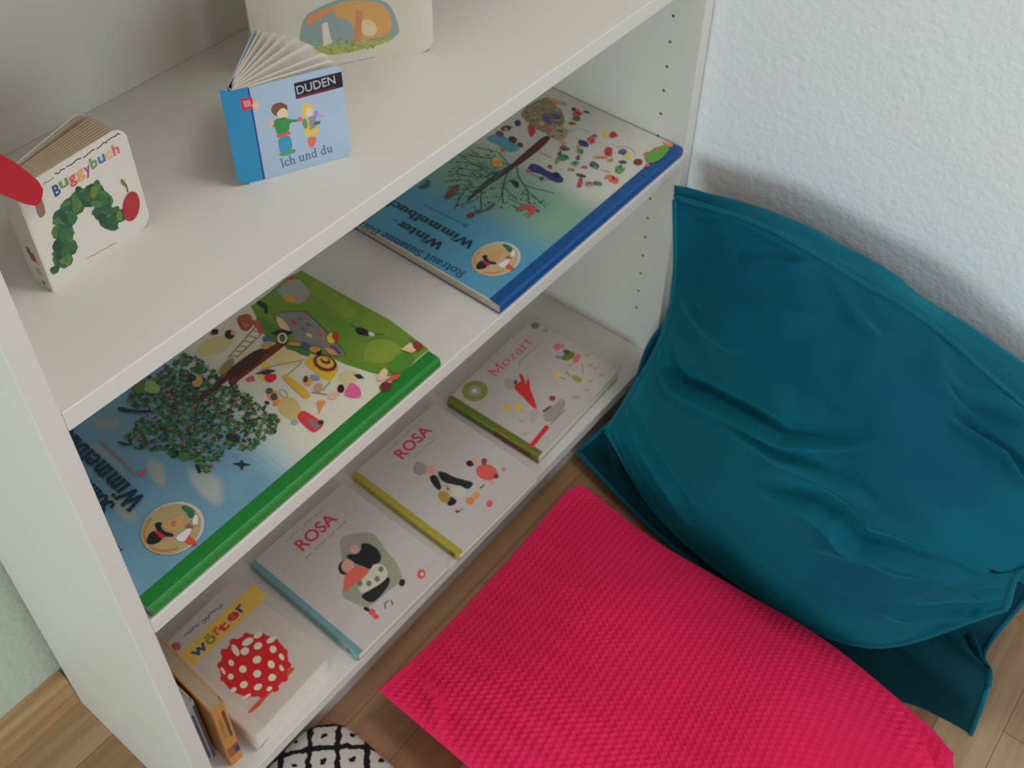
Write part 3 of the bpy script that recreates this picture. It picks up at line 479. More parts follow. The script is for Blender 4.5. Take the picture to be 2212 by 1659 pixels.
('q',7,(234,234,239),[35.7,281.7,34.3,269.3,31,267.7,25.9,278.7,29.4,282.5]),
('p',8,(169,100,87),[37,270.5,37.6,265.8,30.6,266.3,32.1,268.5]),
('q',8,(234,84,60),[26.3,280,28.8,272.9,25.8,273.6,16.2,273.8,17.3,277.2])]
ART_WINTER = [('q',3,(101,45,50),[139.4,82.8,129.5,81.5,126.1,115.6,126.8,145.4,127.1,150,133,152.8,135.6,146.1,138,107.3]),
('q',3,(77,58,53),[134.8,145.4,127.1,150,128.6,179.5,130.2,200.1,129.1,234.3,132.7,233.2,138.1,200.3,137,169.3]),
('q',3,(149,138,106),[192.3,49.2,189.2,31.4,186.5,20.1,167.8,26,152.8,31,136.6,46.9,133,60.8,143.6,64.9,139.7,80.7,160.3,79,180,73.7,188.4,68.4]),
('q',3,(176,165,133),[146.9,67.7,137.4,54.9,126,57.3,117.5,66.8,116.6,82.4,125.6,83,139.7,80.7]),
('f',4,[(125,117,85),(192,178,144),(111,98,71)],90,5,21,[192.3,49.2,186.5,20.1,152.8,31,121.9,61,116.6,82.4,160.3,79,186.3,69.2]),
('p',5,(85,93,152),[146.9,56.8,146.9,59.3,148.8,61.1,152,61.9,156,61.5,160.1,60,163.4,57.7,165.2,55.1,165.2,52.6,163.3,50.7,160.1,50,156,50.4,151.9,51.9,148.7,54.2]),
('p',5,(71,90,165),[146.4,44.3,146,46.3,146.8,47.9,148.6,49.1,151.1,49.4,153.6,48.9,155.9,47.6,157.3,45.8,157.6,43.8,156.8,42.1,155,41,152.6,40.7,150,41.2,147.8,42.5]),
('p',6,(205,85,152),[149.1,53.8,148.4,55.1,148.2,56.4,148.5,57.6,149.3,58.3,150.5,58.4,151.7,57.9,152.8,56.9,153.5,55.6,153.7,54.2,153.3,53.1,152.5,52.4,151.4,52.3,150.1,52.7]),
('p',5,(241,165,111),[152,67.7,151.6,69.4,152.1,70.9,153.4,71.9,155.3,72.2,157.4,71.7,159.2,70.5,160.5,68.9,160.9,67.1,160.3,65.6,159,64.6,157.1,64.3,155,64.9,153.2,66]),
('p',5,(205,111,85),[137.9,72.6,137.9,74.3,138.9,75.6,140.9,76.2,143.4,76,146,75,148,73.4,149.2,71.6,149.3,69.8,148.2,68.5,146.2,67.9,143.7,68.1,141.2,69.1,139.1,70.7]),
('p',5,(232,152,85),[163.8,21.3,164.1,22.8,166.1,24,169.4,24.7,173.4,24.7,177.2,24,180.2,22.8,181.7,21.4,181.5,19.9,179.5,18.7,176.1,18,172.1,18,168.3,18.6,165.3,19.8]),
('p',5,(152,165,178),[155.9,18.5,155.9,19.9,157,21,158.9,21.4,161.2,21.1,163.6,20.2,165.5,18.9,166.5,17.4,166.5,15.9,165.4,14.9,163.5,14.5,161.1,14.7,158.8,15.6,156.9,17]),
('q',5,(205,58,63),[168.2,79.6,161.5,77.5,151.3,83.4,147.9,98.2,155,93.6]),
('p',5,(53,63,125),[175.3,83.2,173.9,85.5,173.3,87.9,173.7,89.8,175,90.9,176.9,90.9,179,89.8,181,88,182.5,85.6,183.1,83.2,182.7,81.3,181.4,80.2,179.5,80.2,177.3,81.3]),
('p',4,(85,79,85),[178.5,96.6,177.2,98.8,176.9,101.7,177.7,104.7,179.4,107.2,181.6,108.7,183.9,108.9,186,107.8,187.3,105.6,187.6,102.7,186.9,99.7,185.2,97.2,183,95.7,180.6,95.5]),
('p',5,(111,85,98),[176,114.8,175.5,116.9,176.1,118.7,177.7,119.9,180,120.3,182.5,119.7,184.8,118.3,186.3,116.3,186.9,114.2,186.3,112.4,184.7,111.2,182.4,110.8,179.8,111.4,177.6,112.8]),
('p',6,(241,138,111),[179.3,103.3,178.5,104.7,178.1,106,178.3,107.1,179.1,107.8,180.2,107.8,181.5,107.2,182.6,106.1,183.5,104.7,183.8,103.4,183.6,102.3,182.8,101.6,181.7,101.6,180.5,102.2]),
('q',4,(85,165,184),[189.3,129.5,184,115.6,166.1,117,145.4,120.4,145.1,129.3,150.5,136.1,169.2,133.5,184.7,135]),
('p',5,(98,39,50),[156.7,114.1,156,116.5,156.6,118.7,158.3,120.1,160.7,120.5,163.5,119.8,166,118.1,167.8,115.7,168.5,113.2,167.9,111.1,166.2,109.7,163.7,109.3,160.9,110,158.4,111.7]),
('p',5,(85,71,98),[145.6,116.4,145.2,118,145.7,119.5,146.9,120.4,148.6,120.7,150.5,120.2,152.2,119.1,153.4,117.6,153.8,115.9,153.4,114.5,152.2,113.5,150.4,113.3,148.5,113.7,146.8,114.9]),
('p',6,(205,125,98),[155.1,136.7,154.7,138.1,155.1,139.4,156.2,140.3,157.7,140.5,159.4,140.1,160.9,139.1,162,137.7,162.4,136.2,162,134.9,161,134.1,159.4,133.8,157.7,134.3,156.2,135.3]),
('p',5,(240,176,71),[140.5,160.3,140.3,162.8,141.7,164.8,144.3,165.7,147.7,165.5,151.2,164.2,154.1,162.1,155.8,159.5,156,156.9,154.6,155,151.9,154,148.5,154.2,145,155.6,142.1,157.8]),
('p',6,(241,205,58),[151.5,155,150.6,156.5,150.4,158.2,150.8,159.6,151.9,160.5,153.4,160.7,155,160.2,156.3,159,157.2,157.4,157.5,155.8,157,154.4,155.9,153.4,154.5,153.2,152.9,153.8]),
('q',5,(229,87,58),[129.8,20.5,129.5,25.6,133.4,28.1,138.8,31.4,140.7,25.2,143.7,20.8,141.1,15.2,134.8,18.6]),
('p',6,(105,41,29),[133.7,23.2,133.2,25,134,26.1,135.6,25.7,136.8,24.1,136.6,22.4,135.2,22]),
('s',6,(98,90,85),0.7,[138.5,30.1,138.8,22.4,131.4,21.2]),
('q',5,(69,133,63),[126.3,30.4,124.4,34.9,127.9,37.5,132.4,38.4,134.8,34,135.7,30.5,133.3,28.4,129.6,27]),
('p',6,(33,62,30),[126.4,32.3,127.3,32.7,128.6,31.9,129.4,30.4,129,29.3,127.8,29.5,126.6,30.8]),
('s',6,(98,90,85),0.7,[132.4,37.8,132.9,31.5,127.2,30.9]),
('q',5,(58,37,42),[141.8,18,140,20.9,142,22.1,143.6,22.8,146.2,21.7,147.6,18.5,146.1,16.5,144,17]),
('q',5,(232,71,63),[124.6,40.8,124.4,43.3,125.8,46.3,128.9,49.8,130.5,47.5,132.7,45.6,130.2,41.1,126.8,40.9]),
('p',6,(106,34,30),[127.4,44,127.3,45,128,45.7,129,45.8,129.5,45.1,129.1,44.1,128.2,43.7]),
('s',6,(98,90,85),0.7,[130,48.4,129.1,44.1,124.3,42.3]),
('q',5,(45,37,39),[125,12.9,124.2,14.7,128,16,131.1,17.3,131.9,15.9,132.7,14.4,130.3,12.1,127.2,12.5]),
('p',6,(22,18,19),[130.9,15.9,131.3,16.1,132.4,15.7,133.2,15,133.3,14.5,132.4,14.6,131.4,15.2]),
('s',6,(98,90,85),0.7,[130.9,17.8,130,14.6,126.2,12.9]),
('q',5,(240,205,71),[82.7,32.8,80.9,36.5,80.2,40.8,83.2,42.4,87.5,36.8,89.6,31.9,89.7,27.5,85.5,29.9]),
('q',5,(213,39,50),[71.6,29.1,72.9,32.8,74.6,36.4,80,37,81.2,31.7,83.3,27.8,80.2,24.9,75.8,27]),
('p',6,(98,19,25),[74.8,37.5,75.9,37.5,77.1,36.2,77.4,34.7,76.7,34,75.4,34.8,74.6,36.4]),
('s',6,(98,90,85),0.7,[79.1,36.1,79.3,29.9,73.6,29.1]),
('q',5,(240,85,111),[88.1,53.1,84.6,58.6,86.9,63.8,92.8,60.2,97.7,57.3,96.7,52.5,95.8,48.4,91.1,47.5]),
('p',6,(110,41,53),[88.2,56.7,87.7,58.6,88.4,59.5,89.9,58.7,91,56.9,90.9,55.3,89.7,55.3]),
('s',6,(98,90,85),0.7,[93.2,61.2,94.4,53.6,88,53.5]),
('q',5,(42,63,133),[88.6,64.7,86.2,69.2,91.2,72.6,96.7,72.6,100.4,69.8,103.2,65.1,97.5,61.9,92.7,63.4]),
('p',6,(21,30,62),[91.2,64.5,91.6,65.5,93.2,65.4,94.6,64.2,94.9,62.8,93.8,62.3,92.1,63.1]),
('s',6,(98,90,85),0.7,[96.9,73.3,96.5,66.7,89.8,65]),
('q',5,(111,138,111),[90.2,45.2,89.9,46.8,92.3,48.4,94.8,48.5,97.7,48.4,96.1,46.3,94.9,44,92.1,44.7]),
('p',6,(53,65,53),[90.2,46.9,90.6,47.2,91.6,47,92.4,46.3,92.5,45.7,91.7,45.7,90.7,46.2]),
('s',6,(98,90,85),0.7,[95.3,49.8,94.5,46.5,90.8,45]),
('q',5,(71,152,77),[89.5,100.4,91.1,105.4,93.1,110.4,99.3,109.6,102.6,106.2,106.5,101.1,100.3,98.4,95,98.1]),
('p',6,(34,70,37),[93.1,101.5,94,102.2,95.8,101.4,97,99.7,96.8,98.3,95.3,98.4,93.7,99.8]),
('s',6,(98,90,85),0.7,[99.6,110.3,99.5,103.1,92.3,101.5]),
('q',5,(58,85,71),[102.2,100.2,99.4,103.6,101,104.7,102.9,104,105.9,103.2,106.3,99.9,107.6,96,104.8,96.1]),
('q',5,(98,165,85),[94.9,113.9,94.8,117.6,95.3,119.5,97.2,118.7,100.1,114.7,102.3,109,102.2,104.6,98.2,109.4]),
('q',5,(71,178,85),[85.9,79.7,83.3,83.4,85.6,85.5,88.1,85.6,91.7,84.5,93.8,79.9,90.9,78.2,88.7,76.5]),
('p',6,(34,82,41),[84.7,83.3,84.8,84.5,85.7,84.7,86.7,83.6,87,82.2,86.5,81.4,85.5,81.9]),
('s',6,(98,90,85),0.7,[89.1,86.4,90.1,80.7,85.3,80.8]),
('q',5,(241,138,111),[92.2,73.5,92.5,76.2,92.5,78.8,94.8,79.4,97.4,77.9,97.7,75,96.3,73.6,94.8,73.4]),
('q',5,(98,178,165),[75.8,100.4,75.3,104.8,75.2,109.3,79.3,107.8,83.8,107.1,83.9,102.2,82.2,99.9,79.7,98.9]),
('p',6,(46,82,77),[78.1,104.5,78.2,105.8,79.2,105.9,80.3,104.8,80.6,103.2,80,102.4,78.9,102.9]),
('s',6,(98,90,85),0.7,[80.4,108.7,81.4,102.5,76.1,102.4]),
('q',5,(111,85,85),[81.7,92,79.9,94.7,79.5,98.1,82.5,97.1,85.6,95.3,85.5,92.1,86.9,88.2,84,88.4]),
('q',5,(205,165,125),[71.6,114.1,71.7,116.7,74.3,118.9,78.4,120.3,79.1,117.4,80.7,115.4,77.7,113.2,74.4,113.1]),
('p',6,(94,77,58),[73.2,115.6,73.1,116.4,73.9,117,74.8,116.8,75.2,116.1,74.9,115.3,73.9,115.1]),
('s',6,(98,90,85),0.7,[78,119.9,77.4,115.9,73,114.4]),
('q',5,(85,98,125),[53.9,92.7,56,95.9,60.3,97.1,66,95.5,66.7,91.6,68.3,87.7,63.2,87.4,56.9,88.1]),
('p',6,(41,46,58),[60.2,97.3,61.1,97.7,62.6,96.9,63.5,95.3,63.2,94.3,61.9,94.5,60.6,95.8]),
('s',6,(98,90,85),0.7,[64,97.6,63.8,91.4,57.7,90.1]),
('q',5,(85,152,98),[53.2,95,53,97.2,56,97.1,58.4,97.6,60.2,96,60.1,94,57.7,93.3,55.6,94.1]),
('q',5,(229,98,98),[64.1,100.6,62.8,102.7,65.3,105,67.6,105.7,70,105.5,70.6,103.1,68.9,100.2,66.1,100.2]),
('p',6,(105,46,46),[64.9,102.1,65.5,102.2,66.5,101.4,67.2,100.4,67,99.8,66,100.2,65.1,101.2]),
('s',6,(98,90,85),0.7,[68.7,106.6,68.2,102.7,64,101.4]),
('q',5,(213,63,77),[59.6,58.8,54.2,66,57.6,68.9,62.3,69.6,68.4,62.6,70.4,54.5,66,53.9,62.7,53.5]),
('p',6,(98,30,37),[60.3,64.6,59.8,66.7,60.5,67.4,61.9,66.2,62.9,63.9,62.9,62.3,61.7,62.6]),
('s',6,(98,90,85),0.7,[62.7,66.6,65,58.3,58.8,59.5]),
('q',5,(241,152,85),[56.3,71.9,57.6,74.4,60.9,77.2,67.1,81.5,71.3,81.2,67.5,76.8,63.7,72.8,58.2,70.9]),
('p',6,(118,70,41),[59.9,76.3,60.8,76.2,62.7,75.2,64.2,73.8,64.2,73.3,62.6,73.9,60.7,75.2]),
('s',6,(98,90,85),0.7,[66.4,81,63.8,75.9,57.1,72.1]),
('q',5,(241,165,85),[48.6,72.2,48.5,74.3,50.1,76.5,52.9,76.1,55.3,75.2,56.7,72.4,52.8,71.6,50.6,71.2]),
('p',6,(113,77,41),[50.7,70.4,50.8,71.1,51.6,71.4,52.5,70.9,52.8,70.1,52.3,69.5,51.4,69.6]),
('s',6,(98,90,85),0.7,[53.3,77.1,52.9,73.3,49,72.2]),
('q',5,(85,93,165),[45.5,48.1,45,53.3,47.8,56.1,50.8,56.3,53.9,55.1,55,51.4,54.5,46.5,49.8,44.6]),
('p',6,(41,43,77),[45.5,55.5,46.5,55.6,47.6,54.5,48,53,47.4,52.3,46.2,52.8,45.4,54.2]),
('s',6,(98,90,85),0.7,[52.1,57.4,52.3,51.4,46.9,50.8]),
('q',5,(241,205,71),[37.1,51.7,36.1,56.3,38,59.3,41.6,56.5,44,54.7,44.5,51.7,43.8,48.7,40.6,49.4]),
('q',5,(205,85,71),[51.5,48.5,49.8,51,51.1,52.3,52.7,52.1,54.3,50.8,55.4,48.7,55,46.7,53.2,46.6]),
('q',5,(98,165,77),[29,76.7,28.1,82.6,28.9,87.8,33.7,88,37.7,84,41.3,78.3,38,74.7,34,71.2]),
('p',6,(46,77,37),[34.1,76.4,34.9,77.7,36.4,77.2,37.5,75.2,37.3,73.3,36,72.8,34.5,74.2]),
('s',6,(98,90,85),0.7,[35.2,88,36.5,79.3,29.1,79.3]),
('q',5,(192,200,192),[33.4,71.6,32.2,74.4,32.6,76.9,34.9,77.5,37.8,75.3,39,71.6,37.3,70.3,35.6,69.3]),
('q',5,(85,85,85),[34.2,65,35.3,67.3,36.7,69.9,40.5,70.3,44.2,69.4,42.3,66.3,40.3,63.3,36.1,63.3]),
('p',6,(41,41,41),[38.7,69.7,38.9,70.5,39.9,70.6,41,70.1,41.2,69.3,40.6,68.8,39.4,69]),
('s',6,(98,90,85),0.7,[40.6,71,39.8,66.7,35.1,65]),
('q',5,(241,133,85),[26.5,95,29,99.2,32.3,101.6,38.4,105.7,39.3,100.7,39.6,97.6,36.2,94.7,31.7,94.2]),
('p',6,(113,62,41),[26.5,101,27.5,101.5,29.3,100.6,30.7,98.9,30.5,97.8,29,98,27.2,99.5]),
('s',6,(98,90,85),0.7,[37.6,105,36.4,98.1,29,95.6]),
('q',5,(240,111,85),[23.7,96.2,20.3,101.5,24,105.6,28.4,105,33.3,104.2,33.7,98.6,31.5,94.9,27.7,93.7]),
('p',6,(110,53,41),[29.3,98.4,30.1,99.4,31.5,98.9,32.5,97.3,32.4,95.8,31.2,95.5,29.9,96.6]),
('s',6,(98,90,85),0.7,[29.8,105.9,30.3,98.8,23.9,98.2]),
('q',5,(192,71,90),[50.3,128.9,48.4,136.2,50.9,136.2,52.6,138,56,130.6,59.4,124.1,59.9,118.4,55.4,122]),
('q',5,(178,152,111),[41.3,120.4,40.2,125.3,42.9,127.8,45.7,127.9,48.9,126.8,50.9,122.8,48.3,120.4,45.5,119.5]),
('p',6,(82,70,53),[44,122.6,44.5,123.4,45.6,123.1,46.3,121.9,46.3,120.8,45.4,120.5,44.4,121.3]),
('s',6,(98,90,85),0.7,[46.8,128.6,47.3,123.3,42.5,122.9]),
('q',5,(125,125,125),[34.3,113.5,31.9,117.9,36.4,120.1,39.1,121.5,43.5,121.2,44.4,116.4,40.9,113.9,38,112.9]),
('p',6,(58,58,58),[38.8,120.3,39.8,120.4,41,119.4,41.5,117.9,40.9,117.2,39.7,117.7,38.8,119.1]),
('s',6,(98,90,85),0.7,[40.4,122.2,40.4,116.5,34.9,115.5]),
('q',5,(85,79,85),[55,116.3,55.8,118,58.6,120.3,63.1,120.4,67.3,119.9,66.6,117.2,61.4,114.8,55.9,114.5]),
('p',6,(41,38,41),[59.4,117.7,60.2,117.5,61.6,116.4,62.5,115.2,62.3,114.8,61.1,115.5,59.8,116.8]),
('s',6,(98,90,85),0.7,[62.9,122,61.3,117.9,56.2,115.4]),
('q',5,(125,98,106),[99.6,86.5,99.6,89.5,102.7,92.7,108.4,94.4,111,91.5,112.2,87.9,107.8,84.2,103.1,85.7]),
('p',6,(58,46,50),[102.7,93.2,103.6,93.3,105.1,92.3,106.1,90.9,105.8,90.1,104.5,90.7,103.2,92]),
('s',6,(98,90,85),0.7,[107.7,93.8,106.8,88.6,101.1,86.6]),
('q',5,(241,152,125),[109.9,79.1,110.5,82.2,110.9,84.6,113.3,86.1,115.5,83.8,116.6,81.2,115.8,78.1,112.9,79.1]),
('q',5,(165,71,58),[96.5,125.5,94,127.9,95.5,130.1,97.9,129.6,100.7,129.1,100.8,126,99.9,124.5,98.2,123.8]),
('s',5,(165,173,170),0.8,[118.7,62,119.3,60.5,119.8,58.9,120,57.4,120.1,55.9,120,54.5,119.7,53.1,119.3,51.7,118.7,50.5,117.9,49.4,116.9,48.4,115.8,47.5,114.6,46.7,113.3,46.1,111.8,45.7,110.3,45.4,108.7,45.2,107,45.3,105.3,45.5,103.6,45.8,101.9,46.3]),
('s',5,(138,125,111),0.9,[123.6,113.6,106.7,112.9]),
('s',5,(138,111,98),0.9,[50.7,94.9,39,91.6]),
('s',6,(178,178,173),0.9,[60.1,49.6,60,48,59.6,46.5,58.9,45.1,57.9,43.8,56.6,42.6,55.2,41.6,53.5,40.8,51.7,40.2,49.8,39.9,47.9,39.8,45.9,40,44,40.4,42.2,41,40.5,41.9,39,42.9,37.8,44.1,36.7,45.5,35.9,46.9,35.4,48.5,35.3,50]),
('q',5,(53,61,125),[115.1,146.6,118.2,136,107,133.2,94.4,135.8,79.2,131.8,71,135.7,70.2,143.6,81.1,146.3,98.8,143.8,112,150.5]),
('p',6,(39,42,58),[79,133.2,78.3,135.2,78.6,137.2,79.8,138.8,81.6,139.6,83.8,139.6,85.9,138.6,87.4,137,88.1,134.9,87.8,132.9,86.6,131.4,84.7,130.5,82.5,130.6,80.5,131.6]),
('p',6,(111,85,45),[89.4,148.9,88.7,150.3,88.5,151.8,88.9,153,89.8,153.8,91,154,92.4,153.4,93.5,152.4,94.3,151,94.5,149.5,94.1,148.2,93.2,147.5,91.9,147.3,90.6,147.8]),
('p',6,(218,85,125),[109.8,147.6,109.2,148.8,109.1,150.1,109.5,151.2,110.3,151.9,111.5,152.1,112.6,151.7,113.6,150.8,114.3,149.6,114.4,148.4,114,147.3,113.1,146.6,112,146.4,110.8,146.7]),
('s',5,(125,138,125),1,[108.3,151.8,93.7,150.3,81.1,146.3]),
('q',5,(39,63,69),[117.8,174.8,108.6,171.4,103.8,175.8,101.3,182.2,108.5,179.8]),
('q',6,(205,85,71),[83,208.1,76.5,198.6,71.3,192.2,65.3,193.3,60.8,205.6,63.5,211.8,68.8,200.2,77.8,209.8]),
('p',6,(98,85,85),[58.2,197.1,58.1,197.9,58.5,198.7,59.3,199.3,60.4,199.5,61.6,199.3,62.6,198.8,63.3,198,63.4,197.1,63,196.3,62.2,195.8,61,195.6,59.9,195.8,58.9,196.3]),
('s',4,(69,101,85),1.5,[129,149.4,114.8,163.7,100.8,171.3,89.9,176.8,77.1,193]),
('s',4,(69,101,85),1.5,[130.3,159.3,123.8,175.6,111.8,195.1,98.7,211]),
('s',4,(69,101,85),1.1,[103.4,171.3,88.9,169.8,75,164.4,64.2,161.6]),
('s',4,(69,101,85),1.4,[129.6,184.7,131.3,198.8,136.5,217.9]),
('s',4,(69,101,85),1.1,[88.9,178.1,75,181,57.6,186.9]),
('s',4,(69,101,85),1,[112.7,166.3,117.5,176.7,116.2,194.6]),
('s',4,(69,101,85),1,[117.1,187,104.3,193,92.1,195.2]),
('s',4,(69,101,85),2.2,[133.7,157.4,132.7,177.4,134.8,199.5,132.8,207.9]),
('s',4,(69,101,85),1.6,[133.7,163.7,142.8,189.9,160,200.2,172.7,206.7]),
('s',4,(69,101,85),1.5,[133.1,206.1,120.1,223,109.8,233.7]),
('s',4,(69,101,85),1.3,[132.8,201.9,145.8,216.7,139.8,235.5,132.5,252.6]),
('s',4,(69,101,85),1.2,[132.7,177.4,145.1,179.5,178.8,178.3,191.4,176]),
('s',4,(69,101,85),1.3,[135.7,154.9,156.8,157.7,175.4,166.9,186.3,169.6]),
('s',4,(69,101,85),1,[138.3,210.5,156.4,207.4,166.2,215.6,171.6,224.2]),
('s',4,(69,101,85),1.1,[120.3,183.3,110,198.8,103.4,213]),
('s',4,(69,101,85),1,[144.4,172.6,164.8,179.3,180.5,184,184.8,189.7]),
('s',4,(69,101,85),1,[136.8,153.7,160.5,143.7,176.2,150.3,184.5,152.9]),
('s',4,(69,101,85),1,[139.8,187.4,160.1,187.9,175.4,194.4]),
('f',3,[(74,117,98),(90,133,111),(69,111,106)],260,4.6,22,[189.1,174.1,174.4,144.4,138.8,157.5,105.3,210.7,93.4,173,56.2,181.3,61.9,212.8,104.1,221.2,127.6,252.4,163.7,231.7,179.3,208.1]),
('q',6,(111,79,58),[152.8,248.3,157.7,232.7,158,218.9,153,218.8,148.2,234.7,148.4,244.6]),
('p',7,(133,85,58),[154.8,223.8,153.4,224.9,152.1,227.3,151.1,230.5,150.6,233.9,150.7,236.7,151.4,238.4,152.6,238.8,154,237.7,155.3,235.3,156.3,232.1,156.8,228.8,156.7,225.9,156,224.1]),
('q',6,(133,58,63),[115.4,253.6,115.5,246.1,110.2,243.6,107.1,248.6,109.6,254.5]),
('p',6,(71,101,71),[113.8,240.9,109.6,235.5,104.8,235.3,107.1,242.9]),
('p',6,(111,79,98),[106.2,236.5,106,219,103,216.5,101.5,228.8]),
('p',6,(71,85,71),[187.5,251.6,185.7,242.1,178.4,240,182,249]),
('p',6,(58,111,71),[182.6,235.4,181.4,237.1,181,238.8,181.3,240.2,182.3,241.1,183.8,241.1,185.5,240.5,187.1,239.2,188.2,237.5,188.7,235.7,188.4,234.3,187.4,233.5,185.9,233.4,184.2,234.1]),
('p',6,(232,165,71),[143.7,159.4,142.3,161.9,141.9,164.5,142.6,166.8,144.3,168.2,146.7,168.5,149.1,167.7,151.3,165.9,152.7,163.4,153.1,160.8,152.4,158.5,150.7,157.1,148.3,156.7,145.8,157.6]),
('p',4,(50,119,160),[102.9,264.7,102.5,266.1,102.8,267.3,103.7,268,105.1,268.3,106.5,268,107.9,267.1,108.9,265.9,109.2,264.6,108.9,263.4,108,262.6,106.7,262.3,105.2,262.7,103.8,263.5]),
('s',4,(45,117,152),0.9,[113.1,265.2,114.3,266.1,115.5,265.2,116.7,265.9,118,265.2,119.2,265.5,120.4,266.5]),
('s',4,(45,117,152),0.9,[122.4,265.6,123.5,266.2,124.7,266,125.8,266.1,126.9,266.2,128,265.9,129.1,266.7,130.3,265.8,131.4,266.1,132.5,265.9,133.6,266.2,134.7,266.5]),
('s',4,(45,117,152),0.9,[136.7,267.2,137.9,266.6,139.2,266.3,140.4,266.6,141.6,267.6,142.9,266.4,144.1,267.2,145.3,267,146.5,267.4]),
('s',4,(45,117,152),0.9,[148.5,267.1,149.7,267.6,151,267.4,152.2,267.7,153.4,268,154.6,267.7,155.9,267.2]),
('s',4,(45,117,152),0.9,[157.9,267.2,159,268.4,160.3,267.9,161.6,267.6,162.7,268.6]),
('t', 4, (31, 58, 77), 'Wimmelbuch', 79.4, 279.8, 2.1, 122.5, 11, 0.16, 0),
('t', 4, (31, 58, 77), 'Winter-', 102.9, 301.9, 1.1, 68.6, 11, 0.16, 0),
('t', 4, (45, 85, 125), 'Rotraut Susanne Berner', 57.3, 319.7, 4.6, 155.2, 10, 0.12, 0),
('p',4,(205,213,205),[32.3,262.9,28.5,267.3,25.7,272.5,24,278.4,23.5,284.6,24,290.7,25.8,296.6,28.5,301.8,32.1,306.3,36.5,309.7,41.4,311.9,46.5,312.8,51.7,312.3,56.7,310.5,61.2,307.4,65,303.2,67.9,298.1,69.8,292.2,70.5,286,70.1,279.7,68.4,273.7,65.6,268.2,61.9,263.5,57.4,260,52.4,257.8,47.1,257,41.8,257.6,36.7,259.6]),
('p',5,(205,178,133),[33.5,265.3,30,269.5,27.3,274.5,25.7,280,25.2,285.8,25.7,291.7,27.3,297.2,29.9,302.2,33.4,306.4,37.5,309.7,42.1,311.7,47,312.6,51.9,312.1,56.6,310.4,60.9,307.5,64.5,303.5,67.3,298.6,69,293.1,69.7,287.2,69.3,281.3,67.7,275.6,65.1,270.4,61.6,266,57.3,262.7,52.6,260.6,47.5,259.8,42.5,260.3,37.8,262.2]),
('s',6,(218,138,93),1.6,[29.4,292.8,29.8,294,30.2,295.1,30.6,296.1,31.1,297.2,31.6,298.2,32.2,299.2,32.8,300.1,33.5,301,34.1,301.9,34.9,302.8,35.6,303.5,36.4,304.3,37.2,305,38.1,305.6,38.9,306.2,39.8,306.8,40.8,307.2,41.7,307.7,42.6,308,43.6,308.4]),
('s',6,(218,138,93),1.6,[56.4,306.8,57.3,306.2,58.2,305.6,59.1,304.9,59.9,304.1,60.7,303.3,61.4,302.4,62.1,301.4,62.8,300.5,63.4,299.4,64,298.3,64.5,297.2,64.9,296.1,65.3,294.9,65.6,293.7,65.9,292.5,66.1,291.2,66.3,289.9,66.4,288.6,66.4,287.3,66.4,286]),
('q',6,(213,160,103),[56.4,285.7,49.5,271.3,46.4,270.9,44.2,279.9,44.5,289.8,51.6,290.4]),
('q',8,(39,42,42),[60.1,292,59.4,288.2,56.4,286.7,54.7,290.8,49,292.5,42.5,289.2,40.9,292.1,46.9,296.1,54.6,295]),
('q',8,(37,37,39),[54.8,307.9,57.5,301.7,56.1,296.2,47.4,297.5,45.7,302.5,48.6,308.1,52.2,309.9]),
('p',9,(192,50,66),[55.5,297.9,55.4,295.1,45.9,295.2,45.8,299.4]),
('q',7,(45,117,85),[56,263.4,51.3,260.7,44.1,261.3,40.8,267.3,43.4,269.4,49.7,265.9,52.8,266.3]),
('q',7,(229,229,234),[41.9,263.9,38.8,263.5,33.6,271.1,37.1,273,40.3,269.1]),
('q',7,(229,229,234),[39.9,291.3,37.6,277.6,34.5,276.2,30.8,289.1,34.3,293]),
('p',8,(165,98,85),[40.1,278.7,40.2,273.3,34,274.7,35.5,277]),
('q',8,(229,82,58),[31.3,290.5,32.9,282.3,30.3,283.4,21.7,284.7,23,288.4]),
('q',9,(103,165,71),[24.5,44,26.9,34.8,23.1,15.5,16.8,5.5,10.1,13.8,7.9,34.6,11.3,48.6,18.1,49.8]),
('p',9,(241,138,85),[25.5,5.9,13.6,0.6,10.5,7.3,16.5,9.9]),
('p',9,(117,58,50),[21.3,52.6,20.3,55,20.3,57.6,21.3,59.9,23.1,61.4,25.3,61.8,27.6,61.1,29.4,59.4,30.5,56.9,30.5,54.3,29.5,52,27.7,50.5,25.4,50.1,23.1,50.8]),
('p',10,(232,85,85),[25.5,33.5,24.8,34.6,24.5,36.2,24.6,37.9,25.2,39.4,26.1,40.4,27.1,40.8,28.1,40.3,28.8,39.2,29.1,37.6,28.9,35.9,28.4,34.4,27.5,33.3,26.4,33]),
('p',10,(232,85,85),[22.1,19.2,21.4,20.4,21.1,22,21.3,23.7,21.9,25.2,22.8,26.3,23.8,26.6,24.8,26.1,25.5,25,25.8,23.4,25.6,21.7,25,20.1,24.1,19.1,23.1,18.8]),
('p',10,(241,85,138),[12,52.5,11.3,53.9,11.2,55.3,11.6,56.5,12.5,57.3,13.6,57.4,14.8,56.8,15.9,55.8,16.5,54.4,16.6,52.9,16.2,51.7,15.3,51,14.2,50.9,13,51.4])]
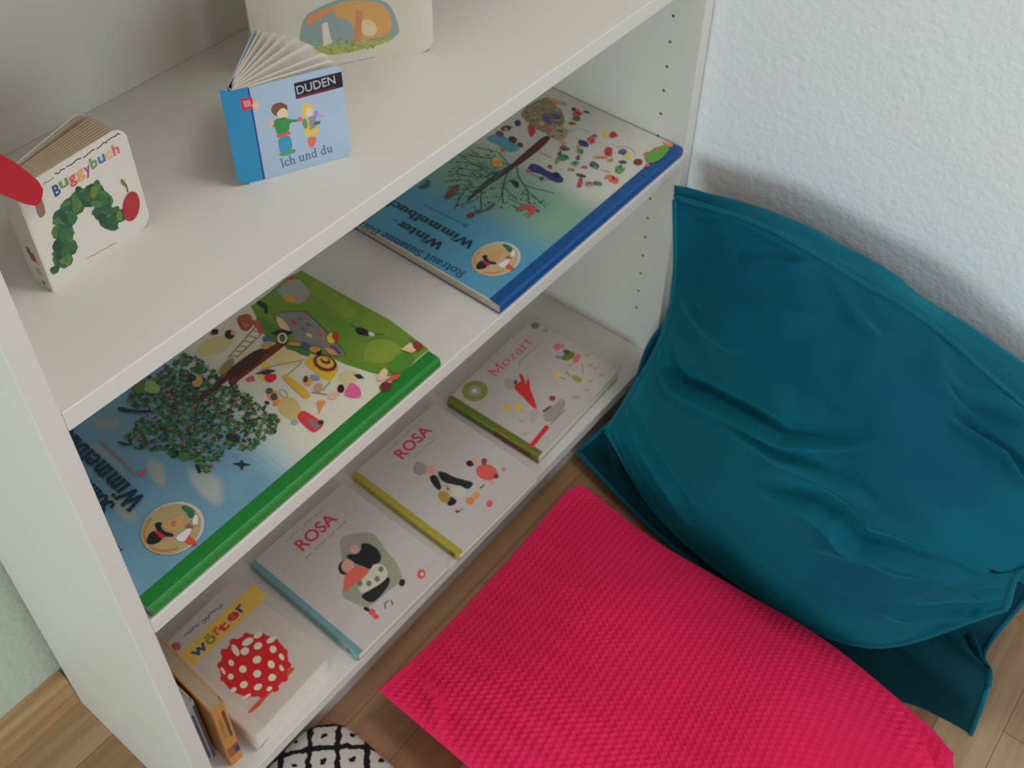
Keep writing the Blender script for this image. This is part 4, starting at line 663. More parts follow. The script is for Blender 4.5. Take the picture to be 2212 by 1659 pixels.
ART_WALK = [('T', 1, (224, 70, 85), 'ROSA', 55.6, 145, 2.6, 59.4, 16.5, 0.022, 0),
('s',1,(152,140,134),0.55,[54.8,170.2,55.9,170.2,57.1,167.1,58.2,167.2,59.3,169.9,60.4,169.6,61.5,169.4,62.6,168.1,63.7,169.2,64.8,169.3,65.9,169.2,67.1,167.7,68.2,168.7,69.3,168.6,70.4,169.8,71.5,170.9,72.6,170.7,73.7,169.3,74.8,169]),
('s',1,(152,140,134),0.55,[78.1,168.4,78.4,167.6,78.6,167.6,78.8,169.2]),
('s',1,(152,140,134),0.55,[82.1,168.7,83.2,169,84.3,170.8,85.4,169.6,86.5,169.7,87.7,168.6,88.8,167.9,89.9,169,91.1,168.3,92.2,169.7,93.2,171.5,94.4,170.4,95.6,168.6,96.6,171.2,97.8,170.9,98.9,170.7,100,171.3,101.1,170.9,102.3,171,103.4,169.5,104.5,171.7,105.6,171.7,106.8,168.9,107.9,171,109,170.9,110.2,170,111.3,170.3,112.4,170.2,113.5,171.8,114.7,170.3,115.8,171.5,116.9,169.8,118,171.8]),
('s',1,(152,140,134),0.7,[68.6,135.3,69.8,134.9,70.9,135.8,72.1,135.1,73.2,134.8,74.4,135.8,75.6,137.4,76.7,137,77.9,136.9,79.1,135.3,80.2,136.2,81.4,135.5,82.5,135.1,83.7,134.9]),
('s',1,(152,140,134),0.7,[86.7,135.3,87.8,137.5,88.9,137.2,90,137.1,91.2,137.1,92.3,135.2,93.4,135.6,94.5,136.6,95.6,136.9,96.7,137.3,97.8,137.3,98.9,134.9,100,136.5,101.2,136.7,102.3,136.2,103.4,135.2,104.5,136.1,105.6,134.9]),
('p',1,(178,163,160),[61.9,109,57.9,108.7,54.5,110.1,52.4,113.2,51.9,117.2,53.3,121.3,56.2,124.8,60,127,64.1,127.4,67.5,125.9,69.7,122.8,70.1,118.8,68.7,114.6,65.8,111.1]),
('s',1,(123,111,114),0.8,[52.2,118.4,52.5,119.3,52.9,120.2,53.4,121.1,53.9,121.9,54.5,122.7,55.2,123.5,56,124.3,56.8,125,57.6,125.6,58.5,126.2,59.4,126.7,60.4,127.1,61.3,127.4,62.3,127.7,63.2,127.9,64.2,128,65.1,128,66,127.9,66.8,127.8,67.6,127.5]),
('p',2,(239,169,152),[69.8,102.6,67,101.8,64.4,102.2,62.6,103.7,61.9,105.9,62.5,108.6,64.2,111.1,66.7,112.9,69.6,113.8,72.2,113.4,74,111.9,74.7,109.6,74.1,106.9,72.4,104.4]),
('q',3,(47,50,53),[72.2,100,77.1,91.1,78.3,78.7,83.3,66.6,87.8,55.1,86,52.5,76.4,51.7,74.4,58.6,70.1,71.4,65.2,80.2,65.4,89.3]),
('q',3,(47,50,53),[59.8,102.1,67.4,97.9,61.7,85.9,57.5,78.7,51.7,77.8,52.4,86.2,55.8,96.1]),
('s',4,(166,157,108),0.8,[65.7,95.2,62.6,83.4]),
('q',3,(186,152,70),[50.5,77.8,56.1,74.1,56.5,64.5,52,59.3,43.9,58.5,41.6,64.1,44.9,73.7]),
('q',2,(44,44,50),[55.1,63.2,55.8,51.8,49.9,49.8,43.6,52.8,43.2,57.8]),
('p',4,(224,213,189),[69,50.2,65.3,49.5,61.9,50.7,59.3,53.6,58.1,57.5,58.5,61.8,60.5,65.5,63.6,68,67.2,68.7,70.7,67.5,73.3,64.6,74.5,60.6,74.1,56.3,72.1,52.6]),
('p',4,(224,166,137),[64.1,70.7,63.1,70.8,62.1,71.9,61.1,73.6,60.4,75.8,60.2,78,60.5,79.6,61.1,80.5,62.1,80.4,63.2,79.4,64.2,77.6,64.8,75.4,65.1,73.3,64.8,71.6]),
('p',5,(137,94,79),[61.5,69.3,60.8,69.2,60.1,69.7,59.6,70.5,59.3,71.6,59.2,72.7,59.5,73.6,60,74.1,60.7,74.2,61.4,73.7,62,72.9,62.3,71.8,62.3,70.7,62,69.8]),
('s',1,(64,59,62),1,[43.5,44,46.5,39.1,51.9,38.5]),
('p',1,(94,79,79),[45.2,39,44.5,38.7,43.7,38.8,42.8,39.4,42.1,40.2,41.7,41.1,41.7,42.1,42.1,42.7,42.8,43,43.7,42.9,44.6,42.4,45.3,41.6,45.7,40.6,45.6,39.7]),
('s',1,(239,181,152),1.2,[45,49.7,44.6,42.8]),
('p',3,(241,105,94),[115.6,38.9,110.5,37.7,105.4,39.3,101.3,43.4,98.9,49.1,98.8,55.4,101,61,105,64.8,110.1,66,115.3,64.4,119.5,60.3,121.8,54.5,121.9,48.2,119.7,42.6]),
('p',3,(73,41,53),[109.2,72,107.3,71.3,105.3,71.6,103.6,72.9,102.5,74.9,102.3,77.2,103,79.4,104.4,80.9,106.4,81.6,108.4,81.3,110.1,80,111.2,78,111.4,75.7,110.7,73.5]),
('p',4,(241,181,152),[114.8,68.9,113.1,68.6,111.4,69.3,110.2,70.7,109.6,72.7,109.8,74.9,110.7,76.7,112.2,77.9,113.9,78.2,115.5,77.5,116.7,76,117.3,74,117.2,71.9,116.2,70]),
('p',4,(166,79,64),[122.3,61.8,120.2,60.9,118.2,60.9,116.7,61.6,115.9,63.1,116.1,64.9,117.1,66.8,118.8,68.4,120.8,69.2,122.8,69.3,124.3,68.5,125.1,67,125,65.2,124,63.3]),
('p',4,(152,64,70),[115.4,36.4,113.8,35.6,112.2,35.3,110.7,35.9,109.8,37,109.5,38.5,110,40.1,111.1,41.5,112.6,42.4,114.3,42.6,115.7,42.1,116.7,41,117,39.4,116.5,37.8]),
('s',1,(241,181,166),1.4,[122,44.3,126.8,38.6]),
('p',1,(224,137,152),[128.8,36.3,127.3,35.3,125.8,34.8,124.7,35,124,35.7,124.1,36.9,124.8,38.3,126,39.6,127.5,40.6,128.9,41,130.1,40.9,130.7,40.1,130.7,38.9,130,37.6]),
('p',1,(241,166,166),[104.6,33.7,103.4,33.1,102,33.1,100.7,33.8,99.7,34.9,99.3,36.3,99.5,37.6,100.3,38.7,101.5,39.3,102.9,39.3,104.2,38.7,105.1,37.6,105.5,36.2,105.3,34.8]),
('s',1,(50,47,50),1.6,[86.9,42.3,93.8,41.8]),
('s',1,(241,195,166),1.2,[86,52.5,88.4,43.6]),
('p',3,(241,146,79),[68.7,35.1,66.6,33.9,64.2,33.9,61.9,34.9,60.3,36.9,59.6,39.3,60,41.7,61.4,43.7,63.5,44.9,65.9,44.9,68.2,43.9,69.8,41.9,70.5,39.5,70.1,37]),
('p',4,(241,166,102),[76.1,34.1,73.7,34,71.7,34.8,70.5,36.4,70.2,38.6,71.1,40.8,72.8,42.7,75.1,43.8,77.5,44,79.5,43.1,80.8,41.5,81,39.3,80.1,37.1,78.4,35.2]),
('p',3,(241,94,108),[78.4,15.2,76.2,14.7,74.2,14.9,72.8,16,72.3,17.6,72.8,19.5,74.2,21.3,76.2,22.6,78.4,23.1,80.4,22.8,81.8,21.8,82.3,20.1,81.8,18.3,80.4,16.5]),
('s',1,(210,181,181),0.5,[84.6,18.8,85.8,18.8,87,18.4,88.2,18.1,89.4,17.8,90.6,18.7,91.7,18.4,92.9,18.8]),
('s',1,(210,181,181),0.5,[95.2,18.3,96.3,18.8,97.4,18.2,98.5,18.9,99.6,18.8,100.7,18.4,101.8,18.6,103,18.8,104.1,18.2,105.2,18.7,106.3,19])]
ART_CHAIR = [('T', 1, (224, 70, 85), 'ROSA', 49.2, 141.4, 0.3, 58, 16.5, 0.022, 0),
('s',1,(152,137,128),0.55,[46.2,164.9,47.4,166,48.5,165.3,49.7,166.2,50.8,166.3,52,164.3,53.2,164.1,54.3,167,55.5,165,56.7,164.9,57.8,167.6,59,165.7,60.2,167.1,61.3,165.8,62.5,166.4,63.6,164.6,64.8,166.3,66,167.2]),
('s',1,(152,137,128),0.55,[69.1,166,69.4,166.7,69.7,166.5,69.9,164.3]),
('s',1,(152,137,128),0.55,[73.1,166.8,74.2,166.2,75.3,165.2,76.4,164.2,77.5,167.2,78.7,165.8,79.8,166.7,80.9,167.3,82,166.7,83.1,167.4,84.2,165.5,85.3,167,86.4,165.7,87.6,167.5,88.7,167.3,89.8,164.5,90.9,164.6,92,164.9,93.1,167.6,94.2,165.7,95.3,166.4,96.5,165.2,97.6,166,98.7,165.6,99.8,165.4,100.9,166.3,102,166.3,103.1,167.4,104.2,166.6,105.4,167.5,106.5,167.3,107.6,167.8,108.7,166.6]),
('s',1,(146,134,128),0.7,[45.1,131.7,46.2,131.2,47.3,132.6,48.4,131,49.5,132.3,50.6,131.8,51.7,130.9,52.8,132.2,53.9,130.9,55,132]),
('s',1,(146,134,128),0.7,[59,131,60.1,131.1,61.2,132,62.3,133.2,63.4,131.2,64.5,131.5,65.6,132.6,66.7,133.6,67.8,132.5,68.9,132,70,133.6,71.1,131,72.2,133.3,73.3,131.7,74.4,131.3,75.5,131.2,76.6,131.7,77.7,133.2,78.8,131.4]),
('s',1,(146,134,128),0.7,[82.8,132.5,83.9,132.7,85,132,86.1,132.5,87.2,131.1,88.3,131.1,89.4,131.5,90.5,132.9,91.6,132.1,92.7,131.8]),
('s',1,(146,134,128),0.7,[96.6,132.6,97.8,132.2,98.9,131.8,100.1,133.2,101.2,132.9,102.3,131.6,103.5,132.6,104.6,132.5,105.8,133.5,106.9,133,108.1,131.8,109.2,133.8,110.4,131.3,111.5,132.2]),
('q',1,(169,169,146),[97.2,118.7,110.3,109.4,119.4,98.5,118.5,85.1,112.5,67,109.5,47.1,98.9,26.2,90.2,26.1,80.6,28.7,55.3,29.8,45.9,32.3,42.9,44.7,38.8,58.4,40,65.7,45.8,70.5,53.4,73.5,64.7,90.1,77.5,105.8,86.3,117.4]),
('p',2,(181,169,160),[94.1,98.8,89.7,97.6,85.6,98.6,82.5,101.5,81.1,105.8,81.7,110.6,84.1,115.1,87.9,118.3,92.3,119.5,96.5,118.6,99.6,115.6,101,111.3,100.4,106.4,98,101.9]),
('p',3,(236,175,157),[91.8,89.7,89.4,89.6,87.3,90.7,85.9,92.9,85.5,95.6,86.2,98.5,87.8,100.8,90.1,102.2,92.5,102.3,94.6,101.2,96,99,96.4,96.3,95.7,93.4,94,91.1]),
('q',4,(44,47,50),[100.6,97,106.9,91,108.5,76.5,103.4,65.4,96,61.8,90.2,65.7,83.1,63.5,81,73.6,77.6,82.4,77.3,98.2,81.7,97.7,87.8,90.3,95.4,90.6]),
('p',4,(59,47,50),[58.6,83.3,57.9,86.4,58.8,89.9,61.1,93.3,64.3,95.8,67.9,96.9,71.1,96.4,73.2,94.4,73.9,91.2,73,87.6,70.6,84.3,67.4,81.8,63.8,80.7,60.7,81.3]),
('p',5,(236,175,152),[71.1,78.9,67.6,78.6,64.6,80,62.6,82.7,62.1,86.2,63.1,89.9,65.5,93,68.8,94.9,72.4,95.2,75.4,93.9,77.4,91.2,77.9,87.6,76.9,83.9,74.4,80.8]),
('q',6,(241,117,96),[60.8,81.1,76.8,80.3,81.6,72.9,80.5,62.1,74.8,61.2,67,63.1,54.4,64.8,44.3,66.5,51.7,75.4]),
('q',7,(224,218,195),[83.1,63.5,90.9,66.4,97.5,58.4,94.9,46.2,86.3,41.4,71.8,43.8,60.5,46.9,54.9,50.8,59.4,60.2,68.1,61.8]),
('p',8,(123,137,108),[93.5,52.5,92.1,51.5,90.6,51.2,89.2,51.7,88.3,52.7,88.1,54.2,88.5,55.8,89.5,57.3,90.9,58.2,92.5,58.5,93.8,58.1,94.7,57,94.9,55.6,94.5,53.9]),
('p',8,(123,137,108),[71.6,50.1,70.2,49.1,68.7,48.8,67.4,49.2,66.5,50.3,66.3,51.8,66.7,53.4,67.6,54.8,69,55.7,70.5,56,71.8,55.6,72.7,54.6,73,53.1,72.6,51.5]),
('p',8,(123,137,108),[65,57.9,63.7,57,62.2,56.7,60.9,57.1,60,58.2,59.7,59.6,60.1,61.2,61.1,62.7,62.5,63.6,64,63.9,65.3,63.5,66.1,62.4,66.4,61,66,59.4]),
('p',8,(123,137,108),[81.7,46.9,80.3,46,78.8,45.7,77.5,46.1,76.6,47.2,76.4,48.6,76.8,50.2,77.8,51.6,79.1,52.6,80.7,52.9,82,52.5,82.9,51.4,83.1,49.9,82.7,48.3]),
('q',8,(44,44,47),[90.7,42.1,86.8,34.7,71.1,31.2,56.6,31.1,52.3,36.3,51.7,48.8,62.3,46.3,78.9,41.3]),
('p',5,(47,41,47),[95.4,20.8,93.5,20.3,91.7,20.5,90.5,21.5,90,23,90.4,24.7,91.5,26.4,93.2,27.6,95.2,28.1,96.9,27.9,98.2,26.9,98.7,25.4,98.3,23.6,97.2,22]),
('p',5,(50,44,47),[46.5,28,45.5,27.9,44.4,28.5,43.5,29.8,43,31.4,42.9,33.1,43.3,34.5,44.1,35.3,45.1,35.4,46.1,34.7,47,33.4,47.6,31.8,47.7,30.2,47.3,28.8]),
('s',1,(94,79,79),1.3,[59.3,16.2,63.5,21.4,68.2,20.1]),
('s',1,(94,79,79),1.3,[68,12.9,70.5,18.8]),
('p',3,(239,94,108),[47.1,19.7,45.5,19.7,44,20.7,43,22.4,42.7,24.5,43.1,26.6,44.2,28.3,45.7,29.3,47.3,29.3,48.8,28.3,49.8,26.6,50.2,24.5,49.7,22.4,48.7,20.7]),
('p',3,(239,94,108),[47,14.1,45.6,13.6,44.2,13.9,43,14.8,42.2,16.3,42,18,42.4,19.5,43.4,20.7,44.7,21.2,46.1,20.9,47.3,20,48.1,18.5,48.4,16.8,47.9,15.3]),
('p',3,(241,94,102),[118,10.3,115.4,9.6,113,10,111.3,11.4,110.6,13.5,111.1,15.9,112.6,18.2,114.9,19.8,117.5,20.5,119.9,20.1,121.6,18.7,122.3,16.5,121.8,14.1,120.3,11.9]),
('p',4,(241,224,224),[118.1,13,117.2,12.5,116.3,12.3,115.6,12.5,115.1,13.1,115,13.9,115.2,14.9,115.9,15.7,116.7,16.2,117.6,16.4,118.4,16.2,118.9,15.6,119,14.8,118.7,13.9]),
('s',1,(210,175,175),0.5,[125.2,15.1,126.5,14.9,127.7,14.5,128.9,15.4,130.1,14.3,131.4,14.8]),
('s',1,(210,175,175),0.5,[133,15.3,134.2,14.2,135.4,14.7,136.5,14.8,137.7,14,138.9,14.3,140.1,14.7,141.2,14.3])]
ART_MUSIC = [('p',1,(150,162,72),[45.3,117.6,41.4,114.8,37,113.1,32.4,112.5,27.9,113.1,23.7,114.8,20.1,117.6,17.5,121.1,15.9,125.2,15.4,129.7,16.2,134.1,18.1,138.3,21.1,141.9,24.9,144.7,29.3,146.5,33.9,147.2,38.6,146.6,42.8,144.9,46.5,142.2,49.2,138.6,50.8,134.4,51.2,129.9,50.3,125.4,48.3,121.2]),
('p',2,(186,174,168),[38.5,123,34.8,121.1,30.8,120.9,27.2,122.4,24.8,125.4,24.1,129.3,25.2,133.2,27.8,136.5,31.6,138.5,35.6,138.7,39.2,137.2,41.6,134.2,42.3,130.3,41.2,126.3]),
('p',3,(241,239,239),[34.8,127.8,33.3,127,31.7,126.9,30.3,127.5,29.4,128.6,29.2,130.1,29.6,131.7,30.6,133,32.1,133.8,33.7,133.9,35.1,133.3,36,132.1,36.3,130.6,35.8,129.1]),
('s',1,(168,171,132),0.6,[80.8,144.9,82,146.2,83.2,146.1,84.4,145.1,85.6,145.6,86.8,145.5,88,145.8,89.2,146.1,90.4,144.8,91.6,144.7,92.8,146.2]),
('s',1,(168,171,132),0.6,[96.1,145.4,97.3,146,98.5,144.6,99.7,145.4,100.9,145.9,102.1,145,103.3,146.3,104.5,146.2,105.7,144.7,106.9,144.7,108.1,145.6]),
('t', 1, (230, 111, 120), 'Mozart', 68.1, 124.4, -1.8, 83.9, 14.5, 0.1, 0),
('s',1,(156,165,123),1,[102.5,109.8,110.4,114.4,162.4,113.6]),
('q',2,(230,57,57),[68.4,93.3,78.1,95.2,83.4,90.8,91.8,101.6,95.6,101.6,92.5,93.6,82.2,82.9,92.9,88.3,92.6,83.9,81,75,74.5,64.6,59.8,46.6,57.6,51.7,63.2,69.8]),
('p',1,(191,180,174),[76.2,95.2,72.2,93.1,68.1,92.6,64.6,93.8,62.5,96.6,62.1,100.2,63.5,104.1,66.5,107.4,70.5,109.6,74.7,110.1,78.2,108.8,80.4,106.1,80.7,102.4,79.3,98.5]),
('p',3,(66,66,66),[78.9,95.2,77.2,94.6,75.7,94.6,74.7,95,74.6,95.8,75.2,96.8,76.4,97.9,78.1,98.8,79.9,99.3,81.4,99.4,82.3,99,82.5,98.2,81.9,97.1,80.6,96.1]),
('s',1,(171,171,165),0.8,[104,98.2,93.6,87.4]),
('p',1,(241,200,81),[40.9,74,38.4,72.8,35.8,72.7,33.5,73.7,32,75.6,31.6,78,32.3,80.5,34.1,82.6,36.6,83.9,39.2,84,41.5,83,43,81.1,43.4,78.6,42.7,76.1]),
('p',1,(241,206,90),[49.7,62.9,47.2,61.7,44.6,61.6,42.3,62.6,40.8,64.5,40.4,66.9,41.1,69.4,42.9,71.5,45.4,72.7,48,72.8,50.3,71.8,51.8,69.9,52.2,67.5,51.5,64.9]),
('s',1,(171,186,126),0.9,[35.3,73.2,36.3,62.9]),
('s',1,(171,186,126),0.9,[45.2,62.9,46.2,52.7]),
('p',1,(120,132,126),[181.8,134.3,179.1,133.1,176.3,133,173.8,134.2,172.1,136.3,171.6,139,172.3,141.7,174.2,143.8,176.8,145.1,179.7,145.1,182.2,143.9,183.9,141.8,184.4,139.1,183.7,136.4]),
('p',1,(174,168,162),[182.4,119.1,180.7,118.3,178.9,118.4,177.3,119.1,176.2,120.5,175.8,122.2,176.3,124,177.5,125.4,179.2,126.1,181.1,126.1,182.7,125.4,183.8,124,184.1,122.2,183.7,120.5]),
('p',1,(241,120,132),[167.5,87,164.8,85.6,161.9,85.4,159.5,86.3,158.1,88.1,157.8,90.5,158.8,93.1,160.9,95.3,163.6,96.6,166.5,96.9,168.9,96,170.4,94.2,170.6,91.7,169.6,89.1]),
('p',1,(200,150,186),[171.8,84,170,83,168.2,82.6,166.8,83,166,84,166.1,85.4,166.9,86.9,168.4,88.3,170.2,89.3,172,89.7,173.4,89.3,174.2,88.4,174.2,87,173.3,85.4]),
('p',1,(132,138,52),[169.9,65.3,167.2,63.3,163.2,62.4,158.5,62.8,154.1,64.4,150.9,66.9,149.5,69.8,150.2,72.6,152.8,74.6,156.9,75.5,161.6,75.1,166,73.5,169.2,71,170.6,68]),
('p',2,(96,81,81),[167,70.6,165.2,70.3,163.4,70.9,161.9,72.4,160.9,74.4,160.8,76.6,161.4,78.6,162.7,79.8,164.5,80.2,166.3,79.6,167.8,78.1,168.8,76.1,169,73.9,168.3,71.9]),
('p',2,(241,120,120),[171.9,57.9,170.6,55.9,167.9,54.1,164.4,53,160.6,52.7,157.4,53.4,155.4,54.8,154.9,56.6,156.2,58.7,158.8,60.4,162.4,61.6,166.2,61.8,169.4,61.2,171.5,59.8]),
('p',1,(156,156,171),[153.9,74.2,152.3,73.7,150.3,74.1,148.4,75.3,147,77.2,146.3,79.2,146.4,81.1,147.3,82.5,149,83,150.9,82.6,152.8,81.4,154.2,79.6,155,77.5,154.8,75.6]),
('p',1,(241,215,111),[126.5,56.5,124.5,55.6,122.3,55.8,120.3,56.9,118.9,58.7,118.3,60.9,118.8,63,120.1,64.6,122.1,65.4,124.3,65.3,126.4,64.2,127.8,62.4,128.3,60.2,127.9,58.1]),
('s',1,(141,141,96),1.6,[135.7,55.6,132,46]),
('p',1,(171,171,66),[134.8,28.2,132.7,28.4,130.8,30.2,129.5,33.2,129.2,36.8,129.7,40.3,131.1,43.1,133.1,44.5,135.2,44.3,137.1,42.5,138.4,39.5,138.7,35.8,138.2,32.3,136.8,29.6]),
('s',1,(141,156,96),1.2,[160.2,46.6,146.8,34.4]),
('s',1,(156,150,126),1.6,[122.4,55.7,123,47.8]),
('q',1,(174,165,147),[58.3,37.3,74.7,34.5,88.4,30.9,92.9,27.4,82.2,18.3,55.9,17.9,48.1,25.6]),
('s',2,(96,81,66),2.6,[61.2,38.1,74.1,35.4]),
('p',2,(171,72,72),[89,38.2,87.1,37.3,85.1,37.4,83.3,38.2,82.1,39.8,81.7,41.7,82.2,43.6,83.5,45.1,85.4,45.9,87.4,45.9,89.3,45.1,90.5,43.5,90.9,41.6,90.3,39.7]),
('s',2,(141,132,114),0.8,[83.9,29.8,84.9,30.4,86,31,87,31.4,88.1,31.7,89.1,31.9,90,31.8,90.9,31.7,91.5,31.3,92,30.8,92.4,30.2,92.5,29.5,92.5,28.7,92.3,27.9,91.9,27,91.3,26.1,90.6,25.2,89.7,24.3,88.8,23.6,87.7,22.9,86.6,22.3]),
('s',2,(156,132,111),1.2,[50.6,18,81.7,16.6]),
('p',2,(230,52,66),[3.7,19,45.5,22.3,45.5,15.7,6.6,13.2]),
('s',1,(174,180,126),1,[30,55.3,28.8,49,36.4,49.3]),
('p',1,(186,189,135),[30.6,47.7,29.8,47.8,29.1,48.3,28.8,49.3,28.7,50.4,29,51.5,29.6,52.3,30.4,52.8,31.2,52.7,31.8,52.1,32.2,51.2,32.2,50.1,31.9,49,31.3,48.1]),
('s',1,(174,180,126),1,[16.5,39.5,15.4,33.2,22.8,33.5]),
('p',1,(186,189,135),[17.1,32,16.3,32,15.6,32.6,15.3,33.5,15.2,34.6,15.5,35.7,16.1,36.5,16.9,37,17.7,36.9,18.3,36.3,18.7,35.4,18.7,34.3,18.4,33.2,17.8,32.4]),
('s',1,(174,180,126),1,[176.6,55.4,175,48.7,183.6,49.1]),
('p',1,(186,189,135),[176.9,47.4,176,47.4,175.3,48,175,49,175,50.2,175.4,51.4,176.1,52.3,177,52.7,177.8,52.7,178.5,52.1,178.9,51.1,178.9,49.9,178.5,48.7,177.8,47.8]),
('s',1,(174,180,126),1,[164.4,41.2,162.9,34.6,171.3,35]),
('p',1,(186,189,135),[164.7,33.3,163.9,33.4,163.2,33.9,162.8,34.9,162.8,36.1,163.2,37.3,163.9,38.1,164.8,38.6,165.6,38.5,166.3,37.9,166.7,36.9,166.7,35.8,166.3,34.6,165.6,33.7]),
('s',1,(174,180,126),1,[163.7,32.4,162.2,25.8,170.6,26.1]),
('p',1,(186,189,135),[164,24.5,163.1,24.6,162.4,25.2,162.1,26.1,162.1,27.3,162.5,28.4,163.2,29.3,164,29.8,164.9,29.7,165.6,29.1,166,28.1,165.9,26.9,165.6,25.8,164.9,24.9]),
('s',1,(174,180,126),1,[159.4,18.4,157.9,11.9,166.3,12.2]),
('p',1,(186,189,135),[159.7,10.6,158.9,10.7,158.2,11.3,157.8,12.2,157.8,13.4,158.2,14.5,158.9,15.4,159.8,15.8,160.6,15.7,161.3,15.2,161.7,14.2,161.7,13,161.3,11.9,160.6,11]),
('s',1,(174,180,126),1,[106.1,24.6,104.7,18.2,112.7,18.5]),
('p',1,(186,189,135),[106.5,16.9,105.7,17,105,17.6,104.6,18.5,104.6,19.7,105,20.8,105.6,21.6,106.5,22,107.3,22,107.9,21.4,108.3,20.4,108.3,19.3,108,18.2,107.3,17.3]),
('s',1,(174,180,126),1,[125.1,19.1,123.7,12.7,131.8,12.9]),
('p',1,(186,189,135),[125.5,11.4,124.7,11.4,124,12,123.6,13,123.6,14.1,124,15.2,124.7,16.1,125.5,16.5,126.3,16.4,127,15.9,127.4,14.9,127.4,13.8,127,12.6,126.4,11.8]),
('s',1,(174,180,126),1,[141.1,24.9,139.6,18.4,147.9,18.7]),
('p',1,(186,189,135),[141.5,17.1,140.6,17.1,139.9,17.7,139.6,18.7,139.6,19.8,139.9,21,140.6,21.8,141.5,22.3,142.3,22.2,143,21.6,143.4,20.6,143.4,19.5,143,18.4,142.3,17.5]),
('s',1,(174,180,126),1,[147.5,62.7,146,56,154.3,56.4]),
('p',1,(186,189,135),[147.8,54.7,146.9,54.7,146.3,55.3,145.9,56.3,145.9,57.5,146.3,58.7,147,59.6,147.8,60,148.7,59.9,149.4,59.4,149.8,58.4,149.7,57.2,149.4,56,148.7,55.1]),
('s',1,(174,180,126),1,[107.6,20.3,106.3,13.9,114.3,14.2]),
('p',1,(186,189,135),[108.1,12.6,107.2,12.7,106.6,13.3,106.2,14.2,106.2,15.4,106.6,16.5,107.2,17.3,108,17.7,108.8,17.7,109.5,17.1,109.9,16.1,109.9,15,109.5,13.9,108.9,13]),
('p',1,(197,183,174),[49.5,37.9,44.4,36.5,40.1,36.5,37.4,37.8,36.9,40.2,38.5,43.2,42.1,46.3,47,48.8,52.1,50.2,56.4,50.2,59.1,48.9,59.7,46.4,58,43.4,54.3,40.3])]
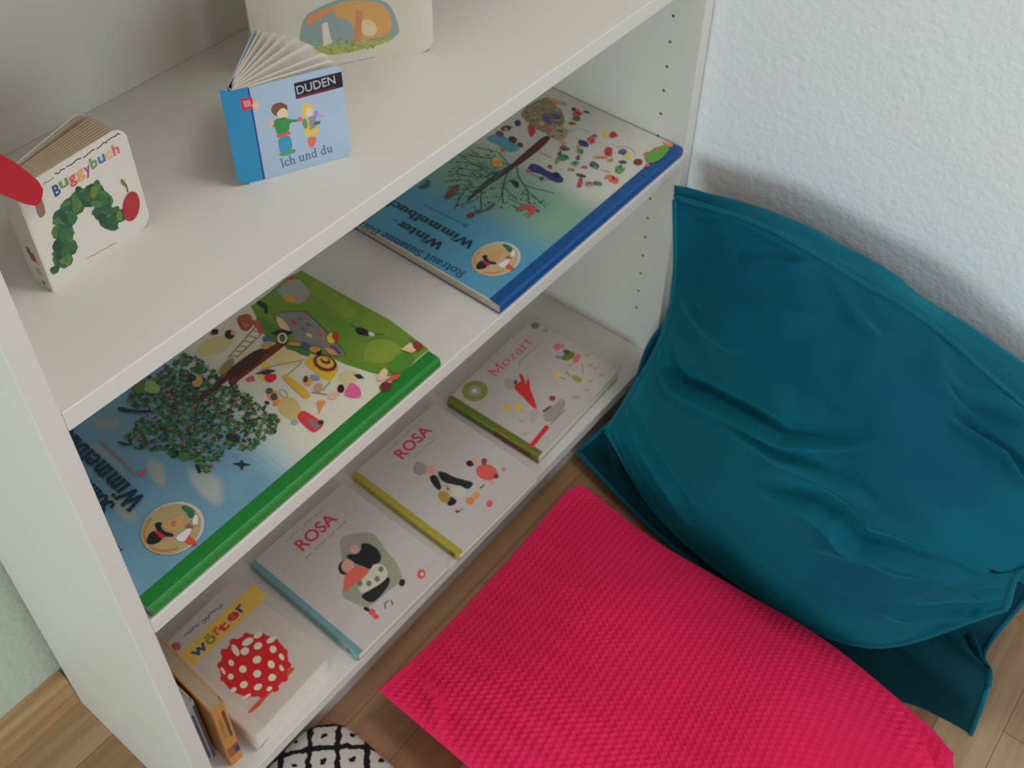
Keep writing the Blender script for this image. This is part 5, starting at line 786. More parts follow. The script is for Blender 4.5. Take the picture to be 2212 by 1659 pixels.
ART_WORDS = [('p',1,(241,199,90),[13.6,127.2,123.1,125.2,120.2,101.7,13.3,106.4]),
('s',2,(107,121,179),1.2,[34.3,138.4,35.6,139.5,36.7,138.7,37.9,139.5,39.1,139.5,40,137,41.1,136.7,42.6,139.9,43.5,137.4,44.6,137.2,46.1,140.2,47,137.9,48.4,139.3,49.3,137.7,50.6,138.2,51.5,136,52.8,137.9,54.1,138.7]),
('s',2,(107,121,179),1.2,[57,137,58.3,137.7,59.4,137.3,60.2,134.7,61.7,137.4,62.7,136.6,63.7,135.2,64.8,134,66.3,137.3,67.2,135.6,68.5,136.4,69.7,137,70.8,136.2,72,136.9,72.9,134.6,74.2,136.1,75.2,134.5,76.5,136.4,77.6,136,78.4,132.7,79.6,132.7,80.7,132.9,82.2,135.9,83.1,133.6,84.3,134.2]),
('T', 3, (44, 98, 144), 'w', 24.6, 110.4, -5, 17.1, 13.5, 0.03, 0),
('T', 3, (139, 144, 61), 'ö', 42.3, 109.1, -0.5, 11.3, 13.5, 0.03, 0),
('T', 3, (241, 98, 75), 'r', 54.5, 111.4, -2, 8.4, 13.5, 0.03, 0),
('T', 3, (222, 58, 93), 't', 61, 108.2, 3.9, 11.6, 12, 0.03, 0),
('T', 3, (222, 49, 70), 'e', 74.2, 110.7, -3.5, 13, 13.5, 0.03, 0),
('T', 3, (93, 64, 127), 'r', 88.4, 110.2, 5.6, 9.2, 13.5, 0.03, 0),
('s',2,(241,107,107),1,[55.3,134.4,56.4,134.3,57.5,132.7,58.6,132.7,59.8,133.9,61,133.7,62.1,133.5,63.2,132.8,64.3,133.3,65.5,133.2]),
('p',4,(222,44,49),[84.9,36.8,80.7,30.5,75.4,25.3,69.3,21.4,62.7,19,55.7,18.2,48.8,19,42.1,21.3,36.1,25,30.9,30,26.7,36.1,23.7,43,22.1,50.4,21.9,58,23.1,65.6,25.6,72.7,29.5,79.2,34.6,84.6,40.6,88.8,47.2,91.5,54.3,92.6,61.5,92.1,68.4,89.9,74.7,86.1,80.2,80.9,84.6,74.6,87.6,67.4,89.2,59.7,89.3,51.7,87.8,44]),
('p',4,(222,44,49),[78.1,23.5,75,22.3,72,24,71,27.7,72.5,31.1,75.7,32.3,78.7,30.6,79.7,26.9]),
('p',4,(222,44,49),[66,16.2,62.9,15.1,60,16.8,59,20.4,60.5,23.8,63.6,25,66.5,23.3,67.5,19.6]),
('p',4,(222,44,49),[52.5,15.9,49.4,14.8,46.6,16.5,45.6,20.1,47,23.4,50.1,24.6,52.9,22.9,54,19.3]),
('p',4,(222,44,49),[40.2,22.4,37.1,21.3,34.3,23,33.3,26.5,34.7,29.9,37.7,31.1,40.6,29.4,41.6,25.8]),
('p',4,(222,44,49),[31.3,34.5,28.3,33.3,25.5,35,24.4,38.6,25.8,42,28.8,43.2,31.7,41.5,32.7,37.9]),
('p',4,(222,44,49),[27.6,49.8,24.6,48.6,21.7,50.3,20.7,53.9,22.1,57.3,25.1,58.6,28,56.9,29,53.3]),
('p',4,(222,44,49),[29.8,65.6,26.7,64.3,23.9,66,22.8,69.7,24.2,73.1,27.2,74.4,30.1,72.7,31.2,69.1]),
('p',4,(222,44,49),[37.5,78.7,34.4,77.4,31.5,79.1,30.5,82.8,31.9,86.3,35,87.7,37.9,86,39,82.3]),
('p',4,(222,44,49),[49.5,86.6,46.3,85.3,43.4,86.9,42.4,90.7,43.8,94.3,46.9,95.6,49.9,93.9,50.9,90.2]),
('p',4,(222,44,49),[63.3,87.4,60.1,86.1,57.1,87.8,56.1,91.5,57.6,95.2,60.8,96.5,63.8,94.8,64.8,91]),
('p',4,(222,44,49),[76.2,81,72.9,79.6,69.9,81.3,68.9,85.1,70.4,88.7,73.7,90.1,76.7,88.4,77.7,84.6]),
('p',4,(222,44,49),[85.4,68.4,82.2,67.1,79.1,68.9,78.1,72.6,79.7,76.2,82.9,77.5,85.9,75.8,87,72]),
('p',4,(222,44,49),[89,52.5,85.8,51.2,82.8,52.9,81.8,56.7,83.3,60.2,86.6,61.5,89.6,59.7,90.6,56]),
('p',4,(222,44,49),[86.4,36.4,83.2,35.2,80.2,36.9,79.2,40.6,80.7,44.1,83.9,45.3,86.9,43.6,88,39.9]),
('p',5,(241,237,208),[86.2,75,85.3,73.8,83.6,73.2,81.6,73.3,79.5,74,77.8,75.2,76.9,76.7,76.8,78.2,77.7,79.3,79.4,80,81.5,79.9,83.6,79.2,85.3,78,86.2,76.5]),
('p',5,(241,237,208),[91.1,59.6,90.1,58.5,88.3,57.9,86.1,58,83.9,58.8,82,60.1,81,61.6,81,63.1,81.9,64.2,83.7,64.8,85.9,64.7,88.1,63.9,90,62.6,91,61.1]),
('p',5,(241,237,208),[77.1,66.2,76.1,64.6,74.4,63.7,72.5,63.5,70.6,64.2,69.1,65.5,68.4,67.3,68.5,69.1,69.5,70.6,71.1,71.6,73.1,71.7,75,71.1,76.5,69.8,77.2,68]),
('p',5,(241,237,208),[64.6,73,63.5,71.3,61.8,70.2,59.9,70,58,70.6,56.6,72,55.9,73.9,56.1,75.9,57.1,77.7,58.8,78.8,60.7,79,62.6,78.4,64.1,77,64.7,75]),
('p',5,(241,237,208),[82.7,50.9,81.8,49.1,80.4,48,78.8,47.6,77.4,48.1,76.4,49.4,76,51.1,76.3,53.1,77.2,54.8,78.6,56,80.2,56.4,81.7,55.9,82.7,54.6,83,52.8]),
('p',5,(241,237,208),[80.9,37.9,80,36.2,78.9,34.9,77.8,34.4,76.8,34.7,76.3,35.9,76.2,37.5,76.6,39.4,77.4,41.2,78.5,42.4,79.7,43,80.6,42.6,81.2,41.5,81.3,39.8]),
('p',5,(241,237,208),[65.4,55.7,64.4,54,62.7,52.9,60.8,52.7,58.9,53.3,57.5,54.7,56.8,56.6,57,58.6,58,60.3,59.7,61.4,61.7,61.6,63.5,61,65,59.5,65.6,57.7]),
('p',5,(241,237,208),[69.4,40.3,68.4,38.4,67,37.1,65.5,36.7,64,37.2,63.1,38.5,62.7,40.4,63.1,42.5,64.1,44.4,65.5,45.7,67.1,46.2,68.5,45.7,69.5,44.3,69.8,42.4]),
('p',5,(241,237,208),[48.6,60.2,47.6,58.5,46.2,57.3,44.5,57,43,57.5,41.9,58.8,41.4,60.7,41.6,62.6,42.5,64.3,44,65.5,45.6,65.8,47.2,65.3,48.3,63.9,48.8,62.1]),
('p',5,(241,237,208),[45.1,75.5,44.3,73.9,43.2,72.8,42,72.4,40.9,72.7,40.2,73.8,40,75.4,40.2,77.1,41,78.7,42.1,79.8,43.3,80.3,44.4,79.9,45.2,78.8,45.4,77.2]),
('p',5,(241,237,208),[32.8,76,32,74,31.1,72.5,30.3,71.8,29.7,72,29.4,73.1,29.6,74.9,30.1,76.9,30.8,78.9,31.7,80.4,32.6,81.1,33.2,80.9,33.4,79.8,33.3,78.1]),
('p',5,(241,237,208),[34.5,64.6,33.8,63.2,32.6,62.3,31.3,62,30.1,62.5,29.2,63.5,28.8,64.9,29,66.5,29.7,67.9,30.9,68.8,32.2,69,33.4,68.6,34.3,67.6,34.7,66.1]),
('p',5,(241,237,208),[54.1,44.2,53.1,42.6,51.6,41.5,49.8,41.2,48.1,41.8,46.8,43.2,46.2,45,46.5,46.9,47.4,48.6,49,49.7,50.8,50,52.5,49.4,53.7,48,54.3,46.2]),
('p',5,(241,237,208),[60.3,28.8,59.4,27.3,57.9,26.4,56.1,26.2,54.4,26.8,53.1,28.1,52.5,29.8,52.7,31.5,53.6,33,55.1,33.9,56.9,34.1,58.6,33.5,59.9,32.2,60.5,30.5]),
('p',5,(241,237,208),[71.5,29,70.7,27.5,69.8,26.4,68.8,25.9,68.1,26.2,67.6,27.1,67.6,28.6,67.9,30.3,68.7,31.9,69.6,33,70.6,33.5,71.3,33.2,71.8,32.2,71.8,30.7]),
('p',5,(241,237,208),[37.4,46.7,36.6,45.2,35.1,44.3,33.4,44.1,31.7,44.7,30.4,46,29.8,47.6,29.9,49.4,30.8,50.9,32.3,51.8,34,52,35.7,51.4,37,50.2,37.6,48.5]),
('p',5,(241,237,208),[44.7,33.1,43.8,31.8,42.3,31,40.5,31,38.6,31.7,37.2,32.9,36.4,34.4,36.5,36,37.3,37.3,38.9,38,40.7,38.1,42.5,37.4,44,36.2,44.8,34.6]),
('p',5,(241,237,208),[26.6,51.5,25.9,50.6,24.8,50,23.4,50,22.1,50.4,21,51.4,20.4,52.5,20.5,53.7,21.1,54.7,22.2,55.2,23.6,55.3,25,54.8,26,53.9,26.6,52.7]),
('p',5,(241,237,208),[31,34.9,30.3,34.4,28.9,34.3,27.1,34.6,25.1,35.3,23.5,36.2,22.4,37.3,22.2,38.1,22.9,38.7,24.3,38.8,26.1,38.5,28.1,37.8,29.8,36.8,30.8,35.8]),
('p',5,(241,237,208),[48.8,22.7,48.2,21.7,47.1,21.1,45.9,21.1,44.6,21.5,43.7,22.4,43.2,23.5,43.3,24.7,43.9,25.6,45,26.2,46.2,26.3,47.4,25.9,48.4,25,48.9,23.9]),
('p',5,(241,237,208),[58,82.3,56.7,79.2,55,76.9,53.5,75.9,52.2,76.3,51.5,78.1,51.6,81,52.3,84.2,53.6,87.3,55.3,89.6,56.9,90.7,58.1,90.3,58.8,88.5,58.7,85.6]),
('p',5,(241,237,208),[75.7,77.9,74.5,76.4,72.4,75.6,69.7,75.7,67,76.6,64.8,78.2,63.6,80.1,63.6,82,64.7,83.5,66.8,84.3,69.5,84.2,72.2,83.3,74.4,81.7,75.7,79.8]),
('q',3,(222,93,72),[73.8,24.1,80.4,16.9,39.2,19.4,22.5,18.6,11.6,23.6,35.7,24.1,54.7,18.8]),
('p',1,(193,93,93),[24,132.8,22.3,131.6,20.4,131.5,18.5,132.5,17.2,134.4,16.6,136.7,16.8,139.1,17.9,141.1,19.6,142.3,21.5,142.4,23.4,141.4,24.8,139.6,25.4,137.2,25.1,134.8]),
('s',1,(179,144,127),0.8,[16.8,133.7,26.1,135.4])]
ART_ARCH = [('T', 2, (51, 87, 147), 'B', 22.8, 68, 0, 5.5, 8.6, 0.03, 0),
('T', 2, (118, 159, 94), 'u', 28.1, 70.8, 0, 7.5, 8.6, 0.03, 0),
('T', 2, (231, 94, 87), 'g', 36.3, 70, 0, 5.4, 8.6, 0.03, 0),
('T', 2, (231, 171, 99), 'g', 42.2, 70.3, 0, 6.5, 8.6, 0.03, 0),
('T', 2, (195, 63, 135), 'y', 49.2, 69.7, 0, 4.4, 8.6, 0.03, 0),
('T', 2, (118, 159, 94), 'b', 53.8, 70.9, 0, 5.9, 8.6, 0.03, 0),
('T', 2, (75, 123, 183), 'u', 60.2, 71.1, 0, 6.1, 8.6, 0.03, 0),
('T', 2, (231, 195, 135), 'c', 66.8, 70.5, 0, 5.3, 8.6, 0.03, 0),
('T', 2, (231, 111, 111), 'h', 72.6, 70.5, 0, 5.6, 8.6, 0.03, 0),
('s',1,(111,99,99),0.5,[18.5,81,19.7,82,20.9,81.9,22.2,81.2,23.4,81.6,24.6,81.6,25.8,81.9,27.1,82.1]),
('s',1,(75,68,70),0.8,[28.3,84,29.4,84,30.5,82.7,31.6,82.8,32.7,83.9,33.9,83.8,35,83.7,36.1,83.1]),
('s',1,(75,68,70),0.8,[37.7,83.6,38.8,83.6,40,83.6,41.2,83,42.4,83.4,43.5,83.4,44.7,83.9,45.9,84.3,47,84.2,48.2,83.6,49.4,83.5]),
('s',1,(75,68,70),0.8,[50.9,83.2,52.2,82.9,53.4,82.9,54.6,83.6,55.8,83.4,57,83.5,58.3,84.3,59.5,83.7,60.7,83.8]),
('s',1,(75,68,70),0.8,[62.3,83.3,63.4,83,64.6,83.5,65.7,83.2,66.9,83.8,68,84.6,69.2,84.1,70.3,83.3,71.4,84.4,72.6,84.3,73.7,84.2,74.9,84.5,76,84.3,77.2,84.3,78.3,83.7,79.5,84.7,80.6,84.6,81.8,83.4]),
('p',3,(77,123,70),[4.7,13.6,4.1,14.8,4.2,16.5,4.9,17.9,5.8,18,6.4,16.9,6.3,15.1,5.6,13.8]),
('p',4,(51,94,75),[3.4,16.9,4,17.6,5.5,17.4,6.8,16.4,7.4,15.2,6.7,14.5,5.2,14.7,3.9,15.7]),
('p',5,(56,111,70),[5.7,15.5,5.2,16.7,5.5,18.4,6.4,19.6,7.3,19.5,7.8,18.4,7.5,16.7,6.6,15.5]),
('p',6,(63,104,53),[4.4,12.9,3.5,13.5,2.7,15.2,2.5,17.1,2.9,18,3.9,17.4,4.7,15.6,4.9,13.8]),
('p',3,(111,135,56),[3.5,16.1,3.8,17.1,5.1,17.5,6.6,17.1,7.3,16.1,7,15.1,5.7,14.7,4.2,15.1]),
('p',4,(44,82,56),[6.2,13.9,5.3,14.6,4.6,16.4,4.5,18.2,5,19,6,18.3,6.7,16.5,6.8,14.7]),
('p',5,(44,82,56),[9,14.8,8.1,14.8,6.8,15.9,5.8,17.5,5.8,18.7,6.7,18.8,8.1,17.7,9,16]),
('p',2,(63,104,53),[8.4,13.8,7.2,12.6,5.4,12.8,3.5,14.2,2.4,16.4,2.3,18.4,3.4,19.6,5.3,19.4,7.1,18,8.3,15.8]),
('p',3,(51,94,75),[13.4,18.4,11.2,19.6,9.2,23.5,8.5,27.6,9.6,29.7,11.7,28.5,13.8,24.7,14.5,20.5]),
('p',4,(51,94,75),[8.4,18.5,9.5,20.6,12.6,21.1,15.9,19.8,17.5,17.4,16.4,15.3,13.3,14.8,10,16.1]),
('p',5,(111,135,56),[10.3,19.7,11.7,21.5,14.9,21.5,18.2,19.6,19.6,17,18.3,15.2,15,15.2,11.7,17.1]),
('p',6,(77,123,70),[15.3,15.4,13.6,17.8,13.3,22,14.4,25.5,16.3,26.3,17.9,23.9,18.3,19.7,17.2,16.2]),
('p',3,(56,111,70),[13.2,11.6,11.1,13.3,9.6,17.4,9.5,21.5,10.9,23.3,12.9,21.6,14.5,17.5,14.6,13.3]),
('p',4,(63,104,53),[12.5,14.6,11.1,17.2,11.2,21.2,12.6,24.4,14.7,24.9,16.1,22.4,16.1,18.3,14.6,15.1]),
('p',5,(111,135,56),[15,12.5,13.6,15.1,13.7,19.1,15.3,22.3,17.4,22.7,18.8,20.1,18.6,16,17.1,12.8]),
('p',2,(56,111,70),[20.5,14.2,17.9,11.6,13.6,12,9.3,15.3,6.6,20.2,6.6,24.8,9.1,27.4,13.2,27.1,17.5,23.8,20.3,19]),
('p',3,(56,111,70),[17.2,19.3,14.6,18.9,10.7,21.8,7.8,26.2,7.6,29.6,10.2,30,14,27.2,17,22.8]),
('p',4,(77,123,70),[24.3,20.4,21.6,22.2,19.3,27.1,18.7,32.2,20.2,34.6,22.9,32.8,25.2,28,25.8,22.8]),
('p',5,(44,82,56),[9.6,22.1,9.2,25.5,11.3,29.1,14.8,30.8,17.5,29.6,17.9,26.1,15.8,22.5,12.3,20.8]),
('p',6,(63,104,53),[13,22.9,13.3,26.1,16.2,28.8,20.1,29.3,22.7,27.4,22.5,24.1,19.5,21.4,15.6,20.9]),
('p',3,(56,111,70),[20.2,18.2,17.4,18.4,13.8,22,11.4,26.8,11.7,30.1,14.4,29.9,18,26.4,20.4,21.5]),
('p',4,(63,104,53),[25,22.6,22.5,21.9,18.5,24.4,15.3,28.6,14.9,32.1,17.4,32.7,21.4,30.3,24.6,26]),
('p',5,(44,82,56),[13,33.5,13.4,36.6,16.6,38.9,20.5,39,23,36.9,22.6,33.7,19.4,31.4,15.5,31.4]),
('p',2,(44,82,56),[26.7,21.3,23.5,18,18.2,18.5,12.8,22.5,9.5,28.5,9.4,34.1,12.4,37.3,17.6,36.9,23,33,26.4,27.1]),
('p',3,(44,82,56),[21.2,33.1,19,35,17.4,39.5,17.5,43.9,19.1,45.7,21.3,43.8,22.9,39.3,22.9,34.9]),
('p',4,(51,94,75),[17,31.9,17,34.9,19.4,37.7,22.7,38.5,25.2,37,25.2,34,22.8,31.3,19.4,30.4]),
('p',5,(77,123,70),[24.2,28.9,21.8,30.6,19.9,35.1,19.6,39.6,21.1,41.6,23.4,39.9,25.3,35.5,25.7,31]),
('p',6,(56,111,70),[19.7,29.3,17.5,31.3,16,35.9,16.2,40.2,17.9,41.9,20.1,40,21.5,35.5,21.4,31]),
('p',3,(56,111,70),[20.7,33,18.6,35.3,17.5,39.8,18,44,19.9,45.4,22,43.2,23.1,38.7,22.6,34.4]),
('p',4,(51,94,75),[28.1,39.1,25.7,39,22.2,41.9,19.9,45.9,19.9,48.8,22.3,49,25.6,46.2,28.1,42.1]),
('p',5,(56,111,70),[26.6,32.8,24.1,32.9,20.8,36,18.5,40.2,18.7,43.1,21.1,43,24.4,40,26.7,35.8]),
('p',2,(77,123,70),[27.9,33.8,25.1,30.8,20.3,31.2,15.5,34.8,12.5,40,12.4,45,15.1,47.9,19.8,47.6,24.6,44.2,27.7,38.9]),
('p',3,(51,94,75),[24.3,41.2,24.2,44.4,26.7,47.4,30.3,48.4,32.9,46.9,33,43.7,30.5,40.7,26.9,39.7]),
('p',4,(77,123,70),[21.9,44.2,21,47.4,22.5,51.3,25.4,53.7,28.1,53.1,28.9,49.9,27.5,45.9,24.5,43.6]),
('p',5,(51,94,75),[26.4,42.2,23.9,43.9,21.9,48.6,21.5,53.3,23.1,55.4,25.6,53.7,27.6,49.1,28,44.3]),
('p',6,(56,111,70),[27.6,40.3,25.9,43.3,26.1,48,28,51.6,30.5,52,32.1,49,32,44.4,30.1,40.8]),
('p',3,(63,104,53),[27,39.7,24.3,40.8,21.5,45,20.3,49.8,21.3,52.4,24,51.4,26.7,47.2,28,42.4]),
('p',4,(77,123,70),[15.3,50.4,16.5,52.9,20.1,53.7,24,52.5,26,49.8,24.8,47.3,21.2,46.5,17.2,47.8]),
('p',5,(44,82,56),[27,42.6,24.4,44,22,48.4,21.2,53.2,22.4,55.6,25,54.2,27.4,49.8,28.3,45]),
('p',2,(51,94,75),[33.4,43,30.3,39.9,25.2,40.3,20.1,44,16.8,49.5,16.7,54.8,19.6,57.8,24.6,57.5,29.7,54,33.1,48.4]),
('p',3,(77,123,70),[23.9,58.1,25.2,60.2,28.8,60.4,32.4,58.8,34.1,56.1,32.7,54.1,29.2,53.8,25.5,55.5]),
('p',4,(44,82,56),[30.7,48.5,29.7,51.5,30.9,55.3,33.5,57.7,36,57.3,36.9,54.3,35.8,50.5,33.2,48.1]),
('p',5,(111,135,56),[31.9,48.8,31.6,51.8,33.7,54.8,36.9,56,39.4,54.8,39.7,51.8,37.6,48.8,34.4,47.5]),
('p',6,(77,123,70),[35.9,51,33.9,53.3,32.9,57.8,33.7,61.8,35.7,63,37.7,60.7,38.6,56.3,37.9,52.2]),
('p',3,(51,94,75),[22.3,55.8,23.9,57.6,27.5,57.5,31.1,55.4,32.6,52.6,31,50.8,27.4,51,23.8,53.1]),
('p',4,(111,135,56),[34.1,47.5,32.5,50.3,32.5,54.6,34.2,58,36.5,58.5,38.1,55.8,38.1,51.4,36.4,48]),
('p',5,(77,123,70),[33,48.5,31.8,51.4,32.5,55.5,34.7,58.3,37.2,58.3,38.4,55.4,37.7,51.3,35.5,48.4]),
('p',2,(63,104,53),[41.2,47.8,38.4,44.8,33.6,45.2,28.7,48.6,25.6,53.8,25.4,58.7,28.1,61.5,32.8,61.3,37.7,58,40.9,52.8]),
('p',3,(44,82,56),[42,53.3,39.7,55.4,38.1,59.9,38.3,64.3,40,66,42.4,64,44,59.5,43.8,55]),
('p',4,(44,82,56),[33.9,56.8,35.9,58.2,39.8,57.2,43.4,54.2,44.6,51.1,42.6,49.7,38.6,50.8,35,53.8]),
('p',5,(51,94,75),[46.3,49.4,43.7,49.5,40.2,52.8,37.9,57.1,38.2,60,40.7,59.9,44.2,56.7,46.5,52.4]),
('p',6,(63,104,53),[41.2,53.6,42.6,55.7,46.4,56,50.4,54.2,52.2,51.4,50.8,49.2,46.9,49,43,50.8]),
('p',3,(77,123,70),[37.2,56.5,37.7,59.4,40.7,61.3,44.5,61.3,46.9,59.3,46.5,56.5,43.4,54.5,39.6,54.5]),
('p',4,(63,104,53),[46.8,48,44.1,49,41.2,53,39.8,57.7,40.7,60.2,43.3,59.3,46.2,55.3,47.6,50.7]),
('p',5,(44,82,56),[47.6,44.3,45,44.4,41.4,47.5,39,51.9,39.1,54.8,41.7,54.8,45.2,51.7,47.7,47.4]),
('p',2,(56,111,70),[50.7,48.7,47.8,45.6,42.7,46,37.6,49.5,34.3,54.9,34,60,36.9,63,41.8,62.7,47,59.3,50.4,53.9]),
('p',3,(56,111,70),[51.7,52.9,50.7,55.6,51.5,59.1,53.7,61.4,56,61.2,57.1,58.6,56.2,55,54,52.7]),
('p',4,(111,135,56),[49.1,50.9,48.5,53.6,49.9,56.7,52.6,58.4,54.9,57.7,55.6,55,54.1,51.8,51.5,50.1]),
('p',5,(77,123,70),[48.4,57.7,49.9,59.3,53.3,59,56.7,56.9,58,54.3,56.5,52.8,53.1,53.1,49.7,55.2]),
('p',6,(111,135,56),[47.8,50.5,47.1,53.2,48.4,56.5,50.9,58.3,53.3,57.7,54,55,52.7,51.8,50.1,49.9]),
('p',3,(51,94,75),[41.8,56.1,42.4,58.4,45.2,59.8,48.5,59.5,50.5,57.6,50,55.2,47.1,53.8,43.8,54.2]),
('p',4,(51,94,75),[46.6,55.1,48,56.8,51.4,56.6,54.8,54.6,56.2,52.1,54.8,50.4,51.3,50.7,48,52.6]),
('p',5,(63,104,53),[53.9,48.3,51.7,48.1,48.4,50.5,46,54,45.9,56.7,48,56.9,51.3,54.5,53.7,51]),
('p',2,(44,82,56),[58.4,49,55.9,46.4,51.4,46.7,46.9,49.8,44,54.4,43.7,58.9,46.2,61.5,50.5,61.2,55.1,58.2,58.1,53.6]),
('p',3,(44,82,56),[53,39.4,51,41.6,50.1,45.9,50.7,49.8,52.6,50.9,54.6,48.7,55.6,44.4,54.9,40.6]),
('p',4,(77,123,70),[60.8,43.5,58.5,43.4,55,46,52.6,49.8,52.5,52.6,54.8,52.7,58.2,50.1,60.7,46.3]),
('p',5,(44,82,56),[55,33.9,53.7,36.7,54.1,40.7,56.1,43.6,58.5,43.7,59.8,40.9,59.4,36.8,57.4,33.9]),
('p',6,(77,123,70),[53.9,39.9,51.7,39.5,48.2,41.9,45.5,45.5,45.3,48.4,47.5,48.7,50.9,46.4,53.6,42.8]),
('p',3,(44,82,56),[50.8,45.5,52.5,47,56.1,46.4,59.6,44,60.9,41.2,59.3,39.7,55.6,40.3,52.1,42.7]),
('p',4,(51,94,75),[57.5,38.1,55,38.7,52,42,50.2,46.2,50.7,48.8,53.1,48.3,56.1,45,57.9,40.7]),
('p',5,(56,111,70),[56.9,37.4,54.7,39.3,53,43.5,53,47.7,54.5,49.3,56.8,47.5,58.4,43.3,58.5,39.1]),
('p',2,(77,123,70),[62.6,37.8,60,35,55.3,35.3,50.5,38.7,47.4,43.6,47.1,48.4,49.7,51.1,54.3,50.8,59.1,47.6,62.3,42.6]),
('p',3,(63,104,53),[50.4,31.4,50.5,34.3,53.1,36.6,56.7,37.1,59.2,35.3,59.1,32.4,56.4,30,52.8,29.6]),
('p',4,(51,94,75),[59.5,26.2,57,26.3,53.5,29.3,51.1,33.5,51.1,36.4,53.6,36.4,57.1,33.4,59.5,29.2]),
('p',5,(51,94,75),[59.9,31.2,57.5,31,53.8,33.6,51.1,37.5,50.9,40.5,53.2,40.8,56.9,38.2,59.6,34.3]),
('p',6,(44,82,56),[54.6,21,52,22.3,49.4,26.4,48.2,31,49.2,33.4,51.7,32.2,54.4,28.2,55.6,23.5]),
('p',3,(63,104,53),[50,23.6,49.9,26.6,52.2,29.4,55.6,30.3,58.2,28.8,58.3,25.8,56,23,52.6,22.1]),
('p',4,(77,123,70),[47.4,34.5,48.1,37,51.3,38.5,55,37.9,57.2,35.6,56.5,33,53.4,31.6,49.6,32.2]),
('p',5,(51,94,75),[44.1,38.3,44.8,40.8,48,42.2,51.7,41.6,53.9,39.3,53.2,36.8,50,35.4,46.2,36]),
('p',2,(51,94,75),[61.6,27,58.8,24.1,53.9,24.5,48.9,28.1,45.6,33.4,45.3,38.4,48.1,41.2,52.9,40.9,57.9,37.4,61.3,32.1]),
('p',3,(56,111,70),[55.6,22.3,53.2,23.6,50.9,27.6,50.1,31.8,51.1,33.9,53.5,32.7,55.7,28.8,56.6,24.5]),
('p',4,(44,82,56),[54.8,26.7,52.5,26.9,49.4,30,47.3,34,47.6,36.6,49.9,36.4,53,33.4,55,29.4]),
('p',5,(51,94,75),[58.5,18.7,56.1,19.4,53.2,22.9,51.6,27.1,52.1,29.6,54.5,29,57.4,25.5,59.1,21.3]),
('p',6,(51,94,75),[52.2,24.9,52.9,27.3,55.9,28.4,59.5,27.7,61.6,25.5,60.8,23.1,57.8,21.9,54.2,22.7]),
('p',3,(63,104,53),[53.8,25.7,51.9,28,51.2,32.3,52,36,53.9,37,55.8,34.7,56.6,30.5,55.8,26.7]),
('p',4,(111,135,56),[56.3,19,54.2,21.2,53.1,25.5,53.6,29.4,55.3,30.7,57.4,28.6,58.5,24.2,58.1,20.3]),
('p',5,(51,94,75),[60.3,15,58.2,14.3,54.6,16.2,51.6,19.6,51,22.5,53,23.2,56.6,21.4,59.6,18]),
('p',2,(63,104,53),[62.4,19.7,59.8,16.9,55.2,17.4,50.5,20.7,47.5,25.7,47.2,30.4,49.8,33.1,54.2,32.8,58.9,29.5,62.1,24.5]),
('p',3,(44,82,56),[63.1,22.8,63.7,24.8,66.4,25.6,69.5,24.9,71.2,22.9,70.5,20.9,67.8,20.1,64.7,20.9]),
('p',4,(51,94,75),[59.6,26.6,61.2,27.5,64.2,26.3,67,23.7,67.8,21.3,66.1,20.4,63.1,21.6,60.3,24.2]),
('p',5,(63,104,53),[57.8,29.4,58.2,31.6,60.5,32.9,63.5,32.7,65.3,31,64.9,28.9,62.6,27.5,59.6,27.8]),
('p',6,(111,135,56),[62.5,19.6,61.1,21.9,61.2,25.4,62.5,28,64.4,28.3,65.7,26,65.7,22.6,64.3,19.9]),
('p',3,(111,135,56),[65.2,19.3,63.3,20.8,61.7,24.3,61.4,27.9,62.6,29.4,64.5,28,66.1,24.5,66.4,20.9]),
('p',4,(51,94,75),[67,18.9,65,20,62.9,23.3,62,26.9,62.8,28.8,64.8,27.8,66.9,24.5,67.8,20.8]),
('p',5,(44,82,56),[63.9,20,61.9,21,59.8,24.2,58.8,27.9,59.6,29.8,61.6,28.8,63.7,25.6,64.7,21.9]),
('p',2,(56,111,70),[69.4,19.6,67.2,17.3,63.3,17.7,59.3,20.5,56.7,24.8,56.4,28.8,58.6,31,62.4,30.7,66.4,27.9,69.1,23.7]),
('p',8,(183,48,56),[80.5,19.6,78.4,16.4,75.9,14.1,73.1,13.2,70.5,13.7,68.5,15.6,67.1,18.5,66.6,22.3,67.1,26.3,68.4,30.1,70.5,33.3,73,35.5,75.7,36.4,78.2,36,80.3,34.2,81.7,31.3,82.2,27.6,81.8,23.6]),
('s',7,(99,70,51),0.9,[75.3,37.7,75.4,44.3]),
('p',7,(111,135,56),[74.6,43,74,43.4,73.4,44.5,72.8,46,72.5,47.7,72.4,49.1,72.7,50.1,73.1,50.5,73.7,50.1,74.4,49,74.9,47.5,75.3,45.8,75.3,44.4,75.1,43.3]),
('s',1,(147,135,128),0.5,[30.1,7.6,31.3,7.7,32.4,7.4,33.5,7.5,34.6,7.3,35.6,6.7,36.7,6.5,37.9,7.1,39,6.5,40.1,6.3,41.3,6.8,42.3,6.2,43.5,6.4,44.5,5.9,45.6,5.9,46.7,5.4,47.9,5.7,49,5.7,50,5.3,51.2,5.3,52.3,5.1,53.3,4.4,54.5,4.9]),
('q',9,(156,113,99),[9.7,77.6,13.3,78.6,14.3,75.9,13.7,60.7,7.5,60])]
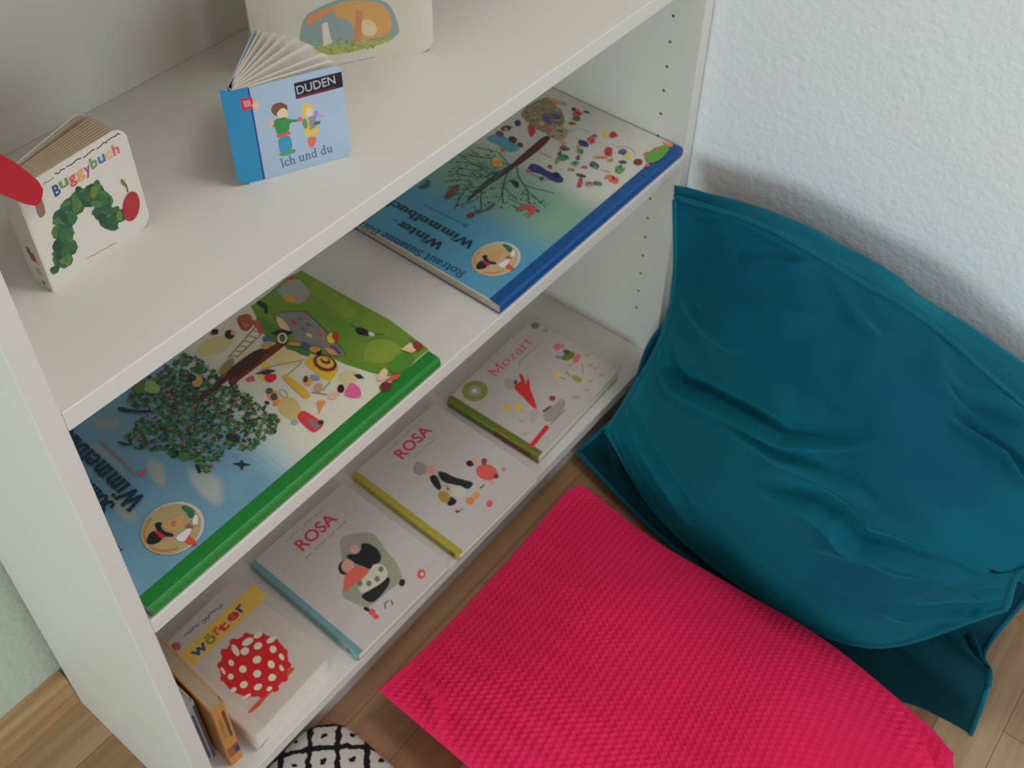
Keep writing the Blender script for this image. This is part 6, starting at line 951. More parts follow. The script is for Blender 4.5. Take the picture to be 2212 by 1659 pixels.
ART_FRIENDS = [('p',1,(47,144,193),[-8.2,88.4,-1.5,85.4,12.1,85.2,11.6,0.7,-2.9,2,-8.1,6.3]),
('p',2,(52,76,137),[11.5,84.3,12.7,84,12.4,1,10.8,0.7]),
('p',2,(35,40,52),[45.2,78.4,81.8,78.3,81.8,65.1,45.3,64.6]),
('p',3,(137,40,57),[45.1,66.7,76.2,66.5,76,64.8,45.3,64.6]),
('T', 4, (185, 190, 198), 'DUDEN', 46.1, 68.2, 2.8, 30.4, 7.6, 0.012, 0),
('p',3,(217,59,76),[4.8,76.6,13.5,76.2,13.8,66.3,5.4,66.1]),
('p',4,(234,149,161),[6.7,74.4,11.8,74,11.8,68.5,7.2,68.8]),
('p',4,(241,198,149),[17.4,67.6,16.9,66.2,16.1,65.3,15.1,64.9,14,65.2,13.2,66.1,12.7,67.5,12.7,69,13.2,70.4,14,71.4,15,71.7,16.1,71.4,16.9,70.5,17.4,69.2]),
('p',3,(137,88,57),[37.9,59.2,37.3,56.6,35.6,54.7,33.2,53.8,30.4,54.1,28,55.4,26.3,57.7,25.6,60.3,26.2,62.8,27.9,64.8,30.3,65.7,33,65.4,35.5,64.1,37.2,61.8]),
('p',4,(241,210,185),[37.6,54.9,37.3,52.6,36.1,50.9,34.5,50,32.7,50.2,31,51.4,29.9,53.3,29.4,55.7,29.8,58,30.9,59.7,32.5,60.6,34.4,60.4,36,59.2,37.2,57.3]),
('q',5,(137,88,57),[26.4,62.5,31.5,64.8,37.8,62.4,37.9,59,32.8,60.6,28.2,55.2,26.6,56.9]),
('q',4,(64,149,81),[26.9,52.3,35.5,51.9,37,49.1,45,46.7,44.7,44.5,37.6,46.1,36.5,37.8,26.7,37.4,26.4,45.6,24.1,46.3]),
('p',4,(241,185,161),[26.1,49.1,25.7,47.7,25,46.8,24.1,46.4,23.2,46.7,22.5,47.5,22.1,48.9,22.1,50.3,22.5,51.7,23.2,52.6,24.1,53,25,52.7,25.7,51.9,26.1,50.6]),
('p',5,(241,113,100),[48,45.8,47.7,45,47,44.4,46.1,44.3,45.2,44.6,44.4,45.2,43.9,46.1,43.8,47,44.2,47.8,44.8,48.3,45.7,48.5,46.6,48.2,47.4,47.5,47.9,46.7]),
('p',5,(234,95,76),[26.3,38.1,37,38.2,36.9,35.3,26.9,35.3]),
('q',4,(69,154,198),[26.9,35.3,36.9,35.3,37.2,21.1,28.2,20.5,26.7,23.4]),
('p',5,(88,161,113),[39.3,19.6,38.7,18.6,36.9,17.7,34.3,17.3,31.3,17.3,28.6,17.8,26.6,18.6,25.9,19.7,26.5,20.7,28.3,21.5,30.9,21.9,33.9,21.9,36.6,21.5,38.5,20.6]),
('p',3,(241,198,100),[57.1,53.2,56.5,51.5,55.1,50.3,53.2,50,51.3,50.6,49.7,51.9,48.7,53.8,48.5,55.8,49.1,57.6,50.5,58.8,52.3,59.1,54.3,58.5,55.9,57.1,56.9,55.3]),
('p',4,(241,217,185),[56.1,49.6,55.6,47.7,54.6,46.4,53.4,45.9,52.1,46.3,51.1,47.5,50.5,49.3,50.4,51.3,50.9,53.1,51.9,54.4,53.2,54.9,54.4,54.5,55.4,53.3,56.1,51.6]),
('q',5,(241,198,100),[48.4,54.7,51.6,57.1,51.3,50.5,49.2,45.4,47.6,48.2]),
('q',4,(241,198,76),[48.6,44.4,57.8,42.7,58.3,29.7,55.1,28.4,48.2,29.4,48.1,36.5]),
('p',5,(149,149,161),[52.8,46.6,58.2,46.1,57,36,51.8,34.1]),
('p',5,(100,161,88),[51.1,41.1,51,39.2,50.5,37.6,49.7,36.8,48.9,36.9,48.1,37.9,47.5,39.5,47.3,41.5,47.4,43.5,47.9,45,48.7,45.8,49.5,45.8,50.3,44.8,50.9,43.2]),
('p',6,(185,137,222),[60.7,47,60.4,45.9,59.8,45.1,59,44.9,58.1,45.1,57.4,45.9,57,47,56.9,48.2,57.3,49.3,57.9,50,58.7,50.3,59.6,50,60.3,49.3,60.7,48.2]),
('p',6,(222,149,222),[64.5,43.6,64.3,43.1,63.6,42.9,62.7,43,61.8,43.3,61,43.7,60.4,44.3,60.3,44.8,60.6,45.3,61.2,45.5,62.1,45.4,63,45.1,63.8,44.7,64.4,44.1]),
('p',6,(76,125,88),[61.2,39.4,61,38.7,60.3,38,59.3,37.6,58,37.4,56.8,37.6,55.9,38.1,55.5,38.8,55.7,39.5,56.3,40.2,57.4,40.6,58.7,40.7,59.9,40.5,60.8,40.1]),
('q',4,(241,113,83),[49.1,28.5,57,27.2,54.6,20.2,51.9,18.1,49.5,19.5]),
('t', 3, (88, 113, 149), 'Ich und du', 25.9, 7.4, 2.3, 42.3, 7.8, 0.115, 0)]
ART_MEADOW = [('q',1,(154,175,171),[37.8,31.4,44.1,53.1,59.6,60,78,65.2,110.6,58.9,119.7,49.1,125,27.4,122.3,20.4,101,17.8,73.3,16.4,52.1,21.5,41.3,29.5]),
('q',2,(180,187,102),[48.1,23.4,68.5,22.3,101.2,20.3,122.3,20.4,112,15.9,92.8,13,78.4,11.8,62,12.2,51.7,17.8]),
('f',3,[(157,168,85),(192,197,116),(145,157,97)],60,4,31,[48.6,28.2,122.4,21.6,100.6,12.9,62,12.2]),
('q',4,(228,173,107),[69.8,57.2,76.7,61.9,93.5,60.4,110.4,55.3,117.3,44.6,118.5,29.8,112.4,22.1,95.8,22.5,85.9,21.7,85.1,37.9,79.4,46.1,71.9,46.1]),
('q',5,(241,216,173),[91.9,41.6,100.6,41.3,106.4,30.6,101.5,24,91.8,26.9]),
('p',6,(220,145,102),[88.5,51.7,93.7,49.7,90.3,22.2,83.7,22.1]),
('q',4,(239,157,102),[46.2,52.8,70.1,59.5,72.8,55.5,56.2,48.7,46.1,43.2]),
('p',5,(241,228,204),[58.8,43.5,63.3,45.1,65.4,24.1,57.6,21.7]),
('s',1,(180,168,149),0.7,[69.5,1.8,70.6,1.9,71.8,1.5,72.9,1.3,74,1,75.1,2,76.2,1.8,77.3,2.3,78.4,1.8,79.5,2.4,80.6,1.8,81.7,2.6,82.8,2.6]),
('s',1,(180,168,149),0.7,[84.9,2.3,86.1,2.5,87.2,2.8,88.4,2.2,89.5,2.7,90.6,3.2,91.8,2.5,92.9,3.3,94,3.2,95.1,3.5,96.3,2.9,97.5,2.6,98.5,3.7,99.7,3.8,100.9,3.3])]
# ---------------------------------------------------------------- the room
structure('floor', (-3.0, -3.5, ZF-0.02), (W+PT+0.012, D+0.03, ZF), M['floor'])
structure('wall_right', (W+PT+0.0035, -3.5, ZF), (W+PT+0.1, D+0.13, 2.4), M['wall'])
structure('wall_back', (-3.0, D+0.018, ZF), (W+PT+0.0035, D+0.13, 2.4), M['wall_back'])
def baseboard(name, pts):
    mb = MB(); n = len(pts)
    return mb
mb = MB()
prof = [(0, 0), (-0.0165, 0), (-0.0165, 0.030), (-0.0145, 0.036), (-0.0145, 0.050), (-0.011, 0.057), (0, 0.059)]
n = len(prof); yb = D + 0.018
for x0, x1 in ((-3.0, -PT-0.0005),):
    mb.add([(x0, yb+a, ZF+b) for a, b in prof] + [(x1, yb+a, ZF+b) for a, b in prof],
           [tuple(range(n))[::-1], tuple(range(n, 2*n))] + [(i, (i+1) % n, n+(i+1) % n, n+i) for i in range(n)])
tag(mb.build('baseboard_back', M['baseboard'], bevel=0.0008), kind='structure')
mb = MB(); xw = W+PT+0.0035
mb.add([(xw+a, -3.4, ZF+b) for a, b in prof] + [(xw+a, -0.004, ZF+b) for a, b in prof],
       [tuple(range(n))[::-1], tuple(range(n, 2*n))] + [(i, (i+1) % n, n+(i+1) % n, n+i) for i in range(n)])
tag(mb.build('baseboard_right', M['baseboard'], bevel=0.0008), kind='structure')

# ---------------------------------------------------------------- the bookshelf
shelf = tag(empty('bookshelf', (W/2, D/2, ZF)), 'white bookshelf with open compartments standing in the corner against the textured wall', 'bookshelf')
SO = Vector(shelf.location)
def sbox(name, a, b, bevel=0.0009):
    mb = MB(); mb.box(Vector(a)-SO, Vector(b)-SO); return mb.build(name, M['board'], shelf, bevel=bevel)
def side_panel(x0, x1, xin, sgn):
    mb = MB(); mb.box(Vector((x0, 0, ZF))-SO, Vector((x1, D+0.004, ZTOP))-SO)
    for y in (0.037577, D-0.042):
        for k in range(-13, 16):
            z = 0.519858 - 0.032*k
            if z < 0.05 or z > ZTOP-0.06: continue
            c = [(xin+sgn*0.0002, y+0.0019*math.cos(a*math.pi/6), z+0.0019*math.sin(a*math.pi/6)) for a in range(12)]
            mb.add([Vector(p)-SO for p in c], [tuple(range(12))], mi=1)
    return mb.build('side_panel', [M['board'], M['hole']], shelf, bevel=0.0009)
side_panel(-PT, 0, 0, 1)
side_panel(W, W+PT, W, -1)
for z in (0.0, T2, T1): sbox('shelf_board', (0, 0.0, z-TH), (W, D, z))
sbox('top_board', (0, 0.0, ZTOP-TH), (W, D, ZTOP))
sbox('plinth', (0, 0.027, ZF), (W, 0.040, -TH))
sbox('back_panel', (0, D, -TH), (W, D+0.003, ZTOP), 0)

# ---------------------------------------------------------------- books
def frame(o, u, v, n=None):
    """matrix with local x along u, local y along v, local z out of the cover"""
    u = Vector(u).normalized(); v = Vector(v).normalized(); n = u.cross(v)
    return Matrix(((u.x, v.x, n.x, o[0]), (u.y, v.y, n.y, o[1]), (u.z, v.z, n.z, o[2]), (0, 0, 0, 1)))
def closed_book(name, label, mtx, w, h, t, cover, spine_col, back_col, art, spine_art=(), r=0.002, ct=0.0016, page=None, inset=0.0005,
                spine_wrap=0.0, group=None, grid=None, round_spine=True, side_mat='paper'):
    """a book lying on its back cover: local x away from the spine, y up the cover, z out of the front cover"""
    root = tag(empty(name, mtx=mtx), label, 'book', group)
    c, sc, bc = lin(cover), lin(spine_col), lin(back_col)
    rr = t/2
    rim = rrect(rr*0.9, 0, w, h, r, corners=(0, 1, 1, 0))
    mb = MB(); mb.prism(rim, t-ct, t, c)
    if grid: grad(mb, rr*0.9, 0.0004, w-0.0004, h-0.0004, t+0.00003, grid, 60, 60)
    draw(mb, art, t+0.00006)
    mb.build('front_cover', M['print'], root)
    mb = MB(); mb.prism(rim, 0, ct, bc); mb.build('back_cover', M['print'], root)
    # rounded spine wrapping on to both covers
    mb = MB(); prof = [(rr+0.0001, t+0.0001), (rr, t+0.0001)]
    for i in range(13):
        a = math.radians(90 + 180*i/12)
        ex = 0.55 if round_spine else 0.28
        prof.append((rr*0.9 + rr*0.9*math.copysign(abs(math.cos(a))**ex, math.cos(a)), t/2 + (t/2+0.0001)*math.copysign(abs(math.sin(a))**(ex+.1), math.sin(a))))
    if spine_wrap > 0: prof = [(spine_wrap, t+0.0001)] + prof
    prof += [(rr*0.9, -0.0000)]
    inner = [(x+0.0012, max(min(z, t-0.0012), 0.0012)) for x, z in prof[::-1]]
    if spine_wrap > 0: inner[-1] = (spine_wrap, t-0.0002)
    n = len(prof); y0, y1 = 0.0, h
    vs = [(x, y0, z) for x, z in prof] + [(x, y1, z) for x, z in prof]
    fs = [(i, i+1, n+i+1, n+i) for i in range(n-1)]
    mb.add(vs, fs, sc)
    for yy, flip in ((y0, 0), (y1, 1)):
        for i in range(n-1):
            a, b = prof[i], prof[i+1]; p, q = inner[n-1-i], inner[n-2-i]
            mb.add([(a[0], yy, a[1]), (b[0], yy, b[1]), (q[0], yy, q[1]), (p[0], yy, p[1])], [(0, 1, 2, 3) if flip else (3, 2, 1, 0)], sc)
    for z0, z1, ya, yb_, cc in spine_art:
        mb.add([(-0.00025, ya, z0), (-0.00025, ya, z1), (-0.00025, yb_, z1), (-0.00025, yb_, z0)], [(0, 1, 2, 3)], lin(cc))
    sp = mb.build('spine', M['print'], root, smooth=False)
    # pages, with a few board leaves reading as lines on the cut edge
    mb = MB(); k = max(4, int((t-2*ct)/0.0011)); z = ct; dzp = (t-2*ct)/k
    for i in range(k):
        e = inset + (0.0004 if i % 2 else 0)
        mb.prism(rrect(0.0016, e, w-e, h-e, r, n=4, corners=(0, 1, 1, 0)), z, z+dzp, (1, 1, 1)); z += dzp
    mb.build('page_block', M[side_mat], root)
    return root

def fan_book(name, label, mtx, w, h, spine_t, cover, spine_col, art, spine_art, leaves, back_angle, leaf_t=0.0012, r=0.008, side_mat='paper', group=None, wrap=None):
    """a board book standing open: local x away from the spine, y up, z toward the viewer; leaves turn away by their angles"""
    root = tag(empty(name, mtx=mtx), label, 'book', group)
    c, sc = lin(cover), lin(spine_col)
    rim = rrect(0, 0, w, h, r, n=7, corners=(0, 1, 1, 0))
    mb = MB(); mb.prism(rim, -0.0013, 0, c); draw(mb, art, 0.00004); mb.build('front_cover', M['print'], root)
    mb = MB(); mb.box((-0.0011, 0, -spine_t), (0.0, h, 0.0), sc)
    for it in spine_art:    # (z0,z1,y0,y1,colour) patches printed on the outside of the spine
        z0, z1, y0, y1, cc = it
        mb.add([(-0.00116, y0, z0), (-0.00116, y0, z1), (-0.00116, y1, z1), (-0.00116, y1, z0)], [(0, 1, 2, 3)], lin(cc))
    mb.build('spine', M['print'], root, bevel=0.0003)
    rim2 = rrect(0, 0, w-0.001, h, r, n=7, corners=(0, 1, 1, 0))
    for zo, ang, th in leaves:
        mb = MB(); mb.prism([(x, y) for x, y in rim2], -th/2, th/2, (1, 1, 1))
        o = mb.build('page', M[side_mat], root); o.location = (0.0002, 0, zo); o.rotation_euler = (0, math.radians(-ang), 0)
    mb = MB(); mb.prism(rim, -0.0007, 0.0007, sc if wrap else c); o = mb.build('back_cover', M['print'], root)
    o.location = (0.0, 0, -spine_t+0.0005); o.rotation_euler = (0, math.radians(-back_angle), 0)
    return root

def mixc(a, b, t):
    t = max(0, min(1, t)); a, b = lin(a), lin(b); return tuple(p*(1-t)+q*t for p, q in zip(a, b))
def sky_summer(x, y):
    k = (y*1000 - 128 - (x*1000-120)*-0.10)/70
    k = max(0, min(1, k)); k = k*k*(3-2*k)
    c1 = mixc((232, 226, 206), (176, 204, 208), k*1.6)
    c2 = lin((120, 166, 189)) if math.sin(x*61+y*37)*math.sin(x*23-y*71) > 0.15 else lin((116, 162, 186))
    t = max(0, (k-.55)/.45); return tuple(p*(1-t)+q*t for p, q in zip(c1, c2))
def sky_winter(x, y):
    k = (y*1000-150)/80 + (0.0)*x
    k1 = max(0, min(1, (y*1000-120)/55)); k2 = max(0, min(1, (y*1000-205)/60))
    a = mixc((212, 208, 196), (132, 172, 152), k1*k1*(3-2*k1)); b = lin((88, 158, 190)); t = k2*k2*(3-2*k2)
    return tuple(p*(1-t)+q*t for p, q in zip(a, b))
def rot2(deg):
    a = math.radians(deg); return (math.cos(a), math.sin(a), 0), (-math.sin(a), math.cos(a), 0)
def boards(x): return tuple(round(v) for v in x)

closed_book('picture_book', 'large summer picture book with a green spine, lying under the upper board at the left',
    frame((0.338, 0.001, T2), (0, 1, 0), (-1, 0, 0)), 0.246, 0.3345, 0.013, (224, 218, 200), (34, 132, 54), (34, 132, 54), ART_SUMMER, grid=sky_summer, spine_wrap=0.0155, r=0.004)
closed_book('picture_book', 'large winter picture book with a dark blue spine, lying against the right side panel',
    frame((0.7625, 0.0015, T2), (0, 1, 0), (-1, 0, 0)), 0.246, 0.3345, 0.013, (214, 210, 198), (20, 82, 146), (20, 82, 146), ART_WINTER, grid=sky_winter, spine_wrap=0.0150, r=0.004, side_mat='paper_tan')
u, v = rot2(-1.0)
closed_book('picture_book', 'square white book with yellow spine, woman and girl walking on its cover',
    frame((0.3475, -0.0025, 0), u, v), 0.150, 0.176, 0.013, (212, 203, 197), (182, 168, 62), (182, 168, 62), ART_WALK, spine_wrap=0.008, spine_art=[(.003, .010, .006, .012, (140, 60, 50))], r=0.003, round_spine=False)
u, v = rot2(-0.7)
closed_book('picture_book', 'square white book with pale blue spine, two people in an armchair on cover',
    frame((0.1855, 0.0005, 0), u, v), 0.1475, 0.175, 0.013, (212, 203, 197), (122, 162, 166), (122, 162, 166), ART_CHAIR, spine_wrap=0.008, spine_art=[(.003, .009, .012, .018, (150, 70, 70))], r=0.003, round_spine=False)
u, v = rot2(1.1)
closed_book('picture_book', 'white music book with a green disc and green edge, lowest board far right',
    frame((0.5165, 0.0113, 0), u, v), 0.184, 0.150, 0.017, (210, 200, 190), (112, 124, 42), (112, 124, 42), ART_MUSIC,
    spine_art=[(.003, .012, .012, .072, (120, 52, 40)), (.014, .0165, .03, .105, (140, 168, 74))], r=0.007, round_spine=False)
u, v = rot2(2.6)
closed_book('board_book', 'thick board book with a red polka dot ball and yellow band on its cover',
    frame((0.0512, 0.0114, 0), u, v), 0.1125, 0.148, 0.032, (214, 200, 186), (220, 206, 190), (220, 206, 190), ART_WORDS, r=0.010, round_spine=False, ct=0.0025)
# two small books standing on their lower edge, spines to the front
closed_book('board_book', 'little orange book standing upright beside the polka dot ball book',
    frame((0.0245, 0.020, 0), (0.05, 1, 0), (0, 0, 1)), 0.098, 0.120, 0.0155, (214, 160, 84), (214, 150, 72), (200, 140, 66), [('p', 1, (180, 80, 50), [20, 20, 80, 20, 80, 60, 20, 60])],
    spine_art=[(.0095, .0125, .055, .108, (110, 74, 44)), (.004, .007, .060, .098, (166, 140, 60)), (.002, .014, .018, .036, (176, 84, 48)), (.009, .0145, .018, .032, (70, 110, 150))], r=0.002, round_spine=False, side_mat='paper_tan')
closed_book('board_book', 'little pale grey book standing upright next to the left side panel',
    frame((0.0128, 0.042, 0), (0.02, 1, 0), (0, 0, 1)), 0.088, 0.120, 0.0098, (190, 186, 190), (178, 174, 180), (150, 144, 150), [],
    spine_art=[(.002, .0045, .006, .100, (84, 80, 92)), (.0065, .009, .0, .114, (96, 76, 80))], r=0.002, round_spine=False, side_mat='paper_tan')

def upright(o, deg):
    a = math.radians(deg); return frame(o, (math.cos(a), math.sin(a), 0), (0, 0, 1))
bg = fan_book('board_book', 'small white stroller book with a leafy green arch and red strap, on the upper board', upright((0.0602, 0.0952, T1), 4.5), 0.0868, 0.0885, 0.0195,
    (226, 218, 208), (214, 206, 194), ART_ARCH, [(-.012, -.006, .024, .032, (160, 70, 56)), (-.013, -.009, .030, .036, (80, 110, 60)), (-.011, -.006, .012, .018, (190, 160, 140)), (-.0085, -.006, .004, .007, (90, 86, 84))],
    [(-.0022-.0019*i, -1.0-.75*i, .0017) for i in range(8)] + [(-.0178, -10.5, .0014)], -12, r=0.011, side_mat='paper_tan')
# the strap goes through the slot beside the spine and away to the left
mb = MB()
out = [(-20.9, 150.9), (-7.1, 128.2), (2.5, 113.0), (9.3, 99.3), (13.5, 89.9), (14.5, 83.4), (12.3, 79.2), (8.8, 76.3), (4.8, 76.8), (-1.5, 83.3), (-8.8, 93.4), (-16.1, 103.6), (-30.2, 126.5)]
n = len(out); S = 4; vs = []
def strap_z(x): return 0.0035 + 0.010*max(0, min(1, (14.5-x)/34))**1.3
for (x, y) in out: vs.append((x*.001, y*.001, strap_z(x)))
for (x, y) in out: vs.append((x*.001, y*.001, strap_z(x)+0.0028))
tri = tessellate_polygon([[Vector((x, y, 0)) for x, y in out]])
mb.add(vs, [tuple(t) for t in tri] + [tuple(i+n for i in t) for t in tri] + [(i, (i+1) % n, n+(i+1) % n, n+i) for i in range(n)])
mb.box((0.0038, 0.0778, 0.0002), (0.0118, 0.0792, 0.0045))
mb.build('strap', M['strap'], bg, bevel=0.0009, weld=True)
fan_book('board_book', 'small light blue board book with two children, fanned open in front of the cream book', upright((0.2224, 0.0818, T1), -24.5), 0.0822, 0.0838, 0.0082,
    (176, 196, 216), (30, 130, 176), ART_FRIENDS, [(-.0068, -.0014, .058, .080, (34, 40, 52)), (-.0045, -.003, .02, .052, (24, 90, 130)), (-.006, -.001, .003, .010, (200, 90, 90))],
    [(-.0011, -6, .0020), (-.0022, -14.0, .0015), (-.0032, -27, .0015), (-.0042, -35.5, .0015), (-.0050, -43, .0015), (-.0058, -48.5, .0015), (-.0066, -54, .0015), (-.0072, -57, .0012)], -59.5, r=0.006)
fan_book('board_book', 'tall cream book with a sandy shape on grass, standing behind the light blue book', upright((0.3233, 0.1844, T1), -33.2), 0.1545, 0.1750, 0.011,
    (226, 220, 204), (196, 180, 168), ART_MEADOW, [(-.009, -.005, .02+.014*i, .028+.014*i, (132, 84, 76)) for i in range(10)],
    [(-.0016-.0017*i, -2-1.4*i, .0015) for i in range(5)], -18, r=0.014)

# ---------------------------------------------------------------- cushions
def catmull(P, t):
    n = len(P)-1; x = t*n; i = min(int(x), n-1); f = x-i
    p1, p2 = P[i], P[i+1]; p0 = P[i-1] if i > 0 else p1*2-p2; p3 = P[i+2] if i+2 <= n else p2*2-p1
    return 0.5*((2*p1) + (p2-p0)*f + (2*p0-5*p1+4*p2-p3)*f*f + (3*p1-p0-3*p2+p3)*f*f*f)
def surf(G, u, v):
    rows = [catmull(r, u) for r in G]; return catmull(rows, v)
def seg_dist(p, a, b):
    dx, dy = b[0]-a[0], b[1]-a[1]; L2 = dx*dx+dy*dy or 1e-12
    t = max(0, min(1, ((p[0]-a[0])*dx+(p[1]-a[1])*dy)/L2))
    qx, qy = p[0]-a[0]-t*dx, p[1]-a[1]-t*dy
    return math.hypot(qx, qy), (dx*qy-dy*qx)/math.sqrt(L2), t
def cushion(name, label, front, back, N, material, folds=(), fine=None, pipe_mat=None, pipe_r=0.0035, group=None, noise_amp=0.003, blunt=0.0):
    """front and back are grids of points in metres, rows top to bottom, that share their rim; folds are lines in (u, v)"""
    from mathutils import noise
    F = [[Vector(p) for p in r] for r in front]; B = [[Vector(p) for p in r] for r in back]
    base = Vector(((F[-1][0]+F[-1][-1])/2).to_tuple()); base.z = min(p.z for r in F for p in r)
    root = tag(empty(name, base), label, 'cushion', group)
    NU, NV = N
    def grid(G, sgn, folds, fine):
        P = [[surf(G, i/NU, j/NV) for i in range(NU+1)] for j in range(NV+1)]
        out = [[None]*(NU+1) for _ in range(NV+1)]
        for j in range(NV+1):
            for i in range(NU+1):
                u, v = i/NU, j/NV
                du = P[j][min(i+1, NU)]-P[j][max(i-1, 0)]; dv = P[min(j+1, NV)][i]-P[max(j-1, 0)][i]
                nrm = du.cross(dv); nrm = (nrm.normalized() if nrm.length > 1e-12 else Vector((0, 0, 1)))*sgn
                e = min(u, 1-u, v, 1-v); fall = min(1, e/0.035)
                d = 0
                for f in folds:
                    pts, depth, width = f[0], f[1], f[2]; best = 9
                    for a, b in zip(pts[:-1], pts[1:]):
                        ds, side, t = seg_dist((u, v), a, b)
                        if ds < best:
                            best = ds; sd = math.copysign(ds, side)
                            kk = pts.index(a) + t
                    if best < width*4:
                        s = kk/(len(pts)-1); taper = math.sin(math.pi*min(max(s, 0.0), 1.0))**0.7
                        q = sd/width
                        d -= depth*taper*math.exp(-q*q)
                        if len(f) > 3: d += f[3]*taper*math.exp(-((q+2.0)/1.4)**2)
                d += noise_amp*(noise.noise(Vector((u*5.1, v*5.3, 3.3*sgn)))) * 1.2 + noise_amp*0.4*noise.noise(Vector((u*14, v*13, 1.7)))
                if fine: d += fine(u, v)
                out[j][i] = P[j][i] + nrm*d*fall
                if blunt:
                    q = math.hypot(min(u, 1-u)*1.4, min(v, 1-v)); out[j][i] = out[j][i].lerp(P[NV//2][NU//2], blunt*(1-v)*math.exp(-(q/0.05)**2))
        return out
    GF = grid(F, 1, folds, fine); GB = grid(B, 1 if False else -1, [], None)
    for j in range(NV+1):
        for i in range(NU+1):
            if i in (0, NU) or j in (0, NV): GB[j][i] = GF[j][i]
    bm = bmesh.new()
    vf = [[bm.verts.new(GF[j][i]-base) for i in range(NU+1)] for j in range(NV+1)]
    vb = [[vf[j][i] if (i in (0, NU) or j in (0, NV)) else bm.verts.new(GB[j][i]-base) for i in range(NU+1)] for j in range(NV+1)]
    uvl = bm.loops.layers.uv.new('UVMap')
    def face(vs, uvs):
        f = bm.faces.new(vs); f.smooth = True
        for l, q in zip(f.loops, uvs): l[uvl].uv = q
    for j in range(NV):
        for i in range(NU):
            q = [(i/NU, 1-j/NV), (i/NU, 1-(j+1)/NV), ((i+1)/NU, 1-(j+1)/NV), ((i+1)/NU, 1-j/NV)]
            face([vf[j][i], vf[j+1][i], vf[j+1][i+1], vf[j][i+1]], q)
            try: face([vb[j][i], vb[j][i+1], vb[j+1][i+1], vb[j+1][i]], [q[0], q[3], q[2], q[1]])
            except ValueError: pass
    me = bpy.data.meshes.new('cushion_cover'); bm.normal_update(); bm.to_mesh(me); bm.free()
    me.materials.append(material)
    o = bpy.data.objects.new('cushion_cover', me); COL.objects.link(o); o.parent = root
    if pipe_mat:
        ring = [GF[0][i] for i in range(NU+1)] + [GF[j][NU] for j in range(1, NV+1)] + [GF[NV][i] for i in range(NU-1, -1, -1)] + [GF[j][0] for j in range(NV-1, 0, -1)]
        ring = ring[::3]; n = len(ring); mb = MB(); vs = []
        S = 8
        for k in range(n):
            t = (ring[(k+1) % n]-ring[k-1]).normalized(); a = t.cross(Vector((0.3, 0.2, 0.93))).normalized(); b = t.cross(a)
            for s in range(S):
                an = 2*math.pi*s/S; vs.append(ring[k]-base + (a*math.cos(an)+b*math.sin(an))*pipe_r)
        fs = [(k*S+s, k*S+(s+1) % S, ((k+1) % n)*S+(s+1) % S, ((k+1) % n)*S+s) for k in range(n) for s in range(S)]
        mb.add(vs, fs); mb.build('piping', pipe_mat, root, smooth=True)
    return root

def velvet(name, rgb, rgb2):
    m = mat(name, rgb, 0.75, 0.12)
    nt, N, L, b = nodes(m)
    b.inputs['Sheen Weight'].default_value = 0.6; b.inputs['Sheen Roughness'].default_value = 0.42
    b.inputs['Sheen Tint'].default_value = (*lin((50, 200, 218)), 1)
    add_mottle(m, rgb, rgb2, 3.6, 2, (1, 1, 1), 0.32, 0.68)
    add_bump(m, 1400, 0.25, 0.0006)
    return m
M['velvet'] = velvet('teal_velvet', (2, 76, 98), (6, 106, 122))
M['velvet_dark'] = velvet('teal_velvet_cord', (16, 92, 110), (20, 102, 118))
M['velvet_under'] = velvet('shaded_teal_velvet', (6, 56, 68), (8, 64, 76))  # the same teal with the lower cushion's shade put into its colour
def knit(name):
    m = mat(name, (238, 40, 94), 0.85, 0.15)
    nt, N, L, b = nodes(m)
    b.inputs['Sheen Weight'].default_value = 0.25; b.inputs['Sheen Tint'].default_value = (*lin((255, 120, 150)), 1)
    add_bump(m, 2200, 0.5, 0.0008, 2)
    return m
M['knit'] = knit('pink_knit')
def pattern_mat():
    m = mat('black_and_cream_weave', (214, 208, 198), 0.9, 0.1)
    nt, N, L, b = nodes(m)
    tc = N.new('ShaderNodeTexCoord'); sep = N.new('ShaderNodeSeparateXYZ'); L.new(tc.outputs['UV'], sep.inputs[0])
    def mth(op, a, b_=None, v=None):
        n_ = N.new('ShaderNodeMath'); n_.operation = op
        L.new(a, n_.inputs[0])
        if b_ is not None: L.new(b_, n_.inputs[1])
        if v is not None: n_.inputs[1].default_value = v
        return n_.outputs[0]
    U = mth('MULTIPLY', sep.outputs[0], v=10.5); V = mth('MULTIPLY', sep.outputs[1], v=10.5)
    wn = N.new('ShaderNodeTexNoise'); wn.inputs['Scale'].default_value = 60; wn.inputs['Detail'].default_value = 1
    L.new(tc.outputs['UV'], wn.inputs['Vector'])
    wob = mth('MULTIPLY', mth('SUBTRACT', wn.outputs['Fac'], v=0.5), v=0.22)
    a = mth('ADD', mth('ADD', U, V), wob); c = mth('ADD', mth('SUBTRACT', U, V), wob)
    def lines(x, w): return mth('LESS_THAN', mth('ABSOLUTE', mth('SUBTRACT', mth('FRACT', x), v=0.5)), v=w)
    la = mth('MAXIMUM', lines(a, 0.105), lines(c, 0.105))
    a2 = mth('ADD', a, v=0.5); c2 = mth('ADD', c, v=0.5)
    dot = mth('MULTIPLY', lines(a2, 0.09), lines(c2, 0.09))
    tot = mth('MAXIMUM', la, dot)
    mixn = N.new('ShaderNodeMix'); mixn.data_type = 'RGBA'
    L.new(tot, mixn.inputs['Factor']); mixn.inputs['A'].default_value = (*lin((212, 206, 196)), 1); mixn.inputs['B'].default_value = (*lin((38, 34, 36)), 1)
    L.new(mixn.outputs['Result'], b.inputs['Base Color'])
    add_bump(m, 900, 0.4, 0.001)
    return m
M['pattern'] = pattern_mat()
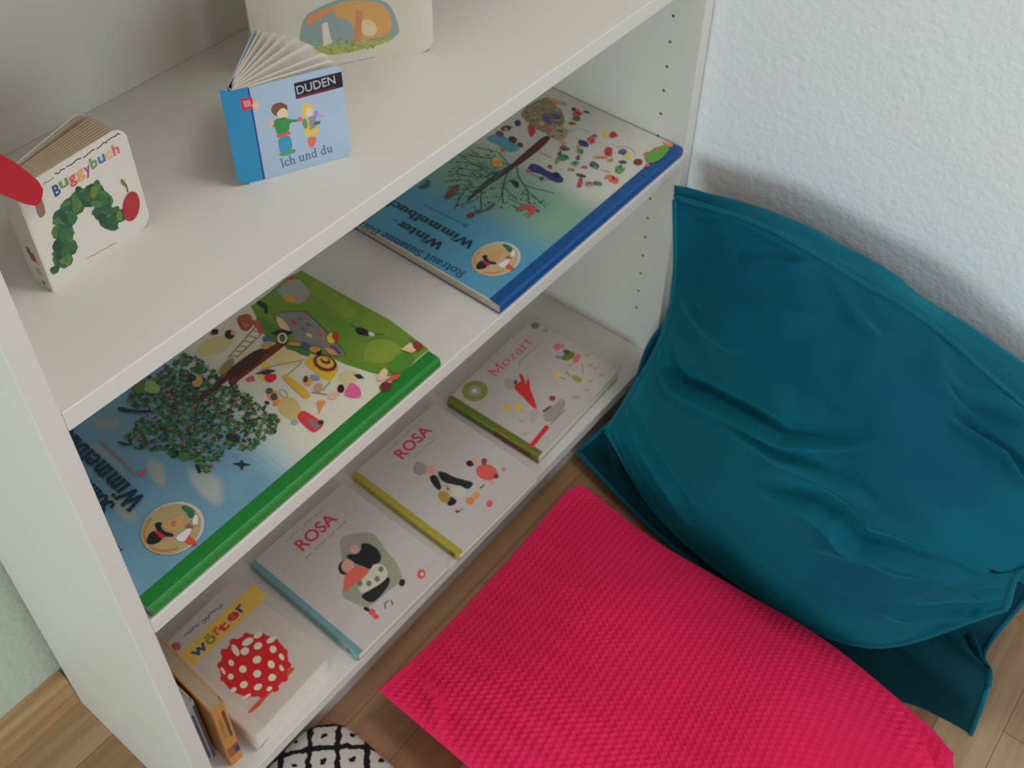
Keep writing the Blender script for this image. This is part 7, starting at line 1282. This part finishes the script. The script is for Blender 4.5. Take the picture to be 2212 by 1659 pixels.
TEAL_UPPER = [[[0.703, -0.0283, 0.3409], [0.698, -0.1419, 0.3626], [0.694, -0.2596, 0.3554], [0.692, -0.3586, 0.3395], [0.69, -0.62, 0.232]],
  [[0.672, -0.0598, 0.2557], [0.625, -0.1681, 0.2953], [0.6, -0.2786, 0.3221], [0.61, -0.3836, 0.315], [0.665, -0.625, 0.19]],
  [[0.655, -0.063, 0.1658], [0.59, -0.1837, 0.2251], [0.562, -0.2978, 0.2569], [0.57, -0.4039, 0.2559], [0.63, -0.6, 0.13]],
  [[0.64, -0.033, 0.0397], [0.578, -0.158, 0.0827], [0.545, -0.2951, 0.1352], [0.55, -0.4149, 0.1598], [0.6, -0.5219, 0.1939]],
  [[0.62, -0.022, -0.0067], [0.59, -0.1362, -0.0666], [0.562, -0.2926, -0.0528], [0.56, -0.4272, -0.0068], [0.6, -0.5239, 0.1257]]]
TEAL_UPPER_BACK = [[[0.703, -0.0283, 0.3409], [0.698, -0.1419, 0.3626], [0.694, -0.2596, 0.3554], [0.692, -0.3586, 0.3395], [0.69, -0.62, 0.232]],
  [[0.712, -0.0188, 0.3404], [0.752, -0.1275, 0.3341], [0.764, -0.2362, 0.326], [0.764, -0.3559, 0.3053], [0.735, -0.62, 0.262]],
  [[0.672, -0.0598, 0.2557], [0.773, -0.135, 0.24], [0.773, -0.26, 0.24], [0.773, -0.385, 0.24], [0.665, -0.625, 0.19]],
  [[0.655, -0.063, 0.1658], [0.735, -0.135, 0.18], [0.735, -0.26, 0.18], [0.735, -0.385, 0.18], [0.63, -0.6, 0.13]],
  [[0.64, -0.033, 0.0397], [0.64, -0.135, 0.06], [0.64, -0.26, 0.06], [0.64, -0.385, 0.06], [0.6, -0.5219, 0.1939]],
  [[0.62, -0.022, -0.0067], [0.59, -0.1362, -0.0666], [0.562, -0.2926, -0.0528], [0.56, -0.4272, -0.0068], [0.6, -0.5239, 0.1257]]]
TEAL_LOWER = [[[0.745, -0.03, 0.12], [0.752, -0.13, 0.13], [0.752, -0.27, 0.13], [0.75, -0.41, 0.13], [0.735, -0.53, 0.12]],
  [[0.725, -0.01, 0.06], [0.712, -0.13, 0.09], [0.71, -0.27, 0.09], [0.71, -0.41, 0.08], [0.715, -0.545, 0.07]],
  [[0.66, -0.0262, 0.0064], [0.668, -0.13, 0.03], [0.665, -0.27, 0.03], [0.665, -0.41, 0.02], [0.66, -0.5315, -0.0365]],
  [[0.645, -0.0078, -0.0307], [0.625, -0.13, -0.035], [0.62, -0.27, -0.035], [0.62, -0.41, -0.035], [0.61, -0.5485, -0.0147]],
  [[0.612, 0.0153, -0.0752], [0.582, -0.13, -0.088], [0.568, -0.27, -0.09], [0.566, -0.41, -0.09], [0.588, -0.5651, -0.1363]]]
TEAL_LOWER_BACK = [[[0.745, -0.03, 0.12], [0.752, -0.13, 0.13], [0.752, -0.27, 0.13], [0.75, -0.41, 0.13], [0.735, -0.53, 0.12]],
  [[0.725, -0.01, 0.06], [0.772, -0.13, 0.11], [0.772, -0.27, 0.11], [0.772, -0.41, 0.11], [0.715, -0.545, 0.07]],
  [[0.66, -0.0262, 0.0064], [0.772, -0.13, 0.02], [0.772, -0.27, 0.02], [0.772, -0.41, 0.02], [0.66, -0.5315, -0.0365]],
  [[0.645, -0.0078, -0.0307], [0.7, -0.13, -0.085], [0.7, -0.27, -0.085], [0.7, -0.41, -0.085], [0.61, -0.5485, -0.0147]],
  [[0.612, 0.0153, -0.0752], [0.582, -0.13, -0.088], [0.568, -0.27, -0.09], [0.566, -0.41, -0.09], [0.588, -0.5651, -0.1363]]]
PINK = [[[0.5512, -0.0241, -0.035], [0.5343, -0.1511, -0.028], [0.5361, -0.2764, -0.02], [0.5425, -0.3938, -0.022], [0.5308, -0.561, -0.045]],
  [[0.449, -0.0337, -0.03], [0.4389, -0.1599, 0.01], [0.4418, -0.2848, 0.014], [0.4466, -0.4038, 0.012], [0.4369, -0.5601, -0.0462]],
  [[0.3502, -0.035, -0.03], [0.346, -0.164, 0.018], [0.3491, -0.2922, 0.028], [0.3516, -0.4164, 0.022], [0.3429, -0.5655, -0.0475]],
  [[0.2587, -0.0334, -0.03], [0.2586, -0.1682, 0.012], [0.2601, -0.3025, 0.02], [0.2583, -0.4348, 0.014], [0.249, -0.5796, -0.0488]],
  [[0.186, -0.0243, -0.035], [0.1853, -0.1682, -0.0388], [0.1805, -0.3121, -0.0425], [0.1698, -0.4561, -0.0463], [0.155, -0.6, -0.05]]]
PINK_BACK = [[[0.5512, -0.0241, -0.035], [0.5343, -0.1511, -0.028], [0.5361, -0.2764, -0.02], [0.5425, -0.3938, -0.022], [0.5308, -0.561, -0.045]],
  [[0.449, -0.0337, -0.03], [0.4389, -0.1599, -0.094], [0.4418, -0.2848, -0.094], [0.4466, -0.4038, -0.094], [0.4369, -0.5601, -0.0462]],
  [[0.3502, -0.035, -0.03], [0.346, -0.164, -0.094], [0.3491, -0.2922, -0.099], [0.3516, -0.4164, -0.094], [0.3429, -0.5655, -0.0475]],
  [[0.2587, -0.0334, -0.03], [0.2586, -0.1682, -0.094], [0.2601, -0.3025, -0.094], [0.2583, -0.4348, -0.094], [0.249, -0.5796, -0.0488]],
  [[0.186, -0.0243, -0.035], [0.1853, -0.1682, -0.0388], [0.1805, -0.3121, -0.0425], [0.1698, -0.4561, -0.0463], [0.155, -0.6, -0.05]]]
TEAL_FOLDS = [([(0.0, 0.508), (0.058, 0.567), (0.133, 0.583), (0.208, 0.567), (0.3, 0.558), (0.367, 0.55), (0.433, 0.55), (0.517, 0.508), (0.658, 0.442)], 0.024, 0.014, 0.012), ([(0.258, 0.592), (0.408, 0.592), (0.517, 0.592), (0.625, 0.6), (0.683, 0.625)], 0.01, 0.014, 0.006), ([(0.425, 0.692), (0.483, 0.692), (0.55, 0.683), (0.608, 0.692), (0.65, 0.725), (0.675, 0.733), (0.733, 0.725), (0.825, 0.733), (0.9, 0.783)], 0.024, 0.015, 0.012), ([(0.775, 0.242), (0.8, 0.225), (0.833, 0.208), (0.85, 0.233), (0.875, 0.233)], 0.02, 0.015, 0.01), ([(0.0, 0.017), (0.083, 0.017), (0.175, 0.008), (0.267, 0.017), (0.317, 0.017), (0.433, 0.017)], 0.012, 0.012, 0.004), ([(0.208, 0.1), (0.333, 0.067), (0.392, 0.025)], 0.008, 0.014, 0.004), ([(0.75, 0.017), (0.742, 0.092), (0.742, 0.158), (0.767, 0.183), (0.775, 0.242)], 0.012, 0.03, 0.004), ([(0.858, 0.0), (0.8, 0.1), (0.775, 0.142)], 0.01, 0.016, 0.006), ([(0.567, 0.783), (0.708, 0.75), (0.817, 0.767)], 0.006, 0.012, 0.004), ([(0.008, 0.75), (0.117, 0.825), (0.233, 0.867), (0.325, 0.917)], 0.012, 0.014, 0.006), ([(0.008, 0.95), (0.117, 0.975), (0.225, 0.958)], 0.007, 0.01, 0.003), ([(0.0, 0.292), (0.092, 0.35), (0.208, 0.358), (0.325, 0.333)], 0.006, 0.016, 0.003), ([(0.4, 0.008), (0.533, 0.108), (0.617, 0.133), (0.717, 0.092)], 0.007, 0.022, 0.003), ([(0.233, 0.192), (0.367, 0.175), (0.458, 0.15)], 0.005, 0.018, 0.003), ([(0.742, 0.867), (0.85, 0.917), (0.933, 0.975), (0.983, 1.0)], 0.01, 0.012, 0.005), ([(0.825, 1.0), (0.908, 0.992), (0.967, 0.983)], 0.008, 0.01, 0.004), ([(0.925, 0.867), (0.975, 0.917)], 0.008, 0.01, 0.003)]
cushion('cushion', 'upper teal velvet cushion with piped edge, leaning against the textured wall', TEAL_UPPER, TEAL_UPPER_BACK, (230, 230), M['velvet'],
        folds=TEAL_FOLDS, pipe_mat=M['velvet_dark'], pipe_r=0.0034, noise_amp=0.006)
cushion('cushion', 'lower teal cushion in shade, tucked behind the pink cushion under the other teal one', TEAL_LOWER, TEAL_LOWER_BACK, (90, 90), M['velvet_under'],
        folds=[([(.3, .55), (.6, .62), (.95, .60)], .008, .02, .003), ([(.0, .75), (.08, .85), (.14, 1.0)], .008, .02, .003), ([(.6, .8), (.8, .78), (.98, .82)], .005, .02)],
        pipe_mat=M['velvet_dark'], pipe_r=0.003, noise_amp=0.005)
def stitches(u, v):
    # stocking stitch in rows along the length of the cushion
    U = u*60; V = v*54
    col = V - math.floor(V); row = U - math.floor(U)
    a = abs(col-0.5)*2
    h = math.cos(2*math.pi*(U + a*0.45))*0.5 + 0.5
    return 0.0032*(h*0.7 + 0.6*(1-(2*abs(a-0.5))**2)) - 0.0030
cushion('cushion', 'bright pink knitted cushion lying on the floor in front of the bookshelf', PINK, PINK_BACK, (500, 420), M['knit'], fine=stitches, noise_amp=0.003, blunt=0.035,
        folds=[([(.90, .03), (.95, .10), (.99, .13)], .010, .012, .003), ([(.84, .0), (.90, .06), (.94, .12)], .006, .016, .002), ([(.04, .86), (.10, .90), (.16, .99)], .007, .016, .003)])
# the woven cushion: a rounded pad
def pad(name, label, cx, cy, lx, ly, r, zc, th, material, rot=0):
    root = tag(empty(name, (cx, cy, ZF)), label, 'cushion')
    out = rrect(-lx/2, -ly/2, lx/2, ly/2, r, n=14); n = len(out)
    bm = bmesh.new(); uvl = bm.loops.layers.uv.new('UVMap'); rings = []
    prof = [(1.0, 0.0)] + [(1-0.5*(1-math.cos(a)), math.sin(a)) for a in [math.radians(k) for k in (12, 25, 40, 55, 70, 90)]]
    steps = []
    for sgn in (-1, 1):
        seq = [(0.02, 1.0), (0.25, .995), (0.5, .97), (.7, .90), (.83, .78), (.92, .58), (.975, .32)]
        seq = seq if sgn < 0 else seq[::-1]
        if sgn > 0: steps.append((1.0, 0.0))
        for s, h in seq: steps.append((s, sgn*h*th/2))
    for s, z in steps: rings.append([bm.verts.new((x*s, y*s, zc-ZF+z)) for x, y in out])
    def uv(f):
        f.smooth = True
        for l in f.loops: l[uvl].uv = (l.vert.co.x*2.2, l.vert.co.y*2.2)
    for a, b in zip(rings[:-1], rings[1:]):
        for i in range(n): uv(bm.faces.new((a[i], a[(i+1) % n], b[(i+1) % n], b[i])))
    uv(bm.faces.new(rings[0][::-1])); uv(bm.faces.new(rings[-1]))
    me = bpy.data.meshes.new('cushion_cover'); bm.normal_update(); bm.to_mesh(me); bm.free(); me.materials.append(material)
    o = bpy.data.objects.new('cushion_cover', me); COL.objects.link(o); o.parent = root
    root.rotation_euler = (0, 0, rot)
    return root
pad('cushion', 'black and cream lattice woven cushion on the floor below the polka dot ball book', -0.053, -0.1775, 0.40, 0.40, 0.045, -0.076, 0.050, M['pattern'])
